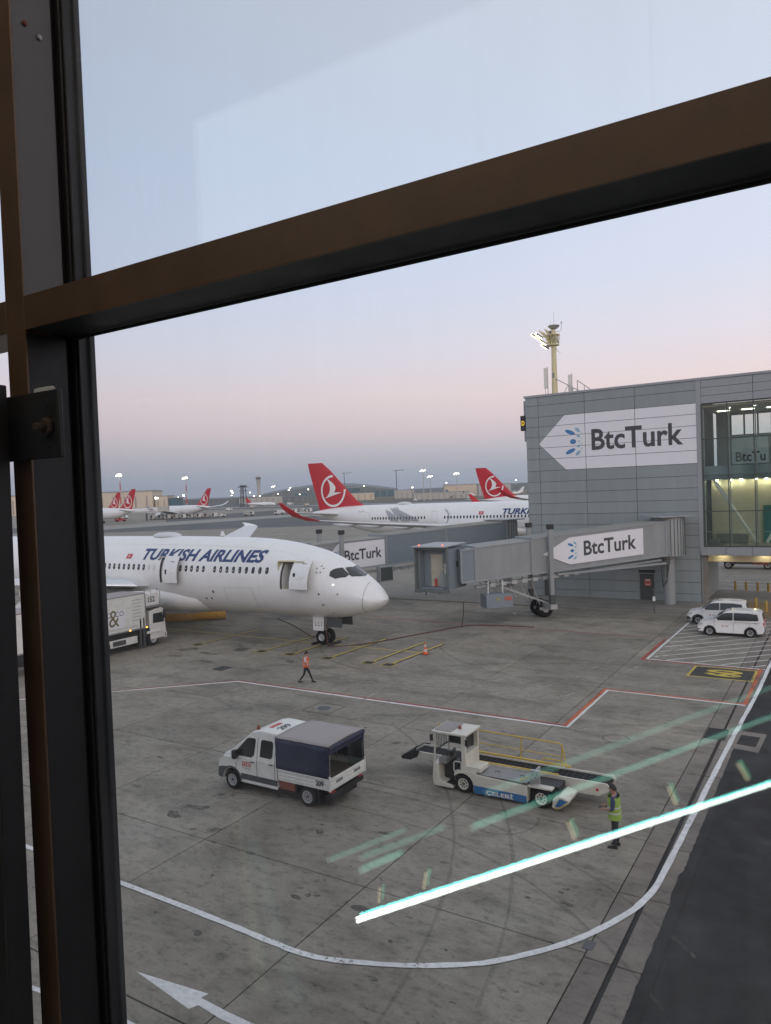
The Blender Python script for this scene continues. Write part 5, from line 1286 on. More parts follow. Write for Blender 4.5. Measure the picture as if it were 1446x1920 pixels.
for x, z in ((-29.55, 2.55), (-29.9, 3.18)): MB().beam(skin(x, z, 0), skin(x + .1, z - .03, .14), .03, .10).build('probe', M['midgrey'], big)
M['noseglint'] = emit_mat('lamp_glint', (1, .9, .7), 2.0)
decal('nose_glint', ellipse(0, 0, .075, .06, 0, 14), lambda u, v: skin(-29.15 + u, 4.52 + v, .008), M['noseglint'], big)  # emissive disc imitating a specular glint on the skin
MB().lathe([(1.25, 0), (1.15, .16), (.75, .30), (.05, .34)], n=24).build('antenna_dome', M['wing'], big, loc=(-47.23 - NX, 0, 7.66)).scale = (1.25, .55, 1)
MB().prism([(-.25, 0), (.2, 0), (.02, .38), (-.14, .38)], 'y', -.03, .03).build('blade_antenna', M['plane'], big, loc=(-41.0 - NX, 0, 7.68))
# nose gear
gx = -31.45 - NX
ng = MB().tube((gx, 0, .45), (gx - .12, 0, 2.2), .11, 14).tube((gx, -.45, .55), (gx, .45, .55), .08, 10).beam((gx + .05, 0, 1.0), (gx + 1.3, 0, 2.1), .1, .1).build('nose_gear', M['metal'], big)
for y in (-.36, .36):
    w = MB().lathe([(.24, -.17), (.46, -.165), (.52, -.10), (.53, 0), (.52, .10), (.46, .165), (.24, .17)], axis='y', n=26, cap=False).build('wheel', M['rubber'], big, loc=(gx, y, .53))
    MB().lathe([(.05, -.175), (.10, -.18), (.12, -.12), (.20, -.13), (.235, -.175), (.26, -.17), (.26, .17), (.05, .15)], axis='y', n=22).build('rim', M['rim'], w)
gd = MB().prism([(gx - .55, 1.05), (gx + .35, 1.05), (gx + .42, 2.05), (gx - .55, 2.05)], 'y', -.72, -.68).build('gear_door', M['plane'], big, bevel=.01)
decal('gear_door_letters', text2d('LLI', .58, .30, bold=.004, spacing=1.5), lambda u, v: (gx - .36 + u, -.727, 1.38 + v), M['darktext'], gd)
MB().prism([(gx + .6, 1.35), (gx + 1.9, 1.35), (gx + 1.9, 2.0), (gx + .6, 2.05)], 'y', -.66, -.62).prism([(gx + .6, 1.35), (gx + 1.9, 1.35), (gx + 1.9, 2.0), (gx + .6, 2.05)], 'y', .62, .66).build('gear_door', M['darkgrey'], big)
ch = thing('wheel_chocks', (-31.45, A_Y, 0), 'dark wheel chocks pushed against the nose wheels of the nearest airliner', 'chocks')
b = MB()
for x in (-.78, .62): b.prism([(x, 0.002), (x + .2, 0.002), (x + .15, .14), (x + .05, .14)], 'y', -.75, .75)
b.build('chock_pair', M['black'], ch)

# ---------------------------------------------------------------- aircraft on the next stand
B_Y = 118.0; BX = -25.0
nxt, fusB, FB, finB, SB = airliner('airliner', 'white airliner with a red fin and red wingtips beyond the jet bridges', (BX, B_Y, 0), 0, L=65.5, r=2.98, zc=5.45, detail=2, span=32.2, wing_x=22.0, fin_h=11.55, tipcol='red', wing_z=-1.5, sharklet=2.6, fin_x=-53.0, dih=.088)
def skinB(x, z, off=.03): d = BX - x; return (-d, -(FB.half(d, z) + off), z)
wb = win_shape(.30, .50)
def bwin(x, z=5.92):
    MB().add([skinB(x + u, z + v, .02) for u, v in wb], [tuple(range(len(wb)))]).build('cabin_window', M['autoglass'], nxt, smooth=0)
for k in range(19): bwin(-74.67 + .62 * k)
for k in range(28): bwin(-59.48 + .62 * k)
tv = grid_cut(text2d('TURKISH AIRLINES', 14.2, 1.0, bold=.038, shear=.22), us=[.6 * k for k in range(1, 24)], vs_=[.13 * k for k in range(1, 8)])
decal('title_lettering', tv, lambda u, v: skinB(-48.7 + u, 6.22 + v, .03), M['navy'], nxt)
fl = grid_cut(([(0, 0), (.85, 0), (.85, .55), (.0, .55)], [[0, 1, 2, 3]]), vs_=[.14, .28, .42])
flag = decal('flag', fl, lambda u, v: skinB(-53.0 + u, 6.28 + v, .03), M['redlogo'], nxt)
decal('crescent', merge(ringshape(.36, .28, .11, .16, 14), ellipse(.6, .28, .06, .06, 0, 6)), lambda u, v: skinB(-53.0 + u, 6.28 + v, .05), M['plane'], flag)
def feather(pts, nm='livery_feather'):
    vf = grid_cut((pts, [list(range(len(pts)))]), us=[min(p[0] for p in pts) + .35 * k for k in range(1, 24)], vs_=[4.6 + .2 * k for k in range(1, 20)])
    decal(nm, vf, lambda u, v: skinB(u, v, .015), M['greydecal'], nxt)
feather([(-72.1, 7.45), (-71.0, 7.15), (-69.9, 6.5), (-68.7, 5.3), (-70.6, 5.3), (-71.2, 6.2)])
feather([(-71.4, 7.95), (-70.6, 7.55), (-70.2, 7.95), (-69.4, 7.2), (-67.8, 6.3), (-66.2, 5.5), (-66.6, 5.2), (-68.2, 5.2), (-69.7, 6.4)])
feather([(-69.8, 8.0), (-69.2, 7.45), (-67.5, 6.75), (-65.0, 5.75), (-64.6, 5.25), (-66.0, 5.25), (-68.2, 6.2), (-69.7, 7.2)])
feather([(-59.9, 7.45), (-59.1, 7.1), (-58.6, 6.5), (-58.5, 5.8), (-58.9, 5.1), (-59.5, 4.7), (-59.0, 5.3), (-58.85, 5.9), (-59.0, 6.6)])
for x0, x1 in ((-76.4, -75.35), (-62.1, -61.05)):
    pth = [skinB(x, z, .004) for x, z in ((x0, 7.0), (x0, 6.4), (x0, 5.8), (x0, 5.1), (x1, 5.1), (x1, 5.8), (x1, 6.4), (x1, 7.0), (x0, 7.0))]
    MB().path(pth, .025, 4).build('cabin_door_joint', M['greydecal'], nxt)
decal('registration', grid_cut(text2d('TC-LHF', 1.5, .3, bold=.02), vs_=[.1, .2]), lambda u, v: skinB(-78.3 + u, 7.1 + v, .02), M['greydecal'], nxt)
MB().lathe([(1.3, 0), (1.1, .25), (.6, .42), (.05, .46)], n=20).build('antenna_dome', M['wing'], nxt, loc=(-69.3 - BX, 0, 8.36)).scale = (1.2, .6, 1)

# ---------------------------------------------------------------- aircraft farther away
airliner('airliner', 'airliner with a red fin rising behind the far one, next to the pier corner', (-30.6, 212, 0), 0, L=65.5, r=2.98, zc=5.45, span=32, wing_x=22, fin_h=11.8, tipcol='red', sharklet=2.6, fin_x=-54.0)
airliner('airliner', 'distant white airliner parked nose left with engine and cargo loaders, red fin', (-375, 318, 0), R(175), L=60.0, r=2.82, zc=5.0, span=29, wing_x=20, fin_h=12.4, near=1, group='airliners across the taxiway')
airliner('airliner', 'distant airliner behind boarding stairs at left, larger of two red fins', (-371, 256, 0), R(178), L=62.0, r=2.82, zc=5.2, span=29, wing_x=20, fin_h=12.4, near=1, group='airliners across the taxiway', wing_sides=())
airliner('airliner', 'airliner half hidden at the far left, smaller of two red fins', (-443, 304, 0), R(178), L=62.0, r=2.82, zc=5.2, span=29, wing_x=20, fin_h=12.0, near=1, group='airliners across the taxiway', wing_sides=())

# ================================================================== VEHICLES
def make_wheel(parent, loc, r, w, rim_m='rim', spokes=10, side=-1, hub='darkgrey'):
    """side -1: outer face towards -y"""
    t = MB().lathe([(r * .60, -w / 2), (r * .90, -w / 2), (r * .985, -w * .36), (r, 0), (r * .985, w * .36), (r * .90, w / 2), (r * .60, w / 2)], axis='y', n=28, cap=False).build('wheel', M['rubber'], parent, loc=loc)
    s = side; b = MB()
    b.lathe([(r * .58, s * w * .30), (r * .66, s * w * .47), (r * .62, s * w * .505), (r * .50, s * w * .46), (r * .48, s * w * .30)], axis='y', n=28, cap=False)
    for k in range(spokes):
        a = 2 * math.pi * k / spokes
        b.beam((r * .13 * math.cos(a), s * w * .38, r * .13 * math.sin(a)), (r * .60 * math.cos(a), s * w * .44, r * .60 * math.sin(a)), r * .13, w * .10, up=(0, 1, 0))
    b.build('rim', M[rim_m], t)
    MB().lathe([(r * .19, s * w * .29), (r * .17, s * w * .47), (.01, s * w * .49)], axis='y', n=14, cap=False).build('hub', M[hub], t)
    bk = MB().lathe([(r * .58, s * w * .24), (.01, s * w * .24)], axis='y', n=20, cap=False).build('rim_shade', M['black'], t)
    return t
def arch(cx, cz, r, a0=180, a1=0, n=9):
    return [(cx + r * math.cos(R(a0 + (a1 - a0) * i / (n - 1))), cz + r * math.sin(R(a0 + (a1 - a0) * i / (n - 1)))) for i in range(n)]
def side_decal(name, poly, yfn, mat, parent, off=.006, sgn=-1):
    """flat polygon (x,z) laid on a flank; yfn(z) gives the flank's y"""
    return decal(name, (poly, [list(range(len(poly)))]), lambda u, v: (u, yfn(v) + sgn * off, v), mat, parent)

# ---------------------------------------------------------------- crew cab pickup truck with blue tarpaulin
tr = thing('crew_cab_truck', (-19.70, 19.38, 0), 'white crew cab flatbed truck with a dark blue tarpaulin cover over its bed', 'truck')
W_ = 2.02
ins = lambda z: max(0, z - 1.16) * .17 + (0.0 if z > .5 else 0)
low = [(.02, .38), (.0, .62), (.03, .86), (.10, 1.02), (.30, 1.17)] + [(2.78, 1.17), (2.82, .42), (1.08, .42)] + arch(.66, .36, .42, 0, 180)[::1] + [(.22, .36)]
cabp = MB().prism(low, 'y', 0, W_).build('cab_body', M['truckwhite'], tr, bevel=.035)
up = [(.12, 1.165), (.30, 1.30), (.66, 1.44), (1.38, 2.02), (1.62, 2.19), (1.95, 2.26), (2.70, 2.24), (2.76, 2.14), (2.80, 1.165)]
up = [(.62, 1.165), (.64, 1.425), (1.38, 2.02), (1.62, 2.19), (1.95, 2.26), (2.70, 2.24), (2.76, 2.14), (2.80, 1.165)]
gh = MB().prism(up, 'y', 0, W_, inset=ins).build('cab_upper', M['truckwhite'], tr, bevel=.04, seg=3)
hood = MB().prism([(.10, 1.10), (.28, 1.26), (.66, 1.435), (.74, 1.40), (.74, 1.10)], 'y', .01, W_ - .01, inset=lambda z: max(0, z - 1.1) * .3).build('bonnet', M['truckwhite'], tr, bevel=.05, seg=3)
yf = lambda z: ins(z)
# hood bulge so that the bonnet tapers in plan
for o_ in (hood,):
    for v in o_.data.vertices:
        if v.co.x < .7: k = (.7 - v.co.x) / .7; v.co.y += (W_ / 2 - v.co.y) * .16 * k * k
side_decal('door_window', [(.82, 1.36), (1.34, 1.90), (1.42, 1.95), (1.72, 1.97), (1.78, 1.92), (1.74, 1.40), (1.62, 1.30), (.95, 1.29)], yf, M['autoglass'], tr)
side_decal('rear_window', [(2.00, 1.38), (2.02, 1.90), (2.07, 1.97), (2.52, 1.97), (2.58, 1.91), (2.58, 1.44), (2.50, 1.37)], yf, M['autoglass'], tr)
side_decal('door_window', [(.82, 1.36), (1.34, 1.90), (1.42, 1.95), (1.72, 1.97), (1.78, 1.92), (1.74, 1.40), (1.62, 1.30), (.95, 1.29)], lambda z: W_ - ins(z), M['autoglass'], tr, sgn=1)
side_decal('rear_window', [(2.00, 1.38), (2.02, 1.90), (2.07, 1.97), (2.52, 1.97), (2.58, 1.91), (2.58, 1.44), (2.50, 1.37)], lambda z: W_ - ins(z), M['autoglass'], tr, sgn=1)
b = MB(); b.add([(.70, .16, 1.475), (.70, W_ - .16, 1.475), (1.37, W_ - .24, 2.015), (1.37, .24, 2.015)], [(0, 1, 2, 3)])
ws = b.build('windscreen', M['autoglass'], tr); ws.location = (-.014, 0, .018)
b = MB()
for x0, z0, x1, z1 in ((1.88, .44, 1.88, 2.04), (.88, 1.02, .88, .80), (2.70, .44, 2.70, 2.1)): b.beam((x0, ins(z0) - .002, z0), (x1, ins(min(z1, 1.16)) - .002, min(z1, 1.16)), .012, .012); b.beam((x0, -.002, 1.16), (x1, ins(z1) - .002, max(z1, 1.17)), .012, .012)
b.build('door_gap', M['darkgrey'], tr)
skirt = MB().box(1.12, 2.81, -.012, .03, .47, .68).build('side_moulding', M['darkgrey'], tr, bevel=.01)
MB().box(1.12, 2.81, -.008, .03, .36, .455).build('sill', M['truckwhite'], tr, bevel=.01)
bp = MB().prism([(-.05, .36), (-.06, .62), (.0, .72), (.26, .74), (.26, .36)], 'y', .08, W_ - .08)
bp.prism([(.0, .40), (.02, .74), (.24, .80)] + arch(.66, .36, .46, 105, 178, 5) + [(.2, .36)], 'y', -.015, .08); bp.build('bumper', M['darkgrey'], tr, bevel=.02)
bp2 = MB(); ar = arch(.66, .36, .435, 5, 178, 12); ar2 = arch(.66, .36, .50, 5, 178, 12)
bp2.prism(ar + ar2[::-1], 'y', -.02, .05); bp2.build('wheel_arch', M['darkgrey'], tr)
side_decal('headlamp', [(.10, .93), (.14, 1.06), (.26, 1.16), (.33, 1.12), (.22, .95)], lambda z: .10, M['rim'], tr, off=.02)
MB().box(.05, .12, .5, 1.5, .80, .98).build('grille', M['black'], tr)
for y, s_ in ((-.20, -1), (W_ + .03, 1)):
    mr_ = MB().box(.86, 1.02, y, y + .17, 1.20, 1.52).build('wing_mirror', M['black'], tr, bevel=.03); MB().beam((.98, y + .1, 1.35), (1.0, y + .1 - s_ * .15, 1.3), .06, .08).build('mirror_arm', M['black'], mr_)
for x, z in ((1.60, 1.13), (2.45, 1.17)): MB().box(x, x + .17, -.03, -.002, z, z + .035).build('door_handle', M['black'], tr, bevel=.008)
# company squares and tiny line of text on the door
lg = MB()
for k in range(3): lg.box(1.20 + k * .135, 1.315 + k * .135, -.010, -.004, .95, 1.12)
lg = lg.build('door_emblem', M['redlogo'], tr)
decal('emblem_lettering', text2d('TGS', .36, .13, bold=.02), lambda u, v: (1.215 + u, -.013, .97 + v), M['truckwhite'], lg)
decal('door_small_text', text2d('TURKISH GROUND SERVICES', .42, .035), lambda u, v: (1.18 + u, -.008, .87 + v), M['darkgrey'], tr)
rfz = lambda x: 2.26 - .027 * (x - 1.95)
lg = MB()
for k in range(3): lg.box(1.98 + .0, 2.14, .62 + .20 * k, .79 + .20 * k, 2.262, 2.27)
lg.build('roof_emblem', M['redlogo'], tr)
decal('roof_number', text2d('299', .58, .30, bold=.02), lambda u, v: (2.60 - v, .62 + u, 2.272), M['darktext'], tr)
bc = MB().lathe([(.07, 2.20), (.07, 2.26), (.055, 2.265), (.05, 2.34), (.02, 2.36)], n=12, c=(1.66, .42, 0)).build('beacon', M['rust'], tr)
# flatbed
bed = MB().box(2.84, 5.06, .0, 2.06, .80, .88).build('bed_floor', M['wood'], tr)
for k in range(9): MB().box(2.86 + .243 * k, 2.86 + .243 * (k + 1) - .012, .05, 2.0, .881, .90).build('bed_plank', M['wood'], bed)
for nm, a in (('side_board', (2.86, 5.06, -.02, .02, .72, 1.13)), ('side_board', (2.86, 5.06, 2.04, 2.08, .72, 1.13)), ('tailgate', (5.062, 5.10, -.02, 2.08, .72, 1.13)), ('headboard', (2.84, 2.87, .02, 2.04, .88, 1.25))):
    bd = MB().box(*a).build(nm, M['truckwhite'], tr, bevel=.008)
    b = MB(); x0, x1, y0, y1, z0, z1 = a
    if nm == 'side_board': 
        for z in (.80, .92, 1.04): b.box(x0 + .05, x1 - .05, y0 - .012, y1 + .012, z, z + .05)
    elif nm == 'tailgate':
        for z in (.80, .92, 1.04): b.box(x0 - .01, x1 + .012, y0 + .06, y1 - .06, z, z + .05)
    else: b.box(x0 - .01, x1 + .01, .1, 1.9, 1.0, 1.05)
    b.build('pressed_rib', M['truckwhite'], bd, bevel=.008)
for y in (-.03, 2.05): MB().box(5.02, 5.11, y, y + .05, .70, 1.2).build('corner_post', M['truckwhite'], tr, bevel=.006)
decal('bed_number', text2d('209', .34, .19, bold=.03), lambda u, v: (4.50 + u, -.036, .83 + v), M['darktext'], tr)
for y in (.3, 1.35): MB().box(5.113, 5.118, y, y + .38, .90, 1.0).build('tail_plate', M['midgrey'], tr)
M['clearsheet'] = glass_mat('clear_sheet', tint=(.55, .64, .64), ior=1.4, rough=.1)
# tarpaulin: front and flanks, roof, open rear with rolled flap
tf = MB()
def tarp_side(y):
    b = MB(); P = []
    nx, nz = 14, 6; random.seed(int(y * 10) + 3)
    for j in range(nz + 1):
        for i in range(nx + 1):
            x = 2.80 + 2.26 * i / nx; z = 1.10 + 1.10 * j / nz; P.append((x, y + random.uniform(-.012, .012) - .02 * math.sin(3 * i / nx * math.pi) * math.sin(j / nz * math.pi), z))
    F1 = [(j * (nx + 1) + i, j * (nx + 1) + i + 1, (j + 1) * (nx + 1) + i + 1, (j + 1) * (nx + 1) + i) for j in range(nz) for i in range(nx)]
    b.add(P, F1); return b
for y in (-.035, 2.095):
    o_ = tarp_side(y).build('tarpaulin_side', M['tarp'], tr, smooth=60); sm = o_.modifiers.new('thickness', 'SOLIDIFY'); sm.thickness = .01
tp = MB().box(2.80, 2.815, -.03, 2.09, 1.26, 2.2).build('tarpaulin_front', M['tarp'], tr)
P = []; nx, ny = 10, 8; random.seed(9)
for j in range(ny + 1):
    for i in range(nx + 1): P.append((2.78 + 2.32 * i / nx, -.05 + 2.16 * j / ny, 2.22 + .05 * math.sin(math.pi * j / ny) - .012 * abs(math.sin(4 * math.pi * i / nx)) + random.uniform(-.004, .004)))
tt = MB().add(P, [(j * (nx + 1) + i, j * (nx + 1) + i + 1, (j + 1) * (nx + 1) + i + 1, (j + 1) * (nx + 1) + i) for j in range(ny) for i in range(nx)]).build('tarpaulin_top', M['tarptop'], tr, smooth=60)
sm = tt.modifiers.new('thickness', 'SOLIDIFY'); sm.thickness = .012
MB().add([(5.085, 1.05, 1.14), (5.085, 2.06, 1.14), (5.085, 2.06, 2.12), (5.085, 1.05, 2.12)], [(0, 1, 2, 3)]).build('clear_rear_flap', M['clearsheet'], tr)
MB().box(5.075, 5.09, -.02, 2.08, 1.93, 2.12).build('rear_valance', M['tarp'], tr)
for y in (.7, 1.35): MB().box(3.3 + y * .3, 4.2 + y * .3, 2.078, 2.085, 1.45, 1.85).build('tarpaulin_window', M['midgrey'], tr)
MB().tube((5.07, -.02, 2.13), (5.07, 2.08, 2.13), .075, 10).build('rolled_flap', M['tarp'], tr)
b = MB()
for y in (.05, 2.01):
    for x in (2.86, 3.9, 5.05): b.tube((x, y, 1.0), (x, y, 2.2), .018, 6)
    b.tube((2.86, y, 2.2), (5.05, y, 2.2), .018, 6).tube((2.86, y, 1.12), (5.05, y, 1.12), .02, 6)
for x in (2.86, 3.9, 5.05): b.tube((x, 0, 2.2), (x, 2.06, 2.2), .018, 6)
b.build('tarpaulin_hoops', M['midgrey'], tr)
MB().path([(2.80, -.06, 1.12), (5.06, -.06, 1.12)], .014, 6).build('tarpaulin_rope', M['truckwhite'], tr)
MB().box(.25, 4.9, .24, 1.80, .20, .46).build('light_block', M['black'], tr)  # black box added to close off light below the truck
# chassis
MB().box(2.6, 4.95, .55, .68, .50, .70).box(2.6, 4.95, 1.35, 1.48, .50, .70).box(4.9, 5.08, .1, 1.96, .45, .6).build('chassis', M['black'], tr)
MB().box(2.86, 3.52, .06, .5, .40, .71).build('tool_locker', M['rust'], tr, bevel=.015)
MB().box(4.95, 5.06, .12, .34, .50, .62).box(4.95, 5.06, 1.72, 1.94, .50, .62).build('tail_lamp', M['redlogo'], tr)
MB().box(4.52, 4.56, .05, .45, .22, .70).box(3.56, 3.6, .05, .42, .35, .70).build('mud_flap', M['black'], tr)
for x, y, s_ in ((.66, .13, -1), (4.08, .13, -1), (.66, W_ - .13, 1), (4.08, W_ - .10, 1)): make_wheel(tr, (x, y, .345), .345, .22, side=s_)

# ---------------------------------------------------------------- belt loader
bl = thing('belt_loader', (-12.6, 22.75, 0), 'white belt loader with blue stripe and yellow railing, conveyor running along its far side', 'belt loader')
BW = 1.0      # chassis width, the conveyor lies beyond it
body = [(.02, .20), (.0, .42), (.10, .95)] + [(.42, .98), (.44, .5), (.98, .50), (1.0, .42)]
# near side: front tub, mid body with wheel arch, rear deck
fr_ = MB().prism([(.0, .16), (-.02, .40), (.04, .92), (.22, .92), (.26, .30), (.75, .22), (.78, .10), (.10, .10)], 'y', .0, .95).build('front_tub', M['loaderwhite'], bl, bevel=.02)
mid = [(.82, .36), (.86, .74), (1.25, .80), (1.66, .80), (1.66, .74), (3.52, .66), (3.52, .14), (1.62, .10)] + arch(1.17, .30, .40, -15, 170, 10)
mb = MB().prism(mid, 'y', 0, .95).build('chassis_body', M['loaderwhite'], bl, bevel=.015)
MB().prism([(1.60, .10), (1.58, .36), (3.50, .34), (3.50, .12)], 'y', -.012, .01).build('blue_stripe', M['blueplate'], bl)
decal('company_lettering', text2d('ÇELEBİ', .98, .20, bold=.03), lambda u, v: (2.05 + u, -.020, .11 + v * 1.05), M['white'], bl)
dk = MB()
MB().box(1.72, 3.52, .04, .93, .745, .76).build('deck_plate', M['midgrey'], bl)
MB().box(1.24, 1.84, .05, .72, .80, .96).build('step_box', M['loaderwhite'], bl, bevel=.015)
for x in (2.2, 3.1): MB().path([(x, .5, .765), (x, .5, .80), (x + .16, .5, .80), (x + .16, .5, .765)], .012, 6).build('deck_handle', M['black'], bl)
# cab
b = MB()
for x, y in ((.06, .04), (.06, 1.12)): b.beam((x + .02, y, .9), (x + .06, y, 1.98), .06, .06)
b.box(1.14, 1.30, .02, .12, .78, 1.98).box(1.14, 1.30, 1.06, 1.14, .78, 1.98).box(1.10, 1.30, .12, 1.06, .78, 1.36)
cabf = b.build('cab_frame', M['loaderwhite'], bl, bevel=.012)
rf = MB().box(.02, 1.36, -.02, 1.20, 1.98, 2.06).build('cab_roof', M['loaderwhite'], bl, bevel=.02)
MB().box(.10, .72, .08, 1.10, 2.062, 2.085).build('roof_hatch', M['tarptop'], rf)
b = MB()
for k in range(7): b.box(.12 + .1 * k, .13 + .1 * k, .08, 1.1, 2.086, 2.092)
b.build('hatch_ribs', M['midgrey'], rf)
MB().lathe([(.06, 2.06), (.06, 2.10), (.05, 2.17), (.01, 2.18)], n=10, c=(.86, .55, 0)).build('beacon', M['rust'], rf)
MB().box(1.10, 1.14, .13, 1.05, 1.42, 1.92).build('rear_screen', M['autoglass'], cabf)
MB().box(.10, 1.10, 1.10, 1.125, 1.30, 1.90).build('side_screen', M['autoglass'], cabf)
b = MB().box(.05, .09, .10, 1.06, 1.30, 1.34).box(.05, .09, .10, 1.06, 1.90, 1.94)
for k in range(8): b.box(.06, .08, .14 + .12 * k, .155 + .12 * k, 1.34, 1.90)
b.build('screen_grid', M['darkgrey'], cabf)
MB().prism([(.20, .88), (.22, 1.10), (.42, 1.16), (.50, 1.08), (.50, .88)], 'y', .10, .95).build('dashboard', M['midgrey'], bl, bevel=.02)
b = MB()
for k in range(6): b.box(.28 + .07 * (k % 3), .33 + .07 * (k % 3), .25 + .25 * (k // 3), .40 + .25 * (k // 3), 1.13, 1.17)
b.build('switches', M['black'], bl)
st = MB(); ring = [(.17 * math.cos(t), .17 * math.sin(t)) for t in [2 * math.pi * k / 20 for k in range(21)]]
st.path([(.60 + .06 * v / .17, .45 + u, 1.22 + v * .9) for u, v in ring], .018, 6).tube((.45, .45, 1.05), (.60, .45, 1.2), .02, 6).beam((.6, .29, 1.22), (.6, .61, 1.22), .02, .02)
st.build('steering_wheel', M['black'], bl)
MB().box(.88, 1.12, .15, .75, .55, .78).box(1.02, 1.14, .15, .75, .78, 1.25).build('seat', M['black'], bl, bevel=.03)
MB().box(.28, .80, .40, .90, .24, .86).box(.28, .82, .04, .40, .225, .26).build('footwell', M['black'], bl)
MB().path([(.84, .02, .74), (.84, .02, 1.02), (.90, .02, 1.08), (1.12, .02, 1.08), (1.13, .02, .8)], .022, 6).build('grab_rail', M['loaderwhite'], bl)
for y, x in ((-.1, .04), (-.12, 1.42)): MB().box(x - .05, x + .05, y - .02, y + .06, 1.72, 1.95).build('mirror', M['black'], bl, bevel=.01)
# rear end: wheel arch, bumper with yellow stripes, control post
re = [(4.36, .14), (4.44, .10), (4.62, .12), (4.92, .36), (4.92, .44), (4.60, .54), (4.40, .42)]
MB().box(3.53, 4.5, .30, .95, .16, .70).build('wheel_well', M['black'], bl)
MB().box(3.53, 4.36, .02, .30, .64, .70).build('rear_fender', M['loaderwhite'], bl, bevel=.01)
MB().prism(re, 'y', .0, .95).build('rear_body', M['loaderwhite'], bl, bevel=.012)
MB().prism([(4.46, .18), (4.62, .18), (4.86, .40), (4.62, .46)], 'y', -.014, .0).build('rear_panel', M['blueplate'], bl)
hz = MB()
for k in range(6): x = 4.44 + .085 * k; hz.box(x, x + .045, -.016, -.012, .10 + max(0, k - 1) * .055, .15 + max(0, k - 1) * .055)
hz.build('hazard_stripes', M['yellow'], bl)
MB().box(3.60, 3.66, .05, .95, .72, 1.05).box(3.64, 3.94, .04, .16, .78, 1.22).build('control_post', M['metal'], bl, bevel=.01)
b = MB()
for x, z in ((3.72, 1.08), (3.80, 1.0), (3.86, 1.1)): b.lathe([(.02, .036), (.02, .03)], axis='y', c=(x, 0, z), n=8)
b.build('push_buttons', M['black'], bl)
MB().beam((3.2, .2, .76), (3.62, .3, .95), .03, .03).build('stay', M['yellow'], bl)
for x, y, s_ in ((1.17, .16, -1), (3.98, .16, -1), (1.17, 1.75, 1), (3.98, 1.75, 1)): make_wheel(bl, (x, y, .32), .32, .24, spokes=8, side=s_, rim_m='loaderwhite')
# conveyor: long boom along the far side
y0, y1 = 1.0, 1.86
zt = lambda x: .74 - .012 * (x + 2.0) * 0 + (.02 if x < 0 else 0)
boom = MB()
prof = [(-1.70, .58), (-1.35, .80), (5.86, .80), (5.96, .70), (5.92, .55), (5.60, .36), (4.6, .34), (.2, .52), (-1.3, .56), (-1.68, .50)]
for ya, yb in ((y0, y0 + .06), (y1 - .06, y1)): boom.prism(prof, 'y', ya, yb)
bo = boom.build('conveyor_boom', M['loaderwhite'], bl, bevel=.01)
MB().prism([(-1.64, .55), (-1.32, .74), (5.80, .74), (5.90, .66), (5.75, .58), (-1.3, .60)], 'y', y0 + .06, y1 - .06).build('belt', M['rubber'], bo)
b = MB()
for k in range(37): x = -1.28 + .19 * k; b.box(x, x + .015, y0 + .08, y1 - .08, .741, .748)
b.build('belt_ribs', M['black'], bo)
MB().prism([(-1.83, .44), (-1.78, .60), (-1.33, .84), (-1.08, .84), (-1.18, .60), (-1.48, .44)], 'y', y0 - .03, y0 - .001).prism([(-1.83, .44), (-1.78, .60), (-1.33, .84), (-1.08, .84), (-1.18, .60), (-1.48, .44)], 'y', y1 + .001, y1 + .03).box(-1.86, -1.78, y0 - .03, y1 + .03, .44, .56).build('boom_bumper', M['black'], bo)
MB().lathe([(.05, -.006), (.05, 0)], axis='y', c=(5.55, y0 - .001, .56), n=12).build('red_button', M['redlogo'], bo)
MB().box(-.6, 4.4, y1 + .01, y1 + .07, .60, .70).build('yellow_rail_base', M['yellow'], bo)
MB().box(.85, 4.25, y0 + .02, y0 + .09, .801, .83).box(.85, 4.4, y1 - .02, y1 + .06, .81, .86).build('yellow_kerb', M['yellow'], bo)
b = MB()
for x in (.9, 2.6, 4.1): b.tube((x - .05, y1 + .08, .70), (x, y1 + .05, 1.62 - .01 * x), .022, 8)
b.path([(-.75, y1 + .1, 1.62), (.4, y1 + .06, 1.62), (.9, y1 + .05, 1.62), (2.6, y1 + .05, 1.60), (4.0, y1 + .05, 1.58), (4.1, y1 + .05, 1.50), (4.25, y1 + .06, .75)], .024, 8).tube((.86, y1 + .06, 1.15), (4.12, y1 + .06, 1.12), .016, 8).tube((-.75, y1 + .1, 1.62), (-.72, y1 + .1, 1.3), .02, 6)
b.build('railing', M['yellow'], bl)
MB().path([(3.3, y1 + .1, .72), (3.4, y1 + .1, .95), (4.0, y1 + .1, .95), (4.35, y1 + .1, .72)], .025, 8).build('hand_loop', M['yellow'], bl)
MB().beam((3.6, 1.1, .3), (4.9, 1.2, .55), .08, .08).beam((3.6, 1.7, .3), (4.9, 1.7, .55), .08, .08).box(.3, 4.3, .96, 1.7, .14, .36).build('under_frame', M['midgrey'], bl)

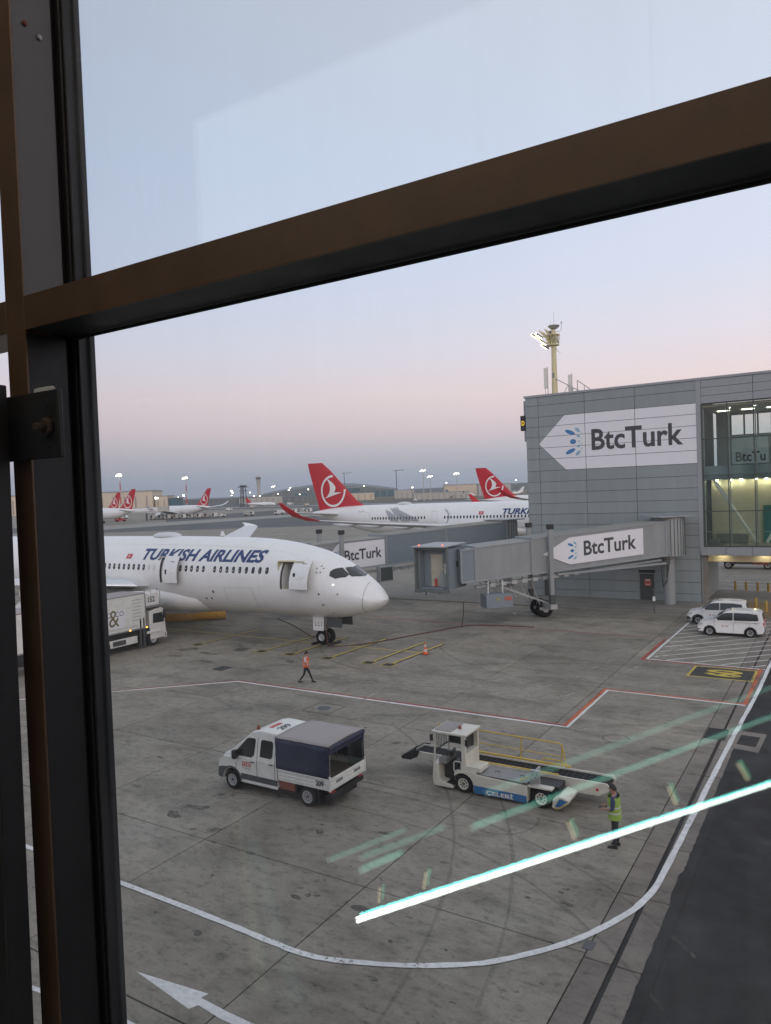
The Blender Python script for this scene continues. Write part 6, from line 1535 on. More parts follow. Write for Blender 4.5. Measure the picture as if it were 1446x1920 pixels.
# ---------------------------------------------------------------- white minivans
def minivan(label, loc, rz, dark_arch, loc_front='left'):
    v = thing('minivan', loc, label, 'van', 'white vans parked on the hatched area', rz=rz)
    L_, Wd = 4.12, 1.76; wf, wr = .80, 3.29; r = .315
    low = [(.06, .26), (.0, .46), (.03, .72), (.20, .88), (.92, 1.02)] + [(4.02, 1.02), (4.10, .80), (4.12, .46), (4.04, .27), (wr + .38, .24)] + arch(wr, .31, .385, 0, 180, 10) + [(wr - .38, .22), (wf + .39, .22)] + arch(wf, .31, .385, 0, 180, 10) + [(wf - .40, .24)]
    ins_ = lambda z: max(0, z - .98) * .22
    bd = MB().prism(low, 'y', 0, Wd).build('body', M['vanwhite'], v, bevel=.06, seg=3)
    up_ = [(.78, 1.0), (1.02, 1.06), (1.72, 1.60), (2.05, 1.72), (2.8, 1.76), (3.75, 1.72), (3.98, 1.62), (4.09, 1.10), (4.10, 1.0)]
    gh_ = MB().prism(up_, 'y', 0, Wd, inset=ins_).build('upper_body', M['vanwhite'], v, bevel=.07, seg=3)
    for o_ in (bd, gh_):
        for q in o_.data.vertices:
            if q.co.x < .9: k = (.9 - q.co.x) / .9; q.co.y += (Wd / 2 - q.co.y) * .22 * k * k
            if q.co.x > 3.8: q.co.y += (Wd / 2 - q.co.y) * .08
    for yy_, sg in ((lambda z: ins_(z), -1), (lambda z: Wd - ins_(z), 1)):
        side_decal('front_window', [(1.12, 1.12), (1.62, 1.52), (1.85, 1.58), (2.25, 1.60), (2.25, 1.10), (1.25, 1.08)], yy_, M['autoglass'], v, .012, sg)
        side_decal('rear_window', [(2.31, 1.10), (2.31, 1.60), (3.2, 1.60), (3.72, 1.54), (3.80, 1.22), (3.74, 1.14)], yy_, M['autoglass'], v, .012, sg)
    b = MB().add([(1.05, .20, 1.10), (1.05, Wd - .20, 1.10), (1.70, Wd - .26, 1.605), (1.70, .26, 1.605)], [(0, 1, 2, 3)]); w_ = b.build('windscreen', M['autoglass'], v); w_.location = (-.018, 0, .02)
    b = MB().add([(4.00, .28, 1.58), (4.00, Wd - .28, 1.58), (4.10, Wd - .22, 1.14), (4.10, .22, 1.14)], [(0, 1, 2, 3)]); w_ = b.build('tailgate_window', M['autoglass'], v); w_.location = (.012, 0, 0)
    b = MB()
    for x in (1.10, 2.28, 3.25): b.beam((x, -.002, .38), (x, -.002, .98), .012, .010)
    b.beam((2.28, -.002, .99), (3.9, -.002, .99), .012, .012); b.build('door_gap', M['darkgrey'], v)
    for x in (2.08, 2.42): MB().box(x, x + .16, -.022, -.001, .93, .96).build('door_handle', M['vanwhite'], v, bevel=.006)
    for y in (-.17, Wd + .02): MB().box(1.18, 1.30, y, y + .15, 1.02, 1.18).build('wing_mirror', M['vanwhite'], v, bevel=.03)
    side_decal('headlamp', [(.03, .70), (.14, .86), (.42, .88), (.36, .76), (.12, .68)], lambda z: .055, M['rim'], v, .03)
    MB().box(-.012, .04, .42, 1.34, .58, .74).box(-.02, .05, .5, 1.26, .30, .46).build('grille', M['black'], v, bevel=.02)
    side_decal('fog_lamp', [(.03, .42), (.05, .50), (.22, .46), (.16, .38)], lambda z: .055, M['black'], v, .035)
    MB().box(4.03, 4.125, .10, .26, .78, 1.08).box(4.03, 4.125, Wd - .26, Wd - .10, .78, 1.08).build('tail_lamp', M['redlogo'], v, bevel=.02)
    MB().box(4.05, 4.14, .1, Wd - .1, .28, .42).build('rear_bumper', M['darkgrey'], v, bevel=.02)
    if dark_arch:
        for cx in (wf, wr):
            MB().prism(arch(cx, .31, .365, 5, 175, 12) + arch(cx, .31, .435, 5, 175, 12)[::-1], 'y', -.012, .05).build('arch_trim', M['black'], v)
        MB().box(wf + .4, wr - .4, -.012, .02, .24, .36).build('sill_trim', M['black'], v)
        side_decal('front_vent', [(.06, .34), (.05, .62), (.20, .54), (.34, .36)], lambda z: .06, M['black'], v, .04)
    em = decal('door_emblem', ringshape(1.62, .72, .035, .06, 14), lambda u, w: (u, -.008, w), M['redlogo'], v)
    decal('door_text', text2d('TURKISH', .22, .05, bold=.01), lambda u, w: (1.76 + u, -.008, .73 + w), M['midgrey'], v)
    decal('door_text', text2d('AIRLINES', .22, .05, bold=.01), lambda u, w: (1.76 + u, -.008, .66 + w), M['midgrey'], v)
    decal('rear_text', text2d('24715', .26, .06, bold=.01), lambda u, w: (3.5 + u, -.012, .94 + w), M['darktext'], v)
    MB().tube((2.1, Wd / 2, 1.72), (2.16, Wd / 2, 1.86), .012, 6).box(2.02, 2.14, Wd / 2 - .04, Wd / 2 + .04, 1.72, 1.76).build('antenna', M['black'], v)
    MB().box(.35, 3.9, .22, Wd - .22, .15, .30).build('light_block', M['black'], v)  # added black box that keeps the ground below the van dark
    for x, y, s_ in ((wf, .11, -1), (wr, .11, -1), (wf, Wd - .11, 1), (wr, Wd - .11, 1)): make_wheel(v, (x, y, r), r, .2, spokes=5, side=s_)
    return v
minivan('nearer white minivan with grey door emblem, parked in front of another', (-8.78, 53.85, 0), R(1.5), False)
minivan('farther white van with dark wheel arch trim, half hidden by the nearer one', (-10.15, 57.9, 0), R(3), True)

# ---------------------------------------------------------------- catering high-loader
ct = thing('catering_truck', (-43.1, 35.0, 0), 'white catering box truck number 152 backed against the airliner wing, at left', 'truck')
# local: y forwards (towards the aircraft), x right-hand flank at 0, body to -x
MB().box(-2.45, .0, -9.2, .92, 1.45, 3.92).build('cargo_box', M['truckwhite'], ct, bevel=.04)
MB().box(-2.47, .02, -9.2, .93, 3.925, 4.0).build('box_roof', M['tarptop'], ct, bevel=.02)
b = MB()
for y in (-9.15, -6, -3, .85): b.box(.001, .03, y, y + .08, 1.5, 3.9)
b.box(.001, .03, -9.2, .93, 1.42, 1.52).build('box_trim', M['midgrey'], ct)
cb_ = MB().prism([(1.30, .55), (1.30, 2.55), (2.35, 2.75), (2.62, 2.55), (2.72, 1.55), (2.78, 1.0), (2.78, .45)], 'x', -2.35, -.05).build('cab', M['white'], ct, bevel=.05)
side = [(1.55, 1.65), (1.6, 2.35), (2.45, 2.35), (2.60, 1.62)]
decal('cab_window', (side, [[0, 1, 2, 3]]), lambda u, v: (-.042, u, v), M['autoglass'], ct)
b = MB().add([(-2.2, 2.735, 1.6), (-.2, 2.735, 1.6), (-.2, 2.64, 2.5), (-2.2, 2.64, 2.5)], [(0, 1, 2, 3)]); b.build('windscreen', M['autoglass'], ct, loc=(0, .012, 0))
MB().box(-.04, .1, 2.5, 2.66, 1.9, 2.5).build('wing_mirror', M['black'], ct, bevel=.02)
MB().box(-2.3, -.05, 2.6, 2.85, .42, .85).build('bumper', M['white'], ct, bevel=.04)
MB().box(-2.3, -.03, 1.28, 2.2, .5, .95).build('cab_step', M['white'], ct, bevel=.02)
pf = MB().box(-2.45, .0, .93, 2.15, 2.98, 3.86).build('platform_front', M['white'], ct, bevel=.02)
MB().box(-2.5, .06, .95, 2.9, 2.84, 2.96).build('platform_deck', M['midgrey'], ct, bevel=.01)
decal('truck_number', text2d('152', .62, .42, bold=.03), lambda u, v: (.006, 1.15 + u, 3.22 + v), M['darktext'], pf)
b = MB()
for y in (.95, 1.5, 2.1): b.tube((-.1, y, 3.86), (-.1, y, 4.15), .025, 6)
b.tube((-.1, .9, 4.15), (-.1, 2.15, 4.15), .025, 6).path([(-.1, 2.15, 4.15), (-.1, 2.35, 3.9), (-.1, 2.35, 2.95)], .025, 6); b.build('platform_rail', M['metal'], ct)
decal('brand_lettering', text2d('DO  CO', 1.75, .36), lambda u, v: (.006, -2.75 + u, 2.62 + v), M['darktext'], ct)
M['olive'] = pmat('logo_olive', (.16, .14, .06), .5); decal('ampersand', text2d('&', .85, 1.15), lambda u, v: (.008, -2.25 + u, 1.95 + v), M['olive'], ct)
decal('slogan', text2d('the gourmet company', 3.2, .24), lambda u, v: (.006, -3.0 + u, 1.6 + v), M['greydecal'], ct)
b = MB()
for k in range(7): b.box(.002, .006, -.3 + .05 * (k % 3), .55, 3.55 - .24 * k, 3.60 - .24 * k)
b.build('contact_lines', M['greydecal'], ct)
lo = MB().box(.002, .005, -2.9, -.9, 1.85, 3.05).build('logo_field', M['signwhite'], ct)
MB().box(-2.3, -.12, -9, 1.3, .95, 1.35).box(-1.9, -.6, -9, 2.2, .55, .95).build('chassis', M['black'], ct)
MB().box(-.35, -.02, -2.2, .1, .50, 1.0).build('side_locker', M['white'], ct, bevel=.02); MB().box(-.018, -.012, -2.0, -.9, .58, .92).build('locker_door', M['darkgrey'], ct)
for y in (.35, .65): MB().box(-.3, .0, y, y + .12, .1, 2.2).build('stabiliser_leg', M['darkgrey'], ct)
for y in (-2.6, -.6, .85): MB().box(.03, .06, y, y + .12, 1.44, 1.52).build('marker_lamp', M['amberlit'] if 'amberlit' in M else M.setdefault('amberlit', emit_mat('amber_marker_lit', (1, .45, .08), 4)), ct)
for y in (1.57, -2.6):
    for x, s_ in ((-.2, 1), (-2.25, -1)):
        w = MB().lathe([(.28, -.15), (.46, -.15), (.50, -.1), (.51, 0), (.50, .1), (.46, .15), (.28, .15)], axis='x', n=24, cap=False).build('wheel', M['rubber'], ct, loc=(x, y, .51))
        MB().lathe([(.04, s_ * .16), (.10, s_ * .17), (.12, s_ * .08), (.26, s_ * .10), (.29, s_ * .15)], axis='x', n=20, cap=False).build('rim', M['rim'], w)
MB().box(-.62, .02, .98, 2.2, .95, 1.12).build('mudguard', M['white'], ct, bevel=.02)

# ---------------------------------------------------------------- truck beyond the underpass
ft = thing('baggage_truck', (-12.6, 95.5, 0), 'white truck with dark tyres seen below the pier beam, top cut off', 'truck')
MB().box(0, 7.0, 0, 2.3, .95, 3.2).build('cargo_box', M['white'], ft, bevel=.04); MB().box(.2, 7.2, .2, 2.1, .55, .94).build('chassis', M['darkgrey'], ft)
MB().box(3.3, 5.0, -.02, .3, .55, .92).build('side_locker', M['rust'], ft)
for x in (.7, 4.9): 
    for y, s_ in ((.2, -1), (2.1, 1)): make_wheel(ft, (x, y, .48), .48, .28, side=s_)

# ================================================================== SMALL THINGS ON THE APRON
cn = thing('traffic_cone', (-23.2, 41.5, 0), 'orange and white striped traffic cone standing on a yellow stop bar', 'cone')
MB().box(-.2, .2, -.2, .2, 0.004, .05).build('base', M['rust'], cn, bevel=.01)
for k, m in enumerate(('orange', 'clothwhite', 'orange', 'clothwhite', 'orange')):
    z0, z1 = .05 + .15 * k, .05 + .15 * (k + 1); MB().lathe([(.155 - .026 * k, z0), (.155 - .026 * (k + 1), z1)], n=16).build('cone_band', M[m], cn)
M['cable'] = pmat('cable_dark_red', (.10, .04, .03), .7)
# yellow air hose under the aircraft
hp = []; hr = []
ctrl = [(-57, 44.6, .38), (-54, 44.3, .36), (-51.5, 44.3, .36), (-49.4, 44.6, .38), (-47.6, 46.0, .40), (-46.4, 47.3, .36)]
sp = spline(ctrl, 26)
for i, p in enumerate(sp): hp.append(p); hr.append(.33 + (.035 if i % 2 else 0))
tag(MB().path(hp, hr, 14).build('air_hose', M['hose'], smooth=25), 'fat ribbed yellow air hose lying on the apron under the airliner', 'hose')
tag(MB().path(spline([(-30.9, 41.3, 1.5), (-30.8, 41.2, .5), (-30.4, 41.2, .05), (-28.5, 43, .04), (-26.5, 48, .04), (-24.6, 51.8, .04), (-20, 52.6, .04)], 8), .035, 6).build('ground_power_cable', M['cable']), 'thin cable running over the apron from the nose gear to the jet bridge', 'cable')
tag(MB().path(spline([(-32.2, 42, .6), (-34, 43.5, .06), (-38, 46.5, .04), (-42, 49, .04)], 8), .03, 6).build('tow_cable', M['cable']), 'thin cable from the nose gear running back below the fuselage', 'cable')

# ================================================================== PEOPLE
def person(label, loc, rz, joints, radii, edges, mats, height_bands, vest, hair, feet):
    pt = thing('person', loc, label, 'person', rz=rz)
    me = bpy.data.meshes.new('body'); names = list(joints)
    me.from_pydata([joints[n] for n in names], [(names.index(a), names.index(b)) for a, b in edges], [])
    o = bpy.data.objects.new('body_tmp', me); COL.objects.link(o)
    sk = o.modifiers.new('skin', 'SKIN'); sk.use_smooth_shade = True
    sv = me.skin_vertices[0].data
    for i, n in enumerate(names): sv[i].radius = radii[n]; sv[i].use_root = (n == 'pelvis')
    o.modifiers.new('sub', 'SUBSURF').levels = 2; o.modifiers['sub'].render_levels = 2
    bpy.context.view_layer.update(); dg = bpy.context.evaluated_depsgraph_get()
    m2 = bpy.data.meshes.new_from_object(o.evaluated_get(dg)); bpy.data.objects.remove(o)
    m2.name = 'body'; m2.materials.clear()
    for m in mats: m2.materials.append(m)
    for p in m2.polygons:
        p.material_index = height_bands(p.center); p.use_smooth = True
    bo = bpy.data.objects.new('body', m2); COL.objects.link(bo); bo.parent = pt
    vest(pt); hair(pt)
    for nm, p, d in feet:
        s = MB(); d = Vector(d).normalized(); p = Vector(p); rt_ = Vector((d.y, -d.x, 0)).normalized() * .045
        ringsx = []
        for k, (f, h, w) in enumerate(((-.09, .09, .8), (.0, .10, 1.0), (.09, .075, 1.05), (.17, .045, .9), (.20, .02, .5))):
            c = p + d * f; c.z = max(p.z, 0); ringsx.append([c - rt_ * w, c + rt_ * w, c + rt_ * w * .8 + Vector((0, 0, h)), c - rt_ * w * .8 + Vector((0, 0, h))])
        s.loft(ringsx).build('shoe', M['black'], pt, bevel=.015)
    return pt
HAND = [('hl', 'fl1', (.0, .0, 0))]
def add_hand(J, Rd, E, w, key, d, side, curl):
    """palm plus four fingers and a thumb as short chains from wrist w; d forward direction, side across the palm"""
    d, side, curl = Vector(d).normalized(), Vector(side).normalized(), Vector(curl).normalized(); p = Vector(J[w])
    J[key + 'palm'] = tuple(p + d * .075); Rd[key + 'palm'] = (.036, .024); E.append((w, key + 'palm'))
    for i, (s_, ln) in enumerate(((-.03, .070), (-.010, .082), (.010, .078), (.03, .060))):
        a, b_, c = key + 'f%da' % i, key + 'f%db' % i, key + 'f%dc' % i
        J[a] = tuple(p + d * .105 + side * s_); J[b_] = tuple(p + d * (.105 + ln * .55) + side * s_ + curl * .012); J[c] = tuple(p + d * (.105 + ln * .9) + side * s_ + curl * .035)
        Rd[a] = (.010, .010); Rd[b_] = (.009, .009); Rd[c] = (.008, .008); E += [(key + 'palm', a), (a, b_), (b_, c)]
    a, b_ = key + 't0', key + 't1'
    J[a] = tuple(p + d * .06 - side * .05 + curl * .01); J[b_] = tuple(p + d * .10 - side * .065 + curl * .025); Rd[a] = (.011, .011); Rd[b_] = (.009, .009); E += [(key + 'palm', a), (a, b_)]
def head_parts(pt, c, fwd, hair_m, k=1.0):
    """hair cap, ears, nose, eyes and mouth on the head centred at c, looking along fwd"""
    c = Vector(c); f = Vector(fwd).normalized(); s_ = Vector((-f.y, f.x, 0)).normalized()
    b = MB(); rings = []
    for j in range(6):
        t = j / 5 * math.pi * .52; zr_ = math.cos(t) * .125; rr = max(math.sin(t), .02)
        rings.append([c + s_ * (rr * .094 * math.cos(a)) + f * (rr * .108 * math.sin(a) - .014 - (.012 * j / 5)) + Vector((0, 0, zr_ + .020 - (.03 * (1 - math.sin(a)) * j / 5))) for a in [2 * math.pi * i / 16 for i in range(16)]])
    b.loft(rings); b.build('hair', hair_m, pt, smooth=80)
    fc = MB()
    fc.lathe([(.001, -.022), (.014, -.012), (.010, .012), (.001, .028)], c=tuple(c + f * .098 + Vector((0, 0, -.012))), n=8)
    for sg in (1, -1): fc.lathe([(.001, -.03), (.018, -.02), (.02, .012), (.001, .03)], c=tuple(c + s_ * sg * .088 + Vector((0, 0, -.005))), n=8)
    fc.build('nose_and_ears', M['skin'], pt, smooth=80)
    ey = MB()
    for sg in (1, -1): ey.lathe([(.001, -.008), (.011, 0), (.001, .008)], c=tuple(c + f * .088 + s_ * sg * .034 + Vector((0, 0, .012))), n=8)
    ey.beam(c + f * .090 + s_ * .026 + Vector((0, 0, -.058)), c + f * .090 - s_ * .026 + Vector((0, 0, -.058)), .01, .008); ey.build('eyes_and_mouth', M['hair'], pt)

# -- worker in orange vest, walking to the right (local +x is his walking direction)
J = dict(pelvis=(0, 0, .95), waist=(.0, 0, 1.10), chest=(.02, 0, 1.32), neck=(.03, 0, 1.50), head=(.05, 0, 1.60), crown=(.05, 0, 1.70),
         hipl=(.0, .09, .90), kneel=(.17, .10, .50), ankl=(.33, .10, .11), hipr=(.0, -.09, .90), kneer=(-.10, -.10, .49), ankr=(-.37, -.10, .16),
         shl=(.02, .20, 1.42), ell=(-.06, .25, 1.16), wrl=(.04, .25, .93), shr=(.02, -.20, 1.42), elr=(.06, -.25, 1.15), wrr=(.20, -.24, .97))
Rd = dict(pelvis=(.155, .125), waist=(.145, .115), chest=(.175, .125), neck=(.058, .058), head=(.088, .098), crown=(.068, .078), hipl=(.10, .10), kneel=(.065, .065), ankl=(.048, .048), hipr=(.10, .10), kneer=(.065, .065), ankr=(.048, .048),
          shl=(.072, .072), ell=(.05, .05), wrl=(.034, .034), shr=(.072, .072), elr=(.05, .05), wrr=(.034, .034))
E_ = [('pelvis', 'waist'), ('waist', 'chest'), ('chest', 'neck'), ('neck', 'head'), ('head', 'crown'), ('pelvis', 'hipl'), ('hipl', 'kneel'), ('kneel', 'ankl'), ('pelvis', 'hipr'), ('hipr', 'kneer'), ('kneer', 'ankr'),
      ('chest', 'shl'), ('shl', 'ell'), ('ell', 'wrl'), ('chest', 'shr'), ('shr', 'elr'), ('elr', 'wrr')]
add_hand(J, Rd, E_, 'wrl', 'L', (.25, .0, -1), (1, 0, .2), (0, -1, 0)); add_hand(J, Rd, E_, 'wrr', 'R', (.45, .0, -1), (1, 0, .3), (0, 1, 0))
def bands1(c):
    if c.z > 1.49: return 0
    if abs(c.y) > .17 and c.z < 1.24: return 0
    if c.z < .98 and abs(c.y) < .21: return 1
    return 2
def vest_shell(m, w, dp, z0, z1, tilt=(0, 0), band=True):
    def f(pt):
        b = MB(); rings = []
        for k in range(7):
            t = k / 6; z = z0 + (z1 - z0) * t; wd = w * (1.0 - .06 * math.sin(math.pi * t) - (.10 if k == 6 else 0)); d_ = dp * (1.05 - .12 * t)
            rings.append([(tilt[0] + .02 * t + d_ * math.copysign(abs(math.cos(a)) ** .75, math.cos(a)), tilt[1] + wd * math.copysign(abs(math.sin(a)) ** .75, math.sin(a)), z) for a in [2 * math.pi * i / 20 for i in range(20)]])
        b.loft(rings, cap=False); v = b.build('vest', m, pt, smooth=70)
        if band:
            for zz in (.30, .55):
                z = z0 + (z1 - z0) * zz; rr = rings[round(zz * 6)]
                MB().loft([[(x * 1.03, y * 1.03, z - .022) for x, y, _ in rr], [(x * 1.03, y * 1.03, z + .022) for x, y, _ in rr]], cap=False).build('reflective_band', M['clothwhite'], v, smooth=70)
    return f
person('ground worker in an orange vest and dark trousers walking below the airliner nose', (-25.95, 32.6, 0), R(20), J, Rd, E_, [M['skin'], M['cloth'], M['clothwhite']], bands1,
       vest_shell(M['orange'], .225, .165, .92, 1.47), lambda pt: head_parts(pt, (.055, 0, 1.655), (1, -.2, 0), M['hair']), [('shoe', (.34, .10, .02), (1, 0, .0)), ('shoe', (-.38, -.10, .05), (1, 0, 0))])
# -- worker in lime vest, standing, looking left at something in his hands (local +x is the way he faces)
J = dict(pelvis=(0, 0, .98), waist=(.0, 0, 1.13), chest=(.0, 0, 1.36), neck=(.02, 0, 1.55), head=(.05, 0, 1.655), crown=(.05, 0, 1.76),
         hipl=(.0, .09, .93), kneel=(.02, .10, .51), ankl=(.0, .11, .10), hipr=(.0, -.09, .93), kneer=(.0, -.11, .51), ankr=(-.04, -.13, .10),
         shl=(.0, .21, 1.47), ell=(.02, .26, 1.19), wrl=(.24, .16, 1.13), shr=(.0, -.21, 1.47), elr=(.02, -.27, 1.19), wrr=(.25, -.14, 1.12))
Rd = dict(pelvis=(.165, .135), waist=(.155, .125), chest=(.185, .135), neck=(.062, .062), head=(.088, .10), crown=(.070, .080), hipl=(.105, .105), kneel=(.07, .07), ankl=(.052, .052), hipr=(.105, .105), kneer=(.07, .07), ankr=(.052, .052),
          shl=(.078, .078), ell=(.052, .052), wrl=(.035, .035), shr=(.078, .078), elr=(.052, .052), wrr=(.035, .035))
E_ = E_[:17]
add_hand(J, Rd, E_, 'wrl', 'L', (1, -.35, .0), (.2, 1, 0), (0, 0, -1)); add_hand(J, Rd, E_, 'wrr', 'R', (1, .35, .0), (-.2, 1, 0), (0, 0, 1))
def bands2(c):
    if c.z > 1.54: return 0
    if c.x > .08 and 1.0 < c.z < 1.26 and abs(c.y) < .35 and (abs(c.y) > .10 or c.x > .19): return 0
    if c.z < 1.02: return 1
    return 2
def vest2(pt):
    vest_shell(M['lime'], .24, .18, .86, 1.51)(pt)
    MB().box(.36, .45, -.05, .06, 1.105, 1.12).build('handheld_device', M['black'], pt, bevel=.005)
person('worker in a lime vest and navy clothes standing at the conveyor end, hands before him', (-5.83, 21.3, 0), R(185), J, Rd, E_, [M['skin'], M['cloth'], M['clothblue']], bands2,
       vest2, lambda pt: head_parts(pt, (.055, 0, 1.71), (1, 0, 0), M['hair']), [('shoe', (.02, .11, 0.004), (1, .1, 0)), ('shoe', (-.02, -.13, 0.004), (1, -.2, 0))])

# ================================================================== FAR BACKGROUND
def far_box(name, label, x, y, w, d, h, mat, rz=0, cat='building', group='far airport buildings', bays=0, roof='trim', z=0):
    t = thing(name, (x, y, z), label, cat, group, rz=R(rz))
    MB().box(-w / 2, w / 2, -d / 2, d / 2, 0, h).build('wall', mat, t); MB().box(-w / 2 - .5, w / 2 + .5, -d / 2 - .5, d / 2 + .5, h, h + max(.6, h * .06)).build('roof', M[roof], t)
    for k in range(bays):
        xx = -w / 2 + w * (k + .5) / bays; MB().box(xx - w / bays * .06, xx + w / bays * .06, -d / 2 - .25, -d / 2 - .01, h * .05, h * .78).build('wall_rib', M['tarptop'], t)
    return t
M['hangar'] = pmat('hangar_cream', (.62, .53, .42), .8, var=.06, scale=.05); M['farblue'] = pmat('far_teal', (.06, .13, .16), .6); M['fargrey'] = pmat('far_grey', (.17, .19, .20), .8, var=.1, scale=.05); M['farwhite'] = pmat('far_white', (.46, .45, .42), .8, var=.06, scale=.05)
M['towerwhite'] = pmat('tower_pale', (.42, .40, .39), .6, var=.05, scale=.05)
far_box('hangar', 'long cream maintenance hangar with ribbed front behind the leftmost fins', -790, 569, 186, 40, 23.5, M['hangar'], 31.9, bays=14)
far_box('hangar_annex', 'lower cream hangar annex stepping down right of the big hangar', -703, 622.5, 15, 30, 17, M['hangar'], 31.9, bays=2)
far_box('glazed_hall', 'low blue glass hall next to the cream hangar', -692, 630, 10, 24, 14.5, M['farblue'], 31.9)
# curved-roof terminal
tm = thing('far_terminal', (-1500, 2060, 0), 'distant terminal with a long low curved roof right of the control tower', 'building', 'far airport buildings', rz=R(31.9))
b = MB(); rings = []
for k in range(17):
    u = -230 + 460 * k / 16; hgt = 26 + 26 * math.cos(u / 230 * math.pi / 2); rings.append([(u, -60, 0), (u, -60, hgt * .8), (u, 0, hgt), (u, 80, hgt * .8), (u, 80, 0)])
b.loft(rings); b.build('roof_shell', M['fargrey'], tm, smooth=40)
MB().box(-120, 260, -64, -61, 0, 20).build('glass_front', M['farblue'], tm)
b = MB()
for k in range(16): b.box(-120 + 24 * k, -119 + 24 * k, -66, -64.2, 0, 21)
b.build('facade_fins', M['farwhite'], tm)
far_box('far_block', 'dark square block beside the curved terminal roof', -1130, 1560, 70, 60, 34, M['fargrey'], 31.9)
far_box('far_block', 'teal fronted block just left of the big red fin', -880, 1260, 60, 40, 24, M['farblue'], 31.9)
far_box('far_block', 'salmon coloured low block seen right of the big red fin', -560, 1150, 60, 30, 20, M['hangar'], 31.9)
far_box('far_block', 'white low warehouse right of the big red fin, nearest of the low blocks', -470, 900, 75, 24, 9, M['farwhite'], 31.9, bays=10)
far_box('far_block', 'pale block with flat roof behind the feather-painted airliner', -470, 1080, 50, 24, 18, M['farwhite'], 31.9, bays=6)
far_box('far_block', 'long low grey building on the horizon between tower and hangar', -1150, 1150, 260, 40, 11, M['farwhite'], 31.9, bays=20)
far_box('far_block', 'long pale service building below the control tower', -1060, 1240, 240, 30, 11, M['fargrey'], 31.9, bays=16)
far_box('far_block', 'low flat building on the horizon left of the radar mast', -900, 880, 110, 30, 11.5, M['fargrey'], 31.9)
# control tower
tw = thing('control_tower', (-1886, 2127, 0), 'pale flaring airport control tower on the horizon with a round cab', 'tower')
MB().lathe([(8.5, 0), (7, 20), (5.6, 42), (5.6, 56), (6.8, 70), (8.6, 78), (8.6, 81)], n=24).build('shaft', M['towerwhite'], tw, smooth=60)
MB().lathe([(8.2, 81), (9.6, 82.5), (9.6, 88), (8, 89)], n=24).build('tower_cab', M['darkgrey'], tw)
MB().lathe([(10, 89), (10, 91), (5, 93), (1, 98)], n=24).build('cab_roof', M['towerwhite'], tw)
# lattice mast beside it
lm = thing('radar_mast', (-630, 682, 0), 'dark lattice radar mast with platforms left of the nose-left airliner fin', 'mast')
b = MB()
for x in (-4, 4):
    for y in (-4, 4): b.beam((x * .7, y * .7, 0), (x * .45, y * .45, 25), .7, .7)
for k in range(5):
    z = 5.0 * k; b.beam((-2.4, -2.4, z), (2.2, -2.4, z + 5), .4, .4).beam((2.4, -2.4, z), (-2.2, -2.4, z + 5), .4, .4).beam((-2.4, -2.4, z + 5), (2.4, -2.4, z + 5), .4, .4)
b.build('lattice', M['darkgrey'], lm); MB().box(-5.5, 5.5, -4, 4, 24.5, 25.2).box(-4, 4, -3.5, 3.5, 20, 20.6).box(-3, 3, -3, 3, 25.2, 27).build('platform', M['darkgrey'], lm)
# apron floodlight masts
def flood(label, x, y, h, band=True, n=6, s=1.0, k=1.0):
    t = thing('floodlight_mast', (x, y, 0), label, 'light mast', 'floodlight masts across the airfield')
    q = 6
    for i in range(q): MB().tube((0, 0, h * i / q), (0, 0, h * (i + 1) / q), (.42 - .035 * i) * s, 8).build('mast_section', M['redlogo' if (band and i % 2 == 0) else 'farwhite'], t)
    MB().box(-2.2 * s, 2.2 * s, -.3, .3, h - .2, h + .3).build('crossbar', M['midgrey'], t)
    for i in range(n):
        xx = (-2.0 + 4.0 * i / max(1, n - 1)) * s; dz = (.0, .55, .15, .8, .3, .6, .1)[i % 7] * s; f = MB().box(xx - .30 * s, xx + .30 * s, -.6, -.2, h + .2 + dz, h + .85 * s + dz).build('floodlight', M['midgrey'], t)
        MB().lathe([(.001, -.45), (.36 * s * k, -.3), (.42 * s * k, 0), (.36 * s * k, .3), (.001, .45)], axis='y', c=(xx, -.75, h + .55 + dz), n=10).build('lens', M['lampfar'], f)
    return t
FM = [('tall red and white floodlight mast over the leftmost red fin, brightest lamp cluster', -470, 373, 31, True, 7, 1.3), ('tall red and white floodlight mast above the distant nose-left airliner', -402, 376, 26, True, 5, 1.05),
      ('floodlight mast right next to the control tower', -820, 962, 28, False, 4, 1.5), ('floodlight mast right of the big red fin, taller of a pair', -397, 720, 33, False, 4, 1.4), ('floodlight mast right of the big red fin, shorter of a pair', -410, 760, 27, False, 4, 1.4),
      ('lone floodlight mast over the far apron, second from the big red fin', -440, 890, 32, False, 5, 1.6), ('floodlight mast beside a distant red fin, left of two', -330, 905, 33, False, 4, 1.6), ('slim tall floodlight mast left of the right-hand red fin', -285, 850, 38, False, 4, 1.4)]
for a in FM: flood(*a)
# small far lamps along the airfield: tiny poles with lit heads
random.seed(21)
FX = [(-520, 450, 14), (-560, 520, 16), (-690, 600, 15), (-610, 640, 20), (-760, 800, 20), (-980, 1080, 22), (-900, 1100, 24), (-760, 980, 22), (-1010, 1240, 30), (-930, 1290, 30), (-860, 1300, 28), (-640, 1250, 26), (-380, 1000, 24), (-560, 980, 18), (-240, 980, 26), (-300, 1250, 22), (-520, 1300, 26), (-830, 760, 16)]
FX += [(-1000 - 22 * k + 60 * (k % 3), 1180 + 40 * (k % 4) - 9 * k, 12 + 3 * (k % 3)) for k in range(9)]
ORD = ['first', 'second', 'third', 'fourth', 'fifth', 'sixth', 'seventh', 'eighth', 'ninth', 'tenth', 'eleventh', 'twelfth', 'thirteenth', 'fourteenth', 'fifteenth', 'sixteenth', 'seventeenth', 'eighteenth', 'nineteenth', 'twentieth', 'twenty-first', 'twenty-second', 'twenty-third', 'twenty-fourth', 'twenty-fifth', 'twenty-sixth', 'twenty-seventh']
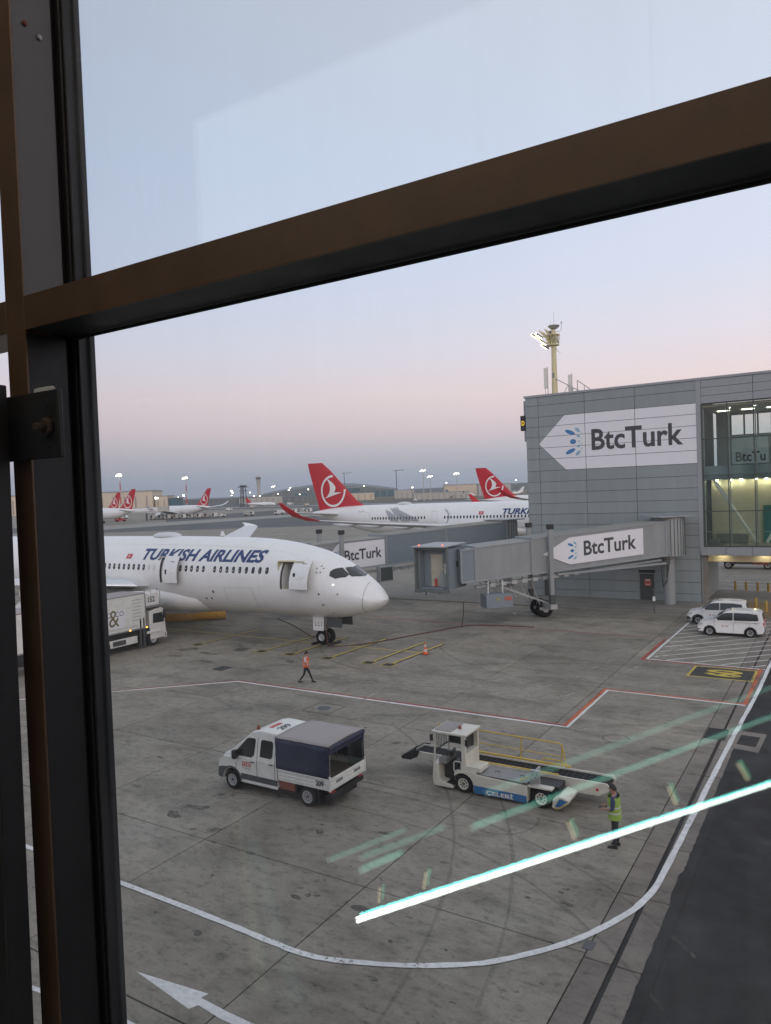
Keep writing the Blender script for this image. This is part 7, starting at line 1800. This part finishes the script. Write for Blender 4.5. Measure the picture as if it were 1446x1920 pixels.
FX.sort(key=lambda p: math.atan2(p[0], p[1]))
for i, (x, y, h) in enumerate(FX):
    t = thing('airfield_lamp', (x, y, 0), ORD[i] + ' from the left of the tiny lit lamp posts along the horizon', 'lamp post', 'tiny lamp posts on the horizon')
    MB().tube((0, 0, 0), (0, 0, h), .22, 6).build('post', M['midgrey'], t); MB().lathe([(.001, h - .9), (.8, h - .5), (1.0, h), (.8, h + .5), (.001, h + .9)], n=10).build('lamp_head', M['lampfar'], t)
# small parked aircraft on the horizon
far_planes = [('tiny white airliner taxiing just left of the big red fin', -560, 660, 8, 'red', .75), ('tiny blue-tailed airliner on the far apron', -470, 1010, 15, 'blueplate', .8), ('tiny white airliner with pale tail beside the blue-tailed one', -420, 960, 200, 'plane', .8),
              ('tiny white wide airliner with a red fin on the far apron', -330, 930, 195, 'red', 1.0), ('tiny white airliner right of the far wide one', -255, 900, 15, 'plane', .8), ('tiny airliner glimpsed left of the right-hand red fin', -160, 860, 12, 'plane', .8), ('tiny dark airliner on the far apron behind the feather-painted fuselage', -470, 900, 190, 'darkgrey', .6)]
for lab, x, y, hd, fc, sc in far_planes:
    airliner('airliner', lab, (x, y, 0), R(hd), L=55, r=2.6, zc=4.6, span=27, fin_h=11, fin_col=fc, scale=sc, group='tiny airliners on the far apron', eng=False, gear=False, logo=False)
# cranes on the horizon
for lab, x, y, h in (('thin tower crane above the curved terminal roof, left', -1330, 1900, 78), ('thin tower crane above the curved terminal roof, right', -1050, 1750, 72), ('thin tower crane near the control tower', -1560, 2050, 62)):
    t = thing('tower_crane', (x, y, 0), lab, 'crane', 'cranes on the horizon'); MB().box(-.7, .7, -.7, .7, 0, h).build('crane_mast', M['darkgrey'], t); MB().box(-8, 26, -.5, .5, h, h + 1.1).build('jib', M['darkgrey'], t)

# things around the distant stands
sx, sy = -398, 300
bs = thing('boarding_stairs', (-352, 262, 0), 'white mobile boarding stairs leaning at the leftmost airliner', 'stairs', rz=R(25))
MB().prism([(-6, .6), (-5.4, .6), (3.2, 5.0), (4.8, 5.0), (4.8, 5.6), (3.0, 5.6), (-6, 1.2)], 'y', -1.1, 1.1).build('stair_flight', M['white'], bs)
for y in (-1.1, 1.1): MB().beam((-5.8, y, 1.9), (3.2, y, 6.4), .12, .12).beam((3.2, y, 6.4), (4.8, y, 6.4), .12, .12).beam((4.8, y, 5.4), (4.8, y, 6.4), .1, .1).build('stair_rail', M['white'], bs)
MB().box(-6, 4, -1.2, 1.2, .45, 1.0).beam((2.5, 0, 1), (3.5, 0, 5), .4, .4).build('stair_chassis', M['midgrey'], bs)
for x in (-5, 3): MB().lathe([(.1, -1.3), (.5, -1.3), (.5, 1.3), (.1, 1.3)], axis='y', c=(x, 0, .5), n=12).build('wheel_axle', M['rubber'], bs)
random.seed(6)
def dolly(label, x, y, col, rz=32):
    t = thing('container_dolly', (x, y, 0), label, 'container', 'containers lined up by the distant airliner', rz=R(rz))
    MB().prism([(-1.5, .6), (1.5, .6), (1.5, 2.3), (1.1, 2.75), (-1.5, 2.75)], 'y', -1.1, 1.1).build('container', M[col], t, bevel=.05); MB().box(-1.7, 1.7, -1.2, 1.2, .3, .58).build('dolly_frame', M['midgrey'], t)
    MB().box(-1.2, -.1, -1.13, -1.101, .8, 2.6).build('curtain', M['darkgrey'], t)
    for xx in (-1.1, 1.1): MB().lathe([(.05, -1), (.28, -1), (.28, 1), (.05, 1)], axis='y', c=(xx, 0, .28), n=8).build('axle', M['rubber'], t)
_f = Vector((-345, 305)); _d = Vector((math.cos(R(31.9)), math.sin(R(31.9))))
for i in range(9):
    p = _f + _d * (4.6 * i); dolly(ORD[i] + ' container from the left in the row below the distant airliner engine', p.x - 6, p.y - 4, ('white', 'farwhite')[i % 2])
for i in range(6):
    p = Vector((-300, 372)) + _d * (4.8 * i + (14 if i > 2 else 0)); dolly(ORD[i] + ' container from the left in the open row right of the nose-left airliner', p.x, p.y, 'white')
# low vehicles by the distant stand and the red tow bars at left
for lab, x, y, m in (('low red ground vehicle beside the boarding stairs', -356, 282, 'redlogo'), ('small white tug below the distant airliner tail', -322, 328, 'white'), ('yellow-grey belt vehicle below the distant airliner', -330, 320, 'hangar')):
    t = thing('ground_tug', (x, y, 0), lab, 'vehicle', rz=R(30)); MB().prism([(-3, .5), (3, .5), (3, 1.3), (.6, 1.4), (.2, 2.2), (-1.2, 2.2), (-1.5, 1.4), (-3, 1.3)], 'y', -1, 1).build('tug_body', M[m], t, bevel=.1)
    for xx in (-2, 2): MB().lathe([(.1, -1.05), (.5, -1.05), (.5, 1.05), (.1, 1.05)], axis='y', c=(xx, 0, .5), n=12).build('axle', M['rubber'], t)
    MB().box(-1.0, .15, -1.02, 1.02, 1.5, 2.05).build('tug_window', M['autoglass'], t)
# a distant jet bridge between the far stands
t = thing('far_jet_bridge', (-352, 286, 0), 'distant white-roofed jet bridge standing between the far airliners', 'jet bridge', rz=R(31.9))
MB().loft([[(x, -1.6, z), (x, 1.6, z), (x, 1.6, z + 3), (x, -1.6, z + 3)] for x, z in ((-20, 3.2), (4, 4.6), (22, 5.0))]).build('tunnel', M['farwhite'], t)
for x in (-9, 9): MB().box(x - .4, x + .4, -.4, .4, 0, 4.2).build('support', M['darkgrey'], t); 
MB().box(2, 16, -1.66, -1.62, 5.3, 7.2).build('sign_board', M['signwhite'], t)
# baggage carts behind the cab of the jet bridge
bc_ = thing('cart_cage', (-41.5, 92.5, 0), 'red and white cage baggage carts seen between nose and jet bridge', 'baggage cart', rz=R(10))
b = MB()
for x in range(9): b.box(-6 + x * 1.3, -5.94 + x * 1.3, -1, -.94, .6, 2.4)
for z in (.6, 1.5, 2.35): b.box(-6, 4.5, -1, -.93, z, z + .07)
b.build('cage_bars', M['clothwhite'], bc_); MB().box(-6, 4.5, -.9, 1, .5, .62).build('cart_bed', M['midgrey'], bc_); MB().box(-5.5, 3.8, -.6, .8, .63, 1.9).build('cart_load', M['rust'], bc_, bevel=.15)
for x in (-4.5, -1, 3): MB().lathe([(.05, -.95), (.3, -.95), (.3, .95), (.05, .95)], axis='y', c=(x, 0, .3), n=10).build('axle', M['rubber'], bc_)

# small vehicles and low sheds scattered over the far aprons
random.seed(31)
FV = sorted([(-420, 335), (-385, 345), (-310, 340), (-296, 352), (-288, 366), (-470, 420), (-520, 480), (-480, 500), (-560, 620), (-500, 640), (-620, 760), (-430, 760), (-380, 800), (-300, 820), (-260, 830)], key=lambda p: math.atan2(p[0], p[1]))
for i, (x, y) in enumerate(FV):
    t = thing('service_vehicle', (x, y, 0), ORD[i] + ' from the left of the tiny service vehicles dotted over the far aprons', 'vehicle', 'tiny service vehicles on the far aprons', rz=R(random.choice((5, 30, 95, 190, 210))))
    k = random.uniform(.8, 1.3); MB().prism([(-3 * k, .5), (3 * k, .5), (3 * k, 1.5), (2.3 * k, 2.6), (-3 * k, 2.6 * k)], 'y', -1.1, 1.1).build('vehicle_body', M[('white', 'farwhite', 'hangar', 'white')[i % 4]], t, bevel=.1)
    for xx in (-2 * k, 2 * k): MB().lathe([(.1, -1.15), (.5, -1.15), (.5, 1.15), (.1, 1.15)], axis='y', c=(xx, 0, .5), n=10).build('axle', M['rubber'], t)
    MB().prism([(1.2 * k, 1.55), (2.85 * k, 1.55), (2.2 * k, 2.4), (1.2 * k, 2.4)], 'y', -1.12, 1.12).build('vehicle_window', M['autoglass'], t)
SH = sorted([(-860, 1000, 40, 12), (-800, 1060, 30, 13), (-720, 1080, 44, 12.5), (-680, 1160, 36, 15), (-400, 1150, 40, 15), (-330, 1120, 36, 13), (-250, 1150, 50, 15), (-200, 1200, 40, 16)], key=lambda p: math.atan2(p[0], p[1]))
for i, (x, y, w, h) in enumerate(SH): far_box('far_shed', ORD[i] + ' from the left of the small low sheds along the far airfield edge', x, y, w, 14, h, M[('farwhite', 'fargrey', 'hangar')[i % 3]], 31.9, cat='shed', group='low sheds along the airfield edge', bays=4)
for pts in ([(-420, 262), (-330, 300), (-262, 352), (-180, 430)], [(-300, 205), (-230, 245), (-160, 330), (-120, 430)], [(-170, 190), (-120, 260), (-60, 330)]): pline('taxiway_centre_line', spline(pts, 8), .45, M['yellowpaint'], z=-.012)

# ================================================================== EVENING HAZE
hz_ = MB().box(-15000, 13000, -400, 17000, -6.5, 190).build('haze', None, smooth=0)
hm = bpy.data.materials.new('haze_air'); hm.use_nodes = True; nn = hm.node_tree.nodes; nn.clear()
ho = nn.new('ShaderNodeOutputMaterial'); pv = nn.new('ShaderNodeVolumePrincipled'); pv.inputs['Color'].default_value = (.86, .90, 1.0, 1); pv.inputs['Density'].default_value = 5.5e-5; pv.inputs['Anisotropy'].default_value = .0
hm.node_tree.links.new(pv.outputs[0], ho.inputs['Volume']); hz_.data.materials.clear(); hz_.data.materials.append(hm); hz_['kind'] = 'stuff'
